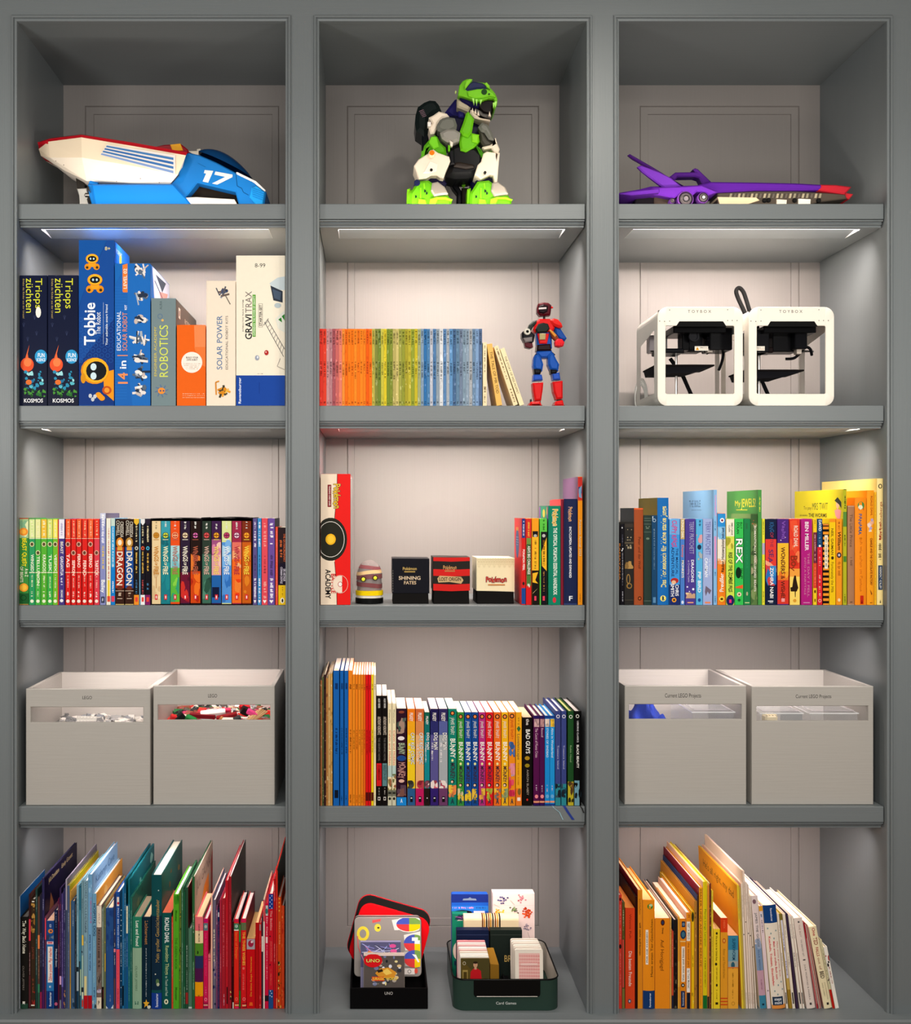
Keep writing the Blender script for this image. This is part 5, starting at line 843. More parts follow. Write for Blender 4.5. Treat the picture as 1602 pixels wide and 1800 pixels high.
# ---- bottom shelf, right bay
k6 = 'picture books on the bottom right shelf'
def txtside(txt, tc, u0=.1, u1=.9, dv=.03, hh=.016):
    return ('L', lambda sd, d, h: sd.text(txt, (d*u0, d*u1, h-dv-hh, h-dv), tc, bold=False))
R5 = [
 (1088, 1093.6, 1573, 'd83c30', .2, 'red book first in the row, hard against the divider', dict(deco=[E(1581, .5, 3, 1.6, '301818'), S(1590, 1652, 'f09080'), E(1664, .5, 4, 2, '201818'), S(1675, 1705, 'e87868'), S(1712, 1750, 'e87868')])),
 (1094, 1098.6, 1586, '5c5428', .17, 'slim olive and coral book', dict(left='40382c', deco=[S(1600, 1630, 'd8d0a8'), BL(1625, 1650, ['8a8040', '706830'], 4), Rr(1652, 1736, 'd84840', .1, .7), Rr(1738, 1773, '7c7438')])),
 (1099.6, 1116.4, 1596, 'dc4420', .15, 'wide red-orange book lettered Die besten Freunde', dict(hard=False, pg='e88838', deco=[T('Winnie Puh', 1607, 1650, .42, .64, '7c2410', b=False), T('Die besten Freunde', 1672, 1734, .36, .68, 'f4d0c0'), E(1760, .45, 4, 3, '504858'), E(1760, .45, 2, 1.4, 'c8c0d0')])),
 (1117, 1120.6, 1576, '2c100c', .2, 'slim blackish brown book', dict(deco=[])),  # book-shaped dark filler, the shade of a gap put into colour
 (1121.4, 1129.8, 1564.5, 'e08820', .27, 'slim orange book with a large maroon cover board', dict(left=lin('6c1020'), pg='f0c890', deco=[T('schlafen', 1580, 1608, .3, .66, '905010', b=False), T('will nicht aufräumen', 1622, 1680, .34, .7, '5c3410')])),
 (1130.4, 1151.2, 1582, 'f0901c', .24, 'thick orange book with a navy foot, lettered Meine ersten Tier-Geschichten', dict(left=lin('f0b070'), pg='f4c078', deco=[E(1593, .6, 5, 5, '2c8430'), E(1591, .66, 2.4, 3, 'c0d8a0'), Rr(1634, 1695, 'f4e8d8', .22, .44), T('FÜR DIE KLEINEN', 1638, 1692, .28, .38, '5c5448', r='u'), T('Meine ersten Tier-Geschichten', 1615, 1717, .64, .84, '3c2810', r='u', b=False), Rr(1741, 1773, '18386c'), T('Ravensburger', 1745, 1770, .52, .66, 'dce0ec', r='u')])),
 (1151.8, 1178, 1614, 'ee8c1c', .19, 'very wide plain orange book lettered Auf Honigjagd', dict(hard=False, pg='f4e0b8', left=lin('f0a050'), deco=[E(1622, .52, 5.4, 3.6, '501c10'), E(1622, .52, 3, 2, '2c3c60'), T('Disney', 1631, 1642, .48, .58, '402010'), T('Auf Honigjagd', 1652, 1707, .38, .6, '6c3c10', b=False)])),
 (1178.4, 1180.6, 1612, 'e8b050', .26, 'slim honey coloured book', dict(left=lin('a8b4c0'))),
 (1181, 1184.4, 1637, 'c84c30', .15, 'slim brick red book', dict(deco=[S(1650, 1700, 'f0a080'), Rr(1750, 1773, '202838')])),
 (1184.8, 1191.4, 1617, '201a18', .28, 'black flecked book with a navy and green cover', dict(left=lin('143054'), pg='f0d8c0', deco=[BL(1640, 1772, ['40382c', '2c2420', '605840', '181410'], 16)])),
 (1192, 1195.4, 1612, 'e8a030', .2, 'slim marigold book', dict(deco=[Rr(1690, 1735, 'f0b848')], left='d8a878')),
 (1195.8, 1206, 1615, 'e88818', .25, 'orange book with dark blue oval and navy foot', dict(left=lin('f0c8a0'), pg='f4dcc0', hard=False, deco=[Rr(1620, 1630, '20304c', .3, .9), E(1625, .6, 3, 2.4, '607890'), E(1643, .55, 8, 5, '183858'), E(1643, .55, 5, 3, '3c6c84'), Rr(1654, 1656, 'f0c880'), Rr(1664, 1726, 'f4e4d0', .25, .85), T('Von vorn und hinten', 1667, 1724, .4, .7, '504030', r='u'), E(1732, .5, 3.4, 3.2, '202028'), E(1732, .5, 1.6, 1.6, 'd8d8d0'), Rr(1742, 1771, '1c2c54', .15, .85), T('Ravensburger', 1744, 1768, .4, .62, 'd0d4e4', r='u')])),
 (1206.6, 1215.4, 1604, 'f09020', .25, 'orange book with white title panels', dict(left=lin('f0d0b8'), pg='f4e8dc', deco=[T('2', 1608, 1613, .3, .75, '902c18', r='h'), Rr(1620, 1654, 'f4ece0', .1, .8), T('REST IN BREAD', 1623, 1651, .3, .65, '403828'), T('the second part', 1657, 1700, .3, .65, '904810', b=False), Rr(1702, 1744, 'f4ece0', .1, .75), T('by Tom McNeill', 1705, 1738, .3, .6, '504838'), Rr(1745, 1773, '181c2c', .1, .8)])),
 (1215.8, 1220.8, 1602, 'f0bc18', .28, 'yellow book with a black oval near its head', dict(left=lin('d0a818'), pg='f8ecd0', sidedeco=txtside('wir zwei können Freunde sein', '706018', .3, .98, .02, .012), deco=[E(1612, .5, 9, 2, '282818'), S(1680, 1700, '806010'), BL(1745, 1772, ['f0d060', 'c09018'], 4)])),
 (1221.2, 1225.6, 1584, 'b47c34', .3, 'slim bronze coloured book', dict(left=lin('c88c20'), deco=[BL(1590, 1770, ['98642c', 'd09848', '7c5020'], 12)])),
 (1226, 1228.8, 1574, '4c3018', .3, 'slim dark brown book with a blue cover', dict(left=lin('203c70'), deco=[])),
 (1229.2, 1235.6, 1560, 'f0a020', .31, 'tall orange book with large dark capitals', dict(left=lin('7c1028'), pg='f8e4d0', deco=[T('MALER UND ANDERE BERUFE', 1563, 1700, .2, .72, '6c4410', b=False), T('und die Köchinnen', 1705, 1768, .3, .65, 'a06818', b=False)])),
 (1236, 1243.6, 1550, 'e0c818', .31, 'tall yellow-green book with a green foot', dict(left=lin('f0c8a8'), pg='f4e070', deco=[Rr(1550, 1610, 'f0d020', 0, .3), T('Planet Lange Lampion', 1598, 1664, .4, .76, '3c7818', b=False), S(1684, 1735, '605810', .4, .7), Rr(1750, 1773, '1c6c2c')])),
 (1244, 1247, 1556, 'e88c30', .3, 'slim apricot book', dict(left=lin('f0d878'), deco=[Rr(1752, 1773, '282020')])),
 (1247.4, 1250.6, 1553, '6c3420', .3, 'slim book patched dark red, green and black', dict(left=lin('f0dc90'), deco=[BL(1556, 1770, ['a02c28', '385c30', '201c20', 'd8a050', 'b88830'], 30)])),
 (1251, 1254.2, 1566, 'e8cc38', .29, 'slim lemon book', dict(left=lin('e8c030'))),
 (1254.6, 1266.2, 1633, 'f2d028', .22, 'bright yellow book with a line of small dark lettering', dict(left=lin('f0a050'), hard=False, pg='f0c080', deco=[E(1641, .5, 2.4, 1.8, '282818'), T('Wie ist das in der Schule Rosa', 1645, 1689, .36, .6, '504810'), E(1695, .4, 2.6, 2, '282818'), S(1701, 1728, 'a08818', .4, .6), E(1732, .5, 2.6, 1.6, '282818'), S(1740, 1756, '786810', .4, .6), Rr(1762, 1766, '282010', .3, .7)])),
 (1267, 1279.6, 1613.5, 'e89c28', .18, 'tan-orange book with a vermilion head and maroon cover', dict(left=lin('a02820'), hard=False, pg='f8e8c8', deco=[Rr(1613, 1639, 'e04018'), T('HEIDI', 1618, 1632, .4, .65, 'f07040'), E(1654, .5, 4.4, 3, 'c05018'), E(1654, .5, 2.6, 1.8, 'e8a848'), T('Ritter und Feuerdrachen', 1668, 1720, .36, .66, 'a8741c', b=False), Rr(1754, 1756, 'd84818'), Rr(1759.5, 1761.5, 'd84818'), Rr(1765, 1767, 'd84818')])),
 (1280.2, 1298.2, 1644.5, 'f0a838', .2, 'yellow book with a blue head lettered SUPERWORM', dict(left=lin('f0b060'), hard=False, pg='f4c090', deco=[Rr(1645, 1670, '3884a4'), Rr(1670, 1690, '78a0ac'), Rr(1690, 1702, 'a8a89c'), T('SUPERWORM', 1650, 1688, .42, .72, '184868'), E(1697, .48, 6, 3.4, '2c5c70'), Rr(1700, 1702, 'e07830'), S(1710, 1735, 'a07018', .4, .55), S(1740, 1755, 'a07018', .4, .52), O(1764, .5, 3.4, 3, .8, 'c08828')])),
]
shelf5(R5, k6, 'L')
LEAN = []
def lean5(*a, **o): LEAN.append((a, o))
def lean5_now(xb0, xb1, xt0, top, col, d, nm, **o):
    """foot at xb0..xb1, head corner at xt0"""
    ang = math.degrees(math.atan2(xb0-xt0, 1773-top)); short = o.pop('short', nm.split(' with')[0].split(' lettered')[0].split(',')[0])
    deco = o.pop('deco', [S(top+25, top+60, '908070', .35, .65), S(1740, 1758, '908070', .35, .65)])
    kk = dict(hard=True, pg='f4e4c0'); kk.update(o)
    book(5, k6, xb0, xb1, top, col, deco, nm, short, d=d, lean=ang, **kk)
lean5(1304.4, 1308.4, 1295.6, 1556, 'e8c838', .3, 'slim leaning yellow book with a wide amber cover lettered in dark script', left=lin('e8a028'), sidedeco=txtside("He's all right, my dad", '5c4420', .12, .92, .022, .018), pg='f4c878')
lean5(1308.8, 1311.4, 1300, 1560, 'c8b050', .29, 'slim leaning straw book', left=lin('f0c878'))
for i, (a, c, t_, tp, cn) in enumerate([(1311.8, 1316.2, 1302.6, 1553, 'first'), (1316.6, 1320.2, 1305.5, 1531, 'second'), (1320.6, 1324.2, 1310.6, 1551, 'third'), (1324.6, 1328.8, 1314, 1555, 'fourth'), (1329.2, 1333.8, 1318, 1575, 'fifth')]):
    lean5(a, c, t_, tp, ['f0dcc8', 'ecd4c0', 'f0dccc', 'e8d4c4', 'f2e0d0'][i], .3-.01*i, ('slim leaning white-spined book, %s of five after the yellow ones' % cn if i != 1 else 'tallest leaning book with a broad peach-white cover above all others'), short='white book', left=lin(['e8b8a0', 'f0d8c0', 'f0e0d0', 'f4d4b8', 'f4e8d0'][i]), deco=[S(tp+20, tp+60, '786050', .35, .65), E(tp+90, .5, 1, 1, '302820'), S(1745, 1765, '806858', .35, .65)])
lean5(1334.6, 1348.6, 1318.6, 1574, 'e8d4d0', .24, 'leaning lilac-white and blue book lettered JAMES THE GOOSE', pg='f8e8d0', left=lin('f4e4c8'), deco=[Rr(1660, 1710, '8098b8'), Rr(1706, 1750, 'c89cac'), Rr(1750, 1773, '3c84a0'), BL(1650, 1668, ['b0b8c8', 'a0acc4'], 5), E(1585, .4, 4, 3, '806068'), T('JAMES THE GOOSE', 1605, 1665, .34, .66, '5c5c60', b=False), T('ELLA BEECH', 1670, 1706, .34, .58, '506890', b=False), S(1722, 1740, 'a06880', .4, .6), Rr(1764, 1767, '182838', .35, .65)])
lean5(1349.2, 1356.6, 1334, 1592, 'e8d0d4', .25, 'slim leaning pale pink book with an amber head', left=lin('f0dc90'), deco=[Rr(1588, 1602, 'e8a028'), Rr(1605, 1614, 'd8d4e0', .2, .9), S(1606, 1613, '303040'), S(1618, 1640, '404048', .35, .7), E(1742, .6, 1, 1, '201818')])
lean5(1357.6, 1382, 1340.6, 1589, 'f0e2d0', .24, 'wide leaning white book with a dark blue head and red lettering', pg='f8f0e0', left=lin('f4e4a8'), deco=[Rr(1585, 1623, '18407c'), T('Ravensburger', 1597, 1620, .5, .64, 'd8dcec'), T('Mein erstes großes Buch', 1656, 1718, .78, .88, 'c83038', b=False), T('Mein erstes großes Buch zum', 1655, 1722, .5, .64, 'd03848'), T('Kuscheln, Trösten, Einschlafen', 1646, 1733, .2, .34, 'd83038')]+[E(y, f, 1.6, 1.2, '88a0a0') for y, f in ((1632, .2), (1637, .8), (1641, .4), (1650, .6), (1727, .85), (1732, .6), (1740, .9), (1742, .3), (1748, .5))]+[Rr(1766, 1773, 'e89040'), Rr(1752, 1767, '24364c', .08, .86), T('mini', 1760, 1765, .2, .75, 'e8e8ec', r='h'), T('steps', 1753.5, 1758.5, .2, .75, 'e8e8ec', r='h')])
for i, (a, c, t_, tp, col, cn, dd) in enumerate([(1382.6, 1387.6, 1366, 1606, 'f0e2d0', 'first', None), (1388, 1393.4, 1370, 1606, 'c8a858', 'second', 1), (1393.8, 1400, 1376, 1606, 'f2e4d0', 'third', None), (1400.4, 1406, 1381, 1606, '3c2c44', 'dark', 2), (1406.4, 1411.4, 1386, 1610, 'f0e4d4', 'fourth', None), (1411.8, 1418, 1391, 1610, 'f4e8d8', 'fifth', None)]):
    nm = 'slim leaning dark purple book among white ones' if dd == 2 else 'slim leaning %s book, %s after the wide Kuscheln one' % ('gold and violet' if dd else 'white', cn)
    dec = [S(1625, 1650, '604858', .35, .65), S(1675, 1700, '504048', .3, .65), Rr(1745, 1765, '282420', .3, .75)] if dd is None else ([Rr(1606, 1618, '807030'), Rr(1618, 1720, 'd8d4e0', .2, .9), S(1640, 1675, '605080'), S(1690, 1715, '605080'), Rr(1740, 1773, 'a07c28')] if dd == 1 else [])
    lean5(a, c, t_, tp, col, .27-.006*i, nm, short='white book' if dd is None else ('gold and violet book' if dd == 1 else 'dark purple book'), deco=dec, left=lin(['f0d8b8', 'c8a020', 'f0c8b8', '60384c', 'f4e0c8', 'f0a890'][i]), pg=['f8ecd8', 'f0e060', 'f8e8d8', 'f0d8d0', 'f8e8d8', 'f8e0d0'][i])
lean5(1418.8, 1435.6, 1395, 1612, 'ead8cc', .2, 'leaning white book with spaced grey lettering and two small birds', pg='fcf4e4', deco=[Rr(1620, 1623, '585050', .4, .6), T('THE BOY', 1626, 1648, .4, .6, 'a08078', b=False), T('THE GREATEST GIFT', 1652, 1682, .4, .58, '807470', b=False), Rr(1687, 1689, '484040', .35, .65), T('JULIE MORSTAD & MARIKA', 1696, 1758, .4, .58, '807470', b=False), Rr(1763, 1767, '504848', .38, .62)])
lean5(1436.2, 1440, 1412, 1622, 'a83038', .22, 'slim leaning wine red and white book', deco=[Rr(1622, 1640, '981c28'), Rr(1650, 1765, 'e0a8a0', .6, .95)], left=lin('f0c8c8'), pg='f0d0d0')
lean5(1440.4, 1448.4, 1416, 1626, '984c44', .22, 'leaning rust coloured book next to the cream TED one', deco=[Rr(1626, 1773, 'f0e4d4', .05, .25), Rr(1626, 1773, 'e8d0c0', .75, .9)], left=lin('f0dcc8'), pg='f8e8d8')
lean5(1449.2, 1463.4, 1421, 1627, 'f2e2b8', .24, 'leaning cream book lettered One TED FALLS out of BED', pg='fcecd0', left=lin('f0b8a8'), deco=[T('One', 1632, 1646, .35, .7, 'b83038'), T('TED', 1649, 1662, .3, .76, '903028'), T('FALLS', 1666, 1682, .35, .68, 'b04040'), T('out of', 1684, 1705, .35, .66, '984038', b=False), T('BED', 1708, 1721, .3, .78, '3c2c20'), T('JULIA DONALDSON', 1728, 1758, .6, .74, '8c8060', b=False), T('ANNA CURREY', 1728, 1752, .28, .42, '8c8060', b=False), Rr(1763, 1767, '302c28', .4, .68)])
lean5(1464, 1468.6, 1441, 1652, 'd0c8a0', .23, 'slim leaning khaki book with a red foot', deco=[S(1670, 1720, '786850'), BL(1710, 1735, ['683848', '302028'], 3), Rr(1740, 1773, 'b82018')], left=lin('e8d8b8'))
lean5(1469, 1475.6, 1448, 1664, 'f4ece0', .2, 'last leaning white book at the right end of the row', deco=[BL(1680, 1700, ['302828', 'a83030'], 3), S(1700, 1730, 'b07868'), E(1692, .6, 2, 1.4, '181414')], left=lin('f0e8d8'))
def place_leaning():
    out = []
    for a, o in sorted(LEAN, key=lambda q: q[0][0]):
        a = list(a); out.append((a, o))
    tn = [(a[0]-a[2])/(1773-a[3]) for a, o in out]
    for i in range(1, len(tn)): tn[i] = max(tn[i], tn[i-1]+.0005)
    for i in range(len(out)):
        a, o = out[i]
        if i+1 < len(out):
            b = out[i+1][0]; H = 1776-max(a[3], b[3])
            gap = (tn[i+1]-tn[i])*H
            a[1] = min(a[1], b[0]-gap-.35)
            if a[1]-a[0] < 2.0:      # push the next foot right a little
                sh = 2.0-(a[1]-a[0]); a[1] += sh; b[0] += sh; b[1] = max(b[1], b[0]+2.2)
        a[2] = a[0]-tn[i]*(1773-a[3])
        lean5_now(*a, **o)
place_leaning()
label_books()
# ------------------------------------------------------------------ cartons
def rounded(x0, x1, z0, z1, r, n=5):
    pts = []
    for (cx, cz, a0) in ((x1-r, z1-r, 0), (x0+r, z1-r, 90), (x0+r, z0+r, 180), (x1-r, z0+r, 270)):
        for i in range(n+1):
            a = math.radians(a0+90*i/n); pts.append((cx+r*math.cos(a), cz+r*math.sin(a)))
    return pts
def carton(row, x0, x1, top, d, col, label, front=None, sidef=None, topf=None, yf=.022, cat='box', group=None, side='R', m='gloss', name='game_box', base=None, b=.0009, sidecol=None):
    zb = (SH[row] if base is None else base)+.0004
    A = P(x0, 0, yf).x; B = P(x1, 0, yf).x
    for (a_, c_) in BAY:
        if a_-6 < (x0+x1)/2 < c_+6: A = max(A, (a_-CX)*K+.0004); B = min(B, (c_-CX)*K-.0003)
    w = B-A-.0003; h = P(0, top, yf).z-zb
    t = thing(name, label, cat, (A, yf, zb), group)
    mb = MB(col); mb.box(0, w, 0, d, 0, h, b=b); mb.build('carton_body', t, m)
    V = lambda py: min(max(P(0, py, yf).z-zb, .0003), h-.0003); U = lambda px: min(max(P(px, 0, yf).x-A, .0003), w-.0003)
    if front:
        dk = Deco(); front(dk, U, V, w, h); cl = lambda q, hi: min(max(q, .0003), hi-.0003)
        dk.build('front_print', t, lambda u, v, e: (cl(u, w), -e, cl(v, h)))
    if sidef:
        dk = Deco(); sidef(dk, d, h)
        dk.build('side_print', t, (lambda u, v, e: (w+e, u, v)) if side == 'R' else (lambda u, v, e: (-e, d-u, v)))
    mb = MB(shade(lin(col), .7)); mb.box(w*.2, w*.8, .0002, .0012, h-.0001, h+.0002); 
    return t, w, h
kb = 'boxed games and kits on the second shelf'
def triops(sticker):
    def f(k, U, V, w, h):
        L = w
        k.rect(0, L, V(711), V(640), '161a30')
        for cx, cy in ((.55, 562), (.15, 575), (.62, 590), (.3, 600)):
            for a in (-.5, 0, .5):
                k.line([(cx*L, V(cy)), (cx*L+.006*math.sin(a), V(cy)+.011*math.cos(a))], .0009, '303858')
        k.text('Triops', (.58*L, .82*L, V(543), V(489)), 'd8d838', rot='d', bold=False)
        k.text('züchten', (.24*L, .50*L, V(551), V(489)), 'd8d838', rot='d', bold=False)
        k.text('Erlebe die Kinder aus der Urzeit!', (.12*L, .18*L, V(560), V(490)), 'b8a060', rot='d', bold=False)
        if sticker: k.poly([(U(67.5)+.009*math.cos(a*.5236)*.7, V(549)+.013*math.sin(a*.5236)) for a in range(12)], 'f0ece4')
        # triops, water splash and plants
        k.ell(.28*L, V(641), .0155, .0165, 'e8542c'); k.poly([(.36*L, V(606)), (.22*L, V(628)), (.2*L, V(645)), (.36*L, V(640)), (.3*L, V(622))], 'e86838'); k.ell(.3*L, V(637), .009, .010, 'f08048')
        k.ell(.78*L, V(627), .0145, .0165, '3098d0'); k.text('FUN', (.66*L, .92*L, V(628), V(621)), 'f0f8ff'); k.text('SCIENCE', (.62*L, .94*L, V(635), V(630)), 'f0f8ff')
        rr = random.Random(3)
        for i in range(26):
            u = rr.uniform(.2, .85)*L; v = V(rr.uniform(652, 683)); q = rr.uniform(.002, .0065)
            k.poly([(u+q*math.cos(a)*rr.uniform(.5, 1.2), v+q*math.sin(a)*rr.uniform(.5, 1.2)) for a in (0, 1.1, 2.2, 3.3, 4.4, 5.5)], rr.choice(['2c8cb0', '1c6c98', '58b8c8', 'a0dce0', '206080']))
        k.ell(.34*L, V(672), .007, .006, 'e07030')
        for i in range(22):
            u = rr.uniform(.2, .95)*L; v = V(rr.uniform(684, 698)); q = rr.uniform(.002, .006)
            k.poly([(u+q*math.cos(a)*rr.uniform(.3, 1.2), v+q*math.sin(a)*rr.uniform(.3, 1.2)) for a in (0, 1.1, 2.2, 3.3, 4.4, 5.5)], rr.choice(['2c7030', '489038', '1c4c20']))
        k.text('KOSMOS', (.16*L, .86*L, V(707.5), V(701)), 'f4f4f8')
    return f
carton(2, 33.8, 83, 484, .23, '141a34', 'dark navy kit box lettered Triops züchten with a white price sticker', triops(True), group=kb)
carton(2, 84, 138, 483.5, .23, '141a34', 'dark navy kit box lettered Triops züchten without any sticker', triops(False), group=kb)
def robot(k, u, v, s, big=False):
    """small generic yellow toy robot"""
    k.ell(u-.30*s, v-.55*s, .22*s, .22*s, 'e89018'); k.ell(u+.30*s, v-.55*s, .22*s, .22*s, 'e89018')
    k.ell(u, v-.35*s, .26*s, .22*s, 'f0a020'); k.ell(u, v, .44*s, .34*s, 'e8901c'); k.ell(u, v+.02*s, .40*s, .30*s, 'f8b428'); k.ell(u, v, .30*s, .20*s, '181818')
    k.ell(u-.11*s, v, .06*s, .075*s, 'b8d8e8'); k.ell(u+.11*s, v, .06*s, .075*s, 'b8d8e8'); k.ell(u-.34*s, v-.6*s, .09*s, .09*s, '403018'); k.ell(u+.34*s, v-.6*s, .09*s, .09*s, '403018')
def tob(k, U, V, w, h):
    k.rect(0, w, 0, h, '174a98')
    rr = random.Random(5)
    k.poly([(0, V(712)), (w, V(712)), (w, V(560)), (0, V(640))], '12357c')
    for i in range(9):
        for j in range(6):
            u = w*(.06+.17*j)+(i % 2)*w*.085; v = V(562+i*9)
            k.ring(u, v, .0052, .0052, .0007, '2c68b8', n=6)
    k.poly([(0, h), (w*.8, h), (w*.1, V(520)), (0, V(540))], '1452a0'); 
    k.text('8+', (.74*w, .9*w, V(440), V(434)), 'd8d0a0')
    robot(k, .38*w, V(455), .034); robot(k, .46*w, V(492), .040)
    k.text('Tobbie', (.16*w, .46*w, V(607), V(532)), 'f4f8fc', rot='u', bold=True)
    k.text('The Robot', (.48*w, .62*w, V(588), V(549)), 'f0f4fc', rot='u', bold=False)
    k.line([(.70*w, V(605)), (.70*w, V(532))], .0006, 'c8d8ec'); k.text('Your adorable smart friend', (.76*w, .82*w, V(607), V(535)), 'd8e4f4', rot='u')
    # large rounded robot head and hand
    k.poly([(.7*w, V(655)), (w, V(650)), (w, V(705)), (.72*w, V(690))], 'f0981c')
    k.ell(.46*w, V(652), .033, .031, 'e08c18'); k.ell(.48*w, V(651), .030, .029, 'f8b024'); k.ell(.50*w, V(652), .024, .0225, '14181c')
    k.ell(.42*w, V(645), .007, .0085, 'd0e8f0'); k.ell(.42*w, V(661), .007, .0085, 'd0e8f0'); k.ell(.13*w, V(665), .006, .012, 'd89018')
    k.ell(.80*w, V(686), .011, .010, 'c05018'); k.ell(.80*w, V(686), .006, .006, 'f09830')
    for i in range(3): k.ell(.56*w+i*.05*w, V(694+i*3), .007, .006, 'f0981c')
    for cx, cy in ((.33, 696), (.4, 702), (.46, 697)): k.ell(cx*w, V(cy), .004, .005, 'c8ccd4')
carton(2, 138.6, 200.8, 422, .16, '1c58a8', 'tallest dark blue robot kit box lettered Tobbie The Robot', tob, lambda k, d, h: (k.poly([(0, h-.06), (d, h-.06), (d, h-.09), (0, h-.12)], '2048a0'), k.text('ROBOT', (.1*d, .5*d, h-.025, h-.015), '8090c8'), k.ell(.4*d, h-.035, .012, .016, 'c8902c')), group=kb)
def blobs(k, rr, u, v, s, cols, n=9):
    for i in range(n):
        a = rr.uniform(0, 6.28); q = rr.uniform(0, s); L = rr.uniform(.3, .8)*s; th = rr.uniform(0, 3.1)
        uu, vv = u+q*math.cos(a)*.7, v+q*math.sin(a)*.6
        if rr.random() < .5: k.ell(uu, vv, s*rr.uniform(.15, .4), s*rr.uniform(.15, .35), rr.choice(cols), n=9)
        else: k.line([(uu-L*math.cos(th), vv-L*math.sin(th)), (uu+L*math.cos(th), vv+L*math.sin(th))], s*rr.uniform(.15, .3), rr.choice(cols))
def f14(k, U, V, w, h):
    k.rect(0, w, 0, h, '1c62b4')
    for i in range(40): k.line([(0, V(700-i*5)), (w*.34, V(700-i*5))], .0004, '2c80d0')
    k.poly([(.36*w, h), (w, h), (w, 0), (.5*w, 0), (.36*w, V(640))], '1f6abc')
    k.poly([(.02*w, V(500)), (.34*w, h*.999), (.02*w, h)], '1c68b8')
    k.poly([(.22*w, V(512)), (.22*w, V(466)), (.36*w, V(463)), (.36*w, V(514)), (.24*w, V(514))], 'f08038'); k.text('LEVEL 02', (.25*w, .34*w, V(508), V(472)), 'f8e8d8', rot='u')
    k.text('EDUCATIONAL', (.06*w, .17*w, V(617), V(547)), 'f0f4fc', rot='u', bold=False)
    k.text('SOLAR ROBOT', (.22*w, .35*w, V(617), V(549)), 'f09058', rot='u', bold=False); k.text('KIT', (.28*w, .34*w, V(545), V(536)), 'f0f4fc', rot='u')
    k.text('14', (.10*w, .36*w, V(679), V(655)), 'f09058', rot='u'); k.text('in', (.14*w, .32*w, V(649), V(633)), 'f4f8fc', rot='u'); k.text('1', (.08*w, .36*w, V(628), V(622)), 'f09058', rot='u')
    rr = random.Random(9)
    for cy in (478, 520, 562, 598, 630, 657, 688): blobs(k, rr, .72*w, V(cy), .020, ['e8e0dc', 'a8b0bc', 'c8b8b0', '283448', '58687c', 'f0ece8'], 15)
carton(2, 201.8, 264.6, 463, .235, '1c62b4', 'bright blue kit box lettered 14 in 1 EDUCATIONAL SOLAR ROBOT', f14, lambda k, d, h: (k.poly([(.02, h-.002), (d-.002, h-.002), (d-.002, h-.09), (.05, h-.09)], 'b8bcd0'), k.poly([(.06, h-.012), (d*.8, h-.008), (d*.6, h-.04)], '303848'), k.poly([(.1, h-.045), (d*.9, h-.03), (d*.7, h-.085)], 'c88078'), k.line([(.05, h-.03), (d*.9, h-.07)], .004, '203050')), group=kb)
def frob(k, U, V, w, h):
    k.rect(0, w, 0, h, '76888c')
    k.text('AURA', (.34*w, .44*w, V(544), V(529)), '48585c', rot='u', bold=False)
    k.ring(.36*w, V(556), .0062, .0062, .002, '607890'); k.ell(.46*w, V(563), .003, .003, 'e0b060')
    k.text('ENGINEER ACADEMY', (.12*w, .22*w, V(662), V(574)), 'e0c848', rot='u', bold=False)
    k.text('ROBOTICS', (.34*w, .68*w, V(664), V(571)), 'd8e060', rot='u', bold=False)
    k.ell(.42*w, V(687), .0085, .0075, 'f09038'); k.ell(.38*w, V(687), .002, .002, '205080'); k.ell(.5*w, V(687), .002, .002, '205080')
    for a in range(8): k.line([(.42*w+.008*math.cos(a*.785), V(687)+.008*math.sin(a*.785)), (.42*w+.016*math.cos(a*.785+.2), V(687)+.015*math.sin(a*.785+.2))], .0014, '5070a8')
carton(2, 266, 309.4, 524, .29, '76888c', 'grey-green kit box lettered ENGINEER ACADEMY ROBOTICS', frob, lambda k, d, h: (k.rect(.002, d-.002, .002, h-.002, '4c4a44'), k.rect(d*.12, d*.2, h-.04, h-.015, 'd8d8d0'), k.rect(d*.14, d*.18, h-.034, h-.021, '605c58'), k.text('ROBOT', (d*.4, d*.75, h-.04, h-.028), 'b0a898')), group=kb)
def foran(k, U, V, w, h):
    k.rect(0, w, 0, h, 'ea6418')
    k.poly([(.6*w, h-.001), (w, h-.001), (w, V(610)), (.62*w, V(610))], 'ec8850'); k.poly([(.6*w, V(610)), (w, V(610)), (w, V(645)), (.8*w, V(640))], 'ea7838')
    k.ell(.52*w, V(637), .0245, .0245, 'f8ece0', n=30)
    k.text('BUILD YOUR', (.32*w, .74*w, V(630), V(627)), '303030'); k.text('OWN ROBOT', (.34*w, .72*w, V(634), V(631)), '303030')
    for i in range(4): k.scrib((.24*w+i*.02*w, .82*w-i*.03*w, V(640+i*3), V(638.4+i*3)), 'c8a890', 'h')
    for i in range(3): k.scrib((.2*w, .96*w, V(693+i*3.4), V(691.4+i*3.4)), 'f8c8a0', 'h')
carton(2, 311, 361.8, 571, .18, 'ea6418', 'short orange box with a round white label', foran, lambda k, d, h: k.rect(.01, d*.5, h*.3, h*.9, 'f08048'), group=kb)
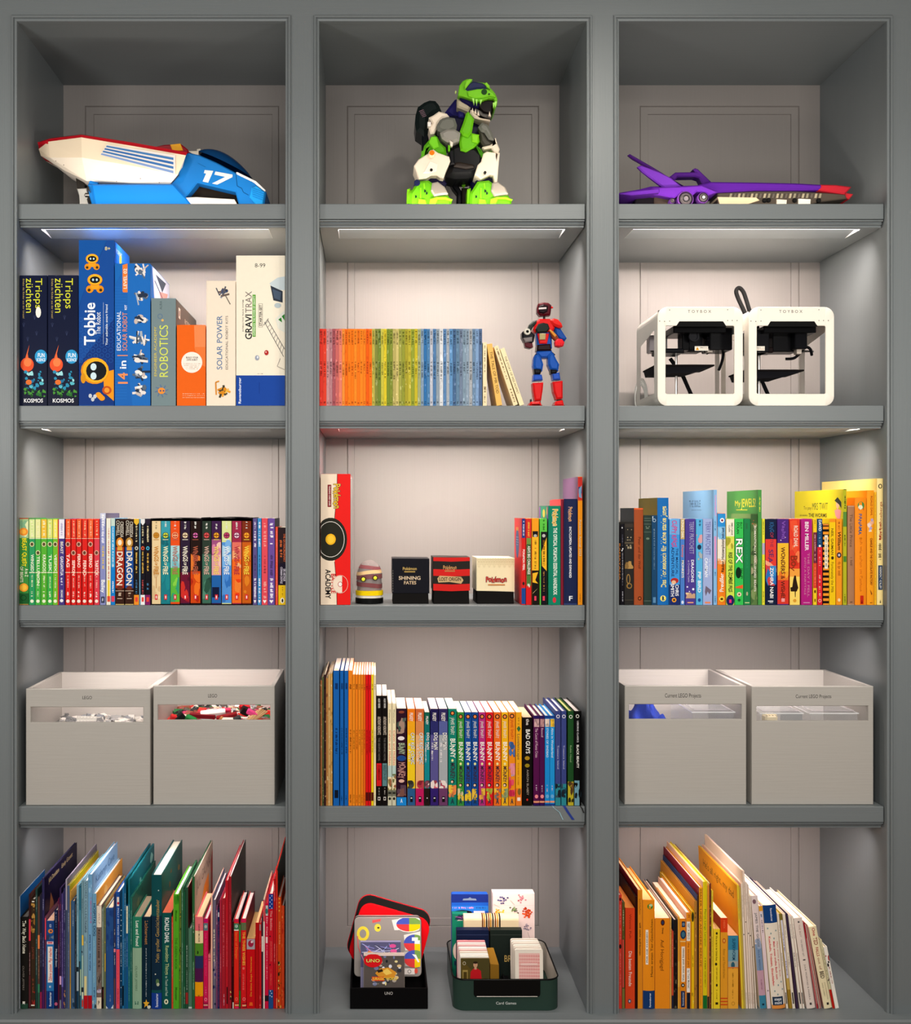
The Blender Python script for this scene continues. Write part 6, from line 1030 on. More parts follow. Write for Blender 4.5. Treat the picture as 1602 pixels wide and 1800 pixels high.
def fsol(k, U, V, w, h):
    k.rect(0, w, 0, h, 'efe0cc')
    rr = random.Random(4); blobs(k, rr, .55*w, V(514), .016, ['3c4c70', '585860', '6c5c54', '9098a8', '282c3c'], 16); k.line([(.66*w, V(520)), (.82*w, V(535))], .0022, '706860')
    k.text('SOLAR POWER', (.36*w, .54*w, V(650), V(555)), '4470a0', rot='u', bold=False)
    k.text('EDUCATIONAL ROBOT KITS', (.66*w, .74*w, V(650), V(555)), '787068', rot='u', bold=False)
    blobs(k, rr, .56*w, V(690), .017, ['d8881c', 'e8a030', 'b86c18', '403828', 'f0b848'], 18); k.line([(.34*w, V(694)), (.32*w, V(672)), (.44*w, V(670))], .003, 'd8881c')
carton(2, 363, 414.4, 493.5, .20, 'efe0cc', 'cream kit box lettered SOLAR POWER', fsol, group=kb)
def fgra(k, U, V, w, h):
    k.rect(0, w, 0, h, 'f2e8d4')
    k.text('8-99', (.38*w, .6*w, V(470), V(463)), '303030', bold=False)
    k.text('INTERACTIVE TRACK SYSTEM', (.13*w, .155*w, V(583), V(527)), '504c48', rot='u')
    k.text('GRAVI', (.19*w, .32*w, V(597), V(552)), '181c20', rot='u'); k.text('TRAX', (.19*w, .32*w, V(550), V(512)), '786c68', rot='u', bold=False)
    k.rect(.335*w, .40*w, V(592), V(518), '58a030'); k.text('EXPERIENCE THE POWER OF GRAVITY', (.35*w, .385*w, V(590), V(520)), 'e8f4d8', rot='u')
    for a, b in (((.46*w, V(575)), (.46*w, V(534))), ((.54*w, V(575)), (.54*w, V(534))), ((.46*w, V(575)), (.54*w, V(575))), ((.46*w, V(534)), (.54*w, V(534)))): k.line([a, b], .0006, '282828')
    k.text('STARTER-SET', (.475*w, .525*w, V(573), V(536)), '282828', rot='u')
    # marble run drawing
    k.poly([(.68*w, V(498)), (.85*w, V(488)), (w, V(486)), (w, V(510)), (.9*w, V(510)), (.74*w, V(506))], 'c8d4d8'); k.poly([(.7*w, V(502)), (.95*w, V(512)), (.95*w, V(532)), (.76*w, V(528))], '303844'); k.poly([(.74*w, V(508)), (.92*w, V(514)), (.9*w, V(528)), (.78*w, V(524))], '48586c')
    k.ell(.85*w, V(537), .008, .006, 'b8c4c8'); k.poly([(.8*w, V(560)), (w, V(545)), (w, V(585)), (.86*w, V(578))], 'e4e4d8'); k.poly([(.86*w, V(562)), (.92*w, V(558)), (.94*w, V(567))], '28802c'); k.poly([(.93*w, V(556)), (w-.001, V(552)), (w-.001, V(564))], '28802c')
    k.line([(.56*w, V(572)), (.66*w, V(560))], .002, '909088'); k.line([(.58*w, V(566)), (.97*w, V(627))], .0012, '48484c'); k.line([(.64*w, V(562)), (w-.001, V(614))], .0012, '48484c')
    for i in range(9): k.line([(.60*w+i*.042*w, V(569+i*6.5)), (.655*w+i*.04*w, V(565+i*5.6))], .0008, '78787c')
    k.ell(.43*w, V(629), .005, .006, '98a0b0'); k.ell(.44*w, V(628), .002, .003, 'e0e4ec'); k.ell(.62*w, V(620), .005, .006, 'b02828'); k.ell(.61*w, V(619), .0015, .002, 'f0c0b8')
    k.line([(.84*w, V(644)), (.99*w, V(650))], .001, '888480'); k.line([(.84*w, V(644)), (.9*w, V(630))], .001, '888480')
    k.rect(0, w, 0, V(660), '18449c'); k.text('Ravensburger', (.05*w, .1*w, V(710), V(664)), 'e8ecf8', rot='u'); k.rect(.47*w, .48*w, V(692), V(672), '103480'); k.scrib((.43*w, .55*w, V(657.5), V(656.5)), '303030', 'h')
carton(2, 415.2, 501.6, 449, .26, 'f2e8d4', 'large white box with a blue foot lettered GRAVITRAX', fgra, group=kb)

# ------------------------------------------------------------------ third shelf, middle: tall game box, stress capsule and deck boxes
def facad(k, U, V, w, h):
    k.rect(0, w, 0, h, 'e8201c')
    k.poly([(0, 0), (.55*w, 0), (.53*w, h*.18), (.47*w, h*.35), (.45*w, h*.5), (.48*w, h*.66), (.55*w, h*.86), (.56*w, h), (0, h)], 'f0dcc4')
    k.line([(.56*w, h-.0004), (.55*w, h*.86), (.47*w, h*.66)], .0012, '301418'); k.line([(.47*w, h*.33), (.53*w, h*.18), (.55*w, .0005)], .0012, '301418')
    # black disc with a white ring, the figure in it left out
    cx, cy, r = .34*w, V(948), .0385
    k.poly([(min(max(cx+r*math.cos(a*.2094), .0004), w-.0004), cy+.0505*math.sin(a*.2094)) for a in range(30)], '26261e')
    k.ring(cx, cy, .0325, .0420, .0012, 'f0e8e0', n=30); k.ell(cx, cy, .012, .013, 'f0b420'); k.ell(cx, cy, .0085, .0095, 'f8c838')
    k.text('Pokémon', (.44*w, .66*w, V(894), V(850)), 'f0c430', rot='d', outline='283458', wob=.05)
    k.rect(.24*w, .36*w, V(891), V(852), '7c1420'); k.text('TRADING CARD GAME', (.28*w, .33*w, V(889), V(854)), 'f0d8d0', rot='d')
    k.text('ACADEMY', (.17*w, .34*w, V(1052), V(1001)), '181418', rot='d'); k.text('BATTLE', (.36*w, .5*w, V(1043), V(1008)), 'c81c20', rot='d')
    k.ring(.66*w, V(1027), .0185, .0215, .0012, 'e8b0a0', n=24); k.poly([(.66*w+.017*math.cos(math.radians(a)), V(1027)+.020*math.sin(math.radians(a))) for a in range(75, 286, 15)], 'f0dcc8'); k.ell(.66*w, V(1027), .0055, .0062, 'f8f0e8'); k.ring(.66*w, V(1027), .0055, .0062, .0012, 'b01c1c')
carton(3, 563.6, 616.4, 833, .27, 'e8201c', 'tall white and red game box lettered ACADEMY in the middle bay', facad, lambda k, d, h: (k.rect(.002, d-.002, .002, h-.002, 'a09a98'), k.line([(.004, h-.01), (d*.5, h-.006)], .0015, 'e8e4e4')), cat='box')
# capsule: clear domed shell with maroon bands and two knobs
c0 = P(649.5, 1063, .075); zb = SH[3]+.0004; rr_ = 24.5*K*1.03
t = thing('striped_capsule', 'small domed capsule with maroon, yellow and black bands beside the tall game box', 'toy capsule', (c0.x, .075, zb))
H = P(0, 984, .075).z-zb; q = H
mb = MB('101010'); mb.lathe((0, 0, 0), [(0, 0), (rr_, 0), (rr_*1.0, q*.03), (rr_, q*.125), (rr_*.97, q*.13), (0, q*.13)], cols=['101010']*5, n=28); mb.build('black_base', t, 'plastic', smooth=True)
mb = MB('f0e8dc'); mb.lathe((0, 0, 0), [(rr_*.93, q*.13), (rr_*.93, q*.19), (0, q*.19)], n=28); mb.build('cream_band', t, 'plastic', smooth=True)
mb = MB('f4d010'); mb.lathe((0, 0, 0), [(rr_*.9, q*.19), (rr_*.985, q*.19), (rr_*.985, q*.30), (rr_*.9, q*.30)], n=28); mb.build('yellow_band', t, 'plastic', smooth=True)
def domez(f): # radius of the shell at height fraction f
    return rr_*.97 if f < .62 else rr_*.97*math.sqrt(max(0, 1-((f-.62)/.38)**2))
mb = MB(); prof = [(domez(f)*.9, q*f) for f in (.3, .45, .6, .68, .76, .84, .9, .95, .985)]+[(0, q*.995)]
mb.lathe((0, 0, 0), prof, c='8c7c78', n=28); mb.build('inner_core', t, 'matte', smooth=True)
def band(f0, f1, col, tilt, name='maroon_band'):
    mb = MB(col); n = 36
    for i in range(n):
        a0, a1 = 2*math.pi*i/n, 2*math.pi*(i+1)/n
        def pt(a, f):
            ff = f+tilt*math.sin(a-1.2)+.006*math.sin(3*a); r = domez(ff)*.955; return (r*math.cos(a), r*math.sin(a), q*ff)
        mb.face([pt(a0, f0), pt(a1, f0), pt(a1, f1), pt(a0, f1)], col)
    mb.build(name, t, 'plastic', smooth=True)
band(.385, .485, '7c1418', .03); band(.56, .665, '741218', -.02); band(.67, .75, 'f0c484', -.035, 'tan_band'); band(.80, .88, '7c1420', .03)
for u, zf in ((-.42, .57), (.42, .60)):
    mb = MB(); yy = -math.sqrt(max(0, (rr_*.9)**2-(u*rr_)**2)); mb.lathe((u*rr_, yy-.006, q*zf), [(0, -.004), (.0042, -.003), (.0042, 0), (.0062, 0), (.0062, .006)], axis='y', cols=['f0f040', 'f0f040', '302018', '302018'], n=14); mb.build('knob', t, 'plastic')
mb = MB(); prof = [(domez(f), q*f) for f in (.305, .45, .62, .7, .78, .86, .92, .96, .985)]+[(0, q*.9999)]
mb.lathe((0, 0, 0), prof, n=32); mb.build('clear_shell', t, 'clear_plastic', smooth=True)
# three card deck boxes: dark base tray, printed lid tipped a little
def deck(x0, x1, ytop, ysplit, cols, label, draw, topcol, d=.10, yf=.05, lean=0):
    zb = SH[3]+.0004; A = P(x0, 0, yf).x; B = P(x1, 0, yf).x; w = B-A; h = P(0, ytop, yf).z-zb; hs = P(0, ysplit, yf).z-zb
    t = thing('deck_box', label, 'box', (A, yf, zb), 'card deck boxes on the third shelf')
    mb = MB('161413'); mb.prism([(.0015, 0), (w-.0015, 0), (w-.0025, hs+.002), (.0025, hs+.002)], .0012, d-.0012, b=.0006); mb.build('tray', t, 'matte')
    mb = MB(cols[0]); mb.prism([(0, hs+lean), (w, hs-lean*.2), (w, h-.001), (.0, h)], 0, d, b=.0008); mb.build('lid', t, 'gloss')
    k = Deco(); V = lambda py: P(0, py, yf).z-zb; U = lambda px: P(px, 0, yf).x-A
    draw(k, U, V, w, h, hs)
    k.build('lid_print', t, lambda u, v, e: (min(max(u, .0006), w-.0006), -e, min(v, h-.0008)))
    return t
def ds(k, U, V, w, h, hs):
    k.rect(.001, w-.001, hs+.001, h-.001, '15151c'); k.text('Pokémon', (U(708), U(733), V(1002), V(997)), 'c8a860'); k.rect(U(711), U(730), V(1006), V(1004), 'b89850')
    k.text('SHINING', (U(701), U(740), V(1019), V(1013)), 'e0c8a8'); k.text('FATES', (U(710), U(732), V(1027), V(1021.5)), 'd8bc98')
    for i in range(9): k.rect(.0012, .0026, hs+.004+i*.006, hs+.007+i*.006, '686460')
deck(689.5, 755, 981.5, 1043, ['15151c'], 'black deck box lettered SHINING FATES, beside the capsule', ds, '6c6460')
def dl(k, U, V, w, h, hs):
    k.rect(.001, w-.001, hs+.001, h-.001, '282420')
    for a, b_ in ((0, .12), (.36, .56), (.80, 1)): k.poly([(0, h-(h-hs)*b_), (w*.5, h-(h-hs)*(b_+.02)), (w, h-(h-hs)*b_), (w, h-(h-hs)*a), (w*.5, h-(h-hs)*(a+.02)), (0, h-(h-hs)*a)], 'd02420')
    k.text('Pokémon', (U(779), U(803), V(1001), V(994)), 'c8945c', wob=.05); k.rect(U(782), U(800), V(1005), V(1002.5), 'b87848')
    k.poly([(U(771), V(1024)), (U(769), V(1017)), (U(773), V(1012)), (U(811), V(1014)), (U(815), V(1020)), (U(811), V(1026)), (U(790), V(1023))], 'c8a878'); k.text('LOST ORIGIN', (U(772), U(811), V(1021), V(1015)), '201c18')
deck(761.5, 826.5, 979, 1038, ['282420'], 'red and black striped deck box lettered LOST ORIGIN', dl, '505050')
def dw(k, U, V, w, h, hs):
    k.rect(.001, w-.001, hs+.002, h-.001, 'f0e0b8')
    for i in range(15):
        for j in range(4):
            cx = w*(.03+i*.067)+(j % 2)*w*.033; cz = h-.004-j*.0055; s_ = .0024
            if j == 3 and i % 2: continue
            c = 'b8a070' if j < 2 else 'd0bc90'
            k.line([(cx-s_, cz), (cx, cz+s_), (cx+s_, cz), (cx, cz-s_), (cx-s_, cz)], .0006, c)
    k.text('Pokémon', (U(854), U(891), V(1023), V(1014)), 'd04030', wob=.07, outline='504858'); k.rect(U(858), U(888), V(1029), V(1027), 'c07838')
deck(838, 905, 980.5, 1040, ['efe2c0'], 'cream deck box with a gold lattice along its top edge', dw, 'b0a890', d=.115, lean=.002)
# ------------------------------------------------------------------ open storage crates, fourth shelf
def crate(x0, x1, top, s0, s1, st, sb, lettering, label, yf, dd=.27, tf=.009):
    zb = SH[4]+.0005; A = P(x0, 0, yf).x; B = P(x1, 0, yf).x; w = B-A; h = P(0, top, yf).z-zb
    t = thing('storage_crate', label, 'crate', (A, yf, zb), 'pale grey open crates on the fourth shelf')
    U = lambda px: P(px, 0, yf).x-A; V = lambda py: P(0, py, yf).z-zb
    u0, u1, v0, v1 = U(s0), U(s1), V(sb), V(st)
    # front board with a long viewing slot: outer and inner outline joined, bevelled edges
    mb = MB('c4beb4'); bz = .0012
    O_ = [(0, 0), (w, 0), (w, h), (0, h)]; I_ = [(u0, v0), (u1, v0), (u1, v1), (u0, v1)]
    O2 = [(bz, bz), (w-bz, bz), (w-bz, h-bz), (bz, h-bz)]; I2 = [(u0-bz, v0-bz), (u1+bz, v0-bz), (u1+bz, v1+bz), (u0-bz, v1+bz)]
    pt = lambda p, y: (p[0], y, p[1])
    for i in range(4):
        j = (i+1) % 4
        mb.face([pt(O2[i], 0), pt(O2[j], 0), pt(I2[j], 0), pt(I2[i], 0)])
        mb.face([pt(O_[i], bz), pt(O_[j], bz), pt(O2[j], 0), pt(O2[i], 0)])
        mb.face([pt(I2[i], 0), pt(I2[j], 0), pt(I_[j], bz), pt(I_[i], bz)])
        mb.face([pt(O_[j], bz), pt(O_[i], bz), pt(O_[i], tf), pt(O_[j], tf)])
        mb.face([pt(I_[i], bz), pt(I_[j], bz), pt(I_[j], tf), pt(I_[i], tf)])
        mb.face([pt(O_[j], tf), pt(O_[i], tf), pt(I_[i], tf), pt(I_[j], tf)])
    mb.build('front_board', t, 'bin_paint')
    for nm, a in (('side_board', (0, tf, tf, dd-tf, 0, h)), ('side_board', (w-tf, w, tf, dd-tf, 0, h)), ('back_board', (0, w, dd-tf, dd, 0, h)), ('bottom_board', (tf, w-tf, tf, dd-tf, .002, .010))):
        mb = MB('c4beb4'); mb.box(*a, b=.0008 if 'bottom' not in nm else 0); mb.build(nm, t, 'bin_paint')
    k = Deco(); s, a, b, ya, yb = lettering; k.text(s, (U(a), U(b), V(yb), V(ya)), '201e1c', bold=False); k.build('lettering', t, lambda u, v, e: (u, -e, v))
    return t, A, w, zb, h, V(sb), yf, tf, dd
def lbox(k, name, label, u, y, z, sx, sy, sz, col, rot=(0, 0, 0), studs=0, m='plastic', cat='toy brick', grp=None):
    t = thing(name, label, cat, (u, y, z), grp, rot)
    mb = MB(col); mb.box(-sx/2, sx/2, -sy/2, sy/2, 0, sz, b=min(sx, sy, sz)*.12); mb.build('brick_body', t, m)
    if studs:
        nx = max(1, int(round(sx/.008))); ny = max(1, int(round(sy/.008)))
        mb = MB(shade(lin(col), 1.15))
        for i in range(nx):
            for j in range(ny): mb.lathe((-sx/2+sx*(i+.5)/nx, -sy/2+sy*(j+.5)/ny, sz), [(.0024, -.0002), (.0024, .0017), (0, .0017)], n=8)
        o = mb.build('stud_pattern', t, m); o['kind'] = 'stuff'
    return t
def heap(parent_args, label, cols, ztop, seed):
    t, A, w, zb, h, vs, yf, tf, dd = parent_args
    rr = random.Random(seed); mb = MB()
    # a loose fill of small bricks: a bed below, then tumbled pieces on it
    mb.box(A+tf+.0004, A+w-tf-.0004, yf+tf+.0004, yf+dd-tf-.0004, zb+.0105, zb+ztop-.022, rr.choice(cols))
    for i in range(330):
        x = rr.uniform(A+tf+.016, A+w-tf-.016); y = rr.uniform(yf+tf+.016, yf+dd-tf-.016); z = zb+ztop-.024+rr.uniform(0, .012)
        a = rr.uniform(.006, .011); b_ = rr.uniform(.005, .009); c_ = rr.uniform(.004, .006); M = Matrix.Rotation(rr.uniform(0, 3), 3, 'Z') @ Matrix.Rotation(rr.uniform(-.6, .6), 3, 'X')
        vv = [Vector((x, y, z))+M @ Vector((sx*a, sy*b_, sz*c_)) for sx in (-1, 1) for sy in (-1, 1) for sz in (-1, 1)]
        mb.geo(vv, [(0, 1, 3, 2), (4, 6, 7, 5), (0, 4, 5, 1), (2, 3, 7, 6), (0, 2, 6, 4), (1, 5, 7, 3)], rr.choice(cols))
    o = mb.build('toy_bricks', None, 'plastic'); tag(o, label, 'toy bricks'); o['kind'] = 'stuff'
greys = ['9a9a98', '6c6c6c', 'b8b4ac', '808488', 'd0ccc4']
bright = ['c83028', 'e8e0d4', '303030', 'd8b898', '2c6c3c', '885040', 'a0a0a0', 'c04468', '5c5450']
c1 = crate(45.5, 264, 1211, 54, 252, 1243, 1270, ('LEGO', 144.5, 162, 1223.5, 1229), 'leftmost pale grey crate lettered LEGO, grey bricks in its slot', .024)
c2 = crate(269.5, 483, 1205.5, 277.5, 475, 1239, 1266, ('LEGO', 365.5, 382, 1220, 1226), 'pale grey crate lettered LEGO, beside the left divider post, colourful bricks inside', .028)
c3 = crate(1098.5, 1312.5, 1205.5, 1106, 1304, 1238, 1264.5, ('Current LEGO Projects', 1169, 1233, 1219, 1226), 'pale grey crate lettered Current LEGO Projects with a blue cloth inside', .030)
c4 = crate(1322, 1536, 1206.5, 1330.5, 1527, 1241, 1267.5, ('Current LEGO Projects', 1399, 1462, 1221, 1227), 'rightmost pale grey crate lettered Current LEGO Projects with only clear tubs', .030)
heap(c1, 'loose grey toy bricks filling the leftmost crate', greys, c1[5]-.016, 1)
heap(c2, 'loose mixed toy bricks filling the second crate from the left', bright, c2[5]+.002, 2)
def at(px, py, y): return P(px, py, y)
def put(cr, px, py, y, sx, sy, sz, col, name, lab, rot=(0, 0, 0), studs=1, grp=None):
    p = at(px, py, y); return lbox(None, name, lab, p.x, y, p.z, sx, sy, sz, col, rot, studs, grp=grp)
gp = 'pieces showing in the slot of the first crate'
put(c1, 152, 1272, .075, .046, .034, .006, 'c8c4bc', 'brick_plate', 'pale grey studded plate tilted up in the leftmost crate slot', (1.15, .05, .1), grp=gp)
put(c1, 122, 1273, .10, .024, .034, .006, '707070', 'brick_plate', 'dark grey studded plate leaning at the left of the crate slot', (1.0, .3, .2), grp=gp)
put(c1, 154, 1276, .052, .058, .010, .010, 'a8a4a0', 'technic_beam', 'long light grey beam lying across the slot front', (.2, 0, .06), grp=gp)
put(c1, 134, 1275, .046, .030, .016, .005, 'e4d8b0', 'brick_plate', 'small cream plate lying in front of the grey beam', (.3, 0, -.1), 0, grp=gp)
put(c1, 196, 1276, .06, .012, .012, .012, '303030', 'brick_wedge', 'tiny black wedge at the right of the leftmost crate slot', (0, .5, .3), 0, grp=gp)
gp = 'pieces showing in the slot of the second crate'
for (px, py, y, sx, sy, sz, col, rot, nm, lab) in [
    (306, 1270, .055, .022, .016, .018, 'c02828', (.2, .2, .4), 'toy_brick', 'small red brick at the left end of the second crate slot'),
    (320, 1268, .06, .028, .012, .020, '202020', (.3, -.7, .3), 'toy_brick', 'black wing-shaped brick beside the small red one'),
    (334, 1270, .052, .026, .014, .016, '28783c', (.3, .4, -.2), 'toy_brick', 'green brick near the left of the second crate slot'),
    (356, 1263, .09, .062, .014, .012, '701820', (.15, .08, .05), 'toy_brick', 'long dark red brick behind the green one'),
    (375, 1259, .10, .060, .020, .014, 'd8d0cc', (.3, -.08, .1), 'toy_brick', 'long pale grey brick in the middle of the crate slot'),
    (390, 1252, .12, .044, .012, .008, 'd83858', (.3, -.06, .1), 'toy_brick', 'pink-red plate topping the pale grey brick'),
    (400, 1264, .08, .05, .014, .012, '801c20', (.2, -.2, .1), 'toy_brick', 'maroon brick sloping right in the crate slot'),
    (386, 1271, .048, .012, .010, .016, 'b07840', (.2, .6, .2), 'toy_brick', 'tan wedge brick low in the middle of the slot'),
    (402, 1273, .046, .034, .018, .014, 'e8dccc', (.2, .05, .2), 'toy_brick', 'white ridged brick low in the slot'),
    (428, 1255, .08, .022, .016, .018, '282020', (.3, .5, .3), 'toy_brick', 'black brick below the slot\'s upper edge at right'),
    (430, 1247, .09, .026, .012, .010, 'c82028', (.2, .1, .3), 'toy_brick', 'bright red plate at the upper right of the slot'),
    (441, 1257, .07, .026, .012, .012, 'f05090', (.3, .5, .2), 'toy_brick', 'hot pink brick at the right of the slot'),
    (420, 1270, .05, .018, .012, .016, '383838', (.3, -.4, .2), 'toy_brick', 'charcoal brick left of the tan rods')]:
    put(c2, px, py, y, sx, sy, sz, col, nm, lab, rot, 0, grp=gp)
for i in range(7):
    a = at(432+i*2.2, 1268, .05+.002*i); b_ = at(450+i*3.4, 1246+abs(i-3)*1.5, .075)
    mb = MB('d8b080' if i % 2 else 'c8a070'); mb.tube([a, (a+b_)/2, b_], .0022, n=7)
    o = mb.build('tan_rod', None, 'plastic'); tag(o, ['first', 'second', 'third', 'middle', 'fifth', 'sixth', 'last'][i]+' tan rod from the left in the fan inside the second crate', 'toy rod', gp)
# blue cloth heaped in the third crate
t, A, w, zb, h, vs, yf, tf, dd = c3
def heap_cloth(name, label, x0, x1, y0, y1, z0, ztop, col, seed):
    rr = random.Random(seed); nx, ny = 34, 24; mb = MB(col); G = []
    for j in range(ny+1):
        row = []
        for i in range(nx+1):
            u = i/nx; v = j/ny; e = (math.sin(math.pi*min(max(u, .02), .98))**.35)*(math.sin(math.pi*min(max(v, .02), .98))**.16)
            z = z0+(ztop-z0)*e*(.80+.09*math.sin(u*13+v*5)+.07*math.sin(v*11-u*9)+.05*math.sin(u*29+1))
            row.append((x0+(x1-x0)*u, y0+(y1-y0)*v, z))
        G.append(row)
    for j in range(ny):
        for i in range(nx): mb.face([G[j][i], G[j][i+1], G[j+1][i+1], G[j+1][i]])
    o = mb.build(name, None, 'cloth', smooth=True); tag(o, label, 'cloth'); return o
heap_cloth('blue_cloth', 'crumpled royal blue cloth filling the left of the third crate', A+tf+.001, A+w*.54, yf+tf+.001, yf+dd-tf-.002, zb+.0104, zb+h*.925, '2840a8', 4)
def tub(x0, x1, y0, y1, z0, z1, label):
    t = thing('clear_tub', label, 'tub', ((x0+x1)/2, y0, z0), 'clear lidded tubs in the crates'); cx = (x0+x1)/2; w2 = (x1-x0)/2; hh = z1-z0; dp = y1-y0; th = .0014
    for nm, a in (('tub_wall', (-w2, w2, 0, th, 0, hh)), ('tub_wall', (-w2, w2, dp-th, dp, 0, hh)), ('tub_wall', (-w2, -w2+th, th, dp-th, 0, hh)), ('tub_wall', (w2-th, w2, th, dp-th, 0, hh)), ('tub_bottom', (-w2+th, w2-th, th, dp-th, 0, th))):
        mb = MB('ffffff'); mb.box(*a); mb.build(nm, t, 'clear_plastic')
    mb = MB('ffffff'); mb.box(-w2-.002, w2+.002, -.002, dp+.002, hh, hh+.002); mb.box(-w2+.006, w2-.006, .006, dp-.006, hh+.002, hh+.005); mb.build('tub_lid', t, 'clear_plastic')
    mb = MB('f4f4f4'); 
    for a in ((-w2-.0022, w2+.0022, -.0024, -.0018, hh-.001, hh+.0012), (-w2-.0026, -w2-.002, -.002, dp, hh-.001, hh+.0008), (w2+.002, w2+.0026, -.002, dp, hh-.001, hh+.0008)): mb.box(*a)
    mb.tube([(-w2+.006, .006, hh+.0052), (w2-.006, .006, hh+.0052), (w2-.006, dp-.006, hh+.0052), (-w2+.006, dp-.006, hh+.0052), (-w2+.006, .006, hh+.0052)], .0006, 'd0c8cc', n=5)
    mb.build('lid_rim', t, 'plastic')
zt = lambda cr, py, y: P(0, py, y).z
yy = yf+.035
tub(P(1218, 0, yy).x, P(1291, 0, yy).x, yy, yy+.19, zb+.0106, zt(c3, 1252, yy), 'clear lidded tub beside the blue cloth in the third crate')
t, A, w, zb, h, vs, yf, tf, dd = c4
tub(P(1332+5, 0, yy).x, P(1411, 0, yy).x, yy, yy+.19, zb+.0106, zt(c4, 1254, yy), 'left of two clear lidded tubs in the rightmost crate')
tub(P(1425, 0, yy).x, P(1508, 0, yy).x, yy, yy+.19, zb+.0106, zt(c4, 1254, yy), 'right of two clear lidded tubs in the rightmost crate')
p = P(1349, 1268, yy+.03)
lbox(None, 'small_model', 'small yellow-white toy model showing through the clear tub wall', p.x+.006, yy+.03, zb+.0125, .030, .03, p.z-zb+.004, 'e8d8b0', studs=1, cat='toy')
# ------------------------------------------------------------------ toys of the top shelf
def W2(pts, y):     # photo points -> x,z at depth y
    return [(P(a, b, y).x, P(a, b, y).z) for a, b in pts]
FLOORZ = 0
def plate(mb, pts, y0, y1, c=None, b=.0015, ref=None):
    mb.prism([(a, max(z, FLOORZ)) for a, z in W2(pts, y0 if ref is None else ref)], y0, y1, c, b)
def partp(name, par, plates, m='plastic', smooth=False):
    mb = MB()
    for p in plates: plate(mb, *p)
    return mb.build(name, par, m, org=par.location, smooth=smooth)
def lift_to(z, y):  # photo row of world height z at depth y
    return CY-(z-EYE)/K*D/(D+y)
S1 = SH[1]+.0005; FLOORZ = S1
# --- white, red and blue toy speedboat
yc = .15; B_ = lift_to(S1, .09)
boat = thing('toy_speedboat', 'big toy speedboat in white, red and blue with the number 17', 'toy boat', (P(260, 0, yc).x, yc, S1))
def PL(l): return [P(a, b, y) for a, b, y in l]
L0 = PL([(72, 248, .15), (92, 242, .15), (143, 236, .15), (230, 250, .15), (331, 268, .15)])
L1 = PL([(68, 250, .125), (86, 244, .10), (143, 237, .05), (230, 250, .052), (330, 268, .06)])
L2 = PL([(68, 262, .124), (85, 249, .099), (143, 241.5, .049), (230, 256, .051), (327, 273, .059)])
L3 = PL([(72, 274, .128), (88, 277, .103), (144, 277, .052), (230, 291, .054), (313, 307, .062)])
L4 = PL([(84, 279, .135), (112, 299, .115), (152, 318, .095), (230, 322, .085), (299, 323.5, .088)])
L5 = [Vector((p.x, .15, p.z-.002)) for p in L4]
mb = MB(); mb.loft([L0, L1], ['90101c'], mirror=yc); mb.build('red_deck', boat, 'plastic', org=boat.location)
mb = MB(); mb.loft([L1, L2], ['b01420'], mirror=yc); mb.build('red_sheer_stripe', boat, 'plastic', org=boat.location)
mb = MB(); mb.loft([L2, L3, L4, L5], ['f0dcc0', 'f2e4d2', 'f0e4d8'], mirror=yc)
mb.face([L2[-1], L3[-1], L4[-1], L5[-1], Vector((L2[-1].x, 2*yc-L2[-1].y+.0, L2[-1].z))][:4], 'f0e4d8'); mb.build('white_hull', boat, 'plastic', org=boat.location)
mb = MB('c81424'); st = PL([(66, 250, .123), (84, 247, .096), (88, 279, .119), (72, 274, .132)])
vs = st+[Vector((p.x, 2*yc-p.y, p.z)) for p in st]; mb.geo(vs, [(0, 1, 2, 3), (4, 7, 6, 5), (0, 3, 7, 4), (0, 4, 5, 1), (3, 2, 6, 7)], 'd01828'); mb.build('red_stern_cap', boat, 'plastic', org=boat.location)
# striped side panel lying on the hull side (skewed quad on the loft face)
def onside(a, b, e=0):
    f = (a-144)/(327-144); ya = .049+.010*f; yb_ = .052+.010*f
    t_ = (b-(241.5+f*31.5))/(36+f*(-1)); return P(a, b, ya+(yb_-ya)*t_-.0032-e)
mb = MB()
def strip(a0, b0, a1, b1, a2, b2, a3, b3, c, e): mb.face([onside(a0, b0, e), onside(a1, b1, e), onside(a2, b2, e), onside(a3, b3, e)], c)
strip(176, 272, 188, 254, 308, 273, 308, 308, 'e8e0dc', 0)
for i in range(4):
    f0, f1 = .10+.25*i, .24+.25*i; q0 = lambda f: (188-12*f, 254+18*f); q1 = lambda f: (305, 274+31*f)
    (a0, b0), (a1, b1), (a2, b2), (a3, b3) = q0(f1), q0(f0), q1(f0), q1(f1)
    strip(a0+1, b0, a1+1, b1, a2, b2, a3, b3, ['4478b0', '3468a8', '3c70ac', '7c98c8'][i], .0004)
mb.build('striped_decal', boat, 'print', org=boat.location)
mb = MB(); 
for (a, b) in ((98, 283), (112, 290), (214, 300), (247, 314), (280, 321), (205, 319)):
    p = P(a, b, .0); f = (a-88)/(299-88); yv = .072+.012*f
    p = P(a, b, yv-.004); mb.ball(p, .0012, '807068', n=6)
mb.build('hull_screws', boat, 'plastic', org=boat.location)['kind'] = 'stuff'
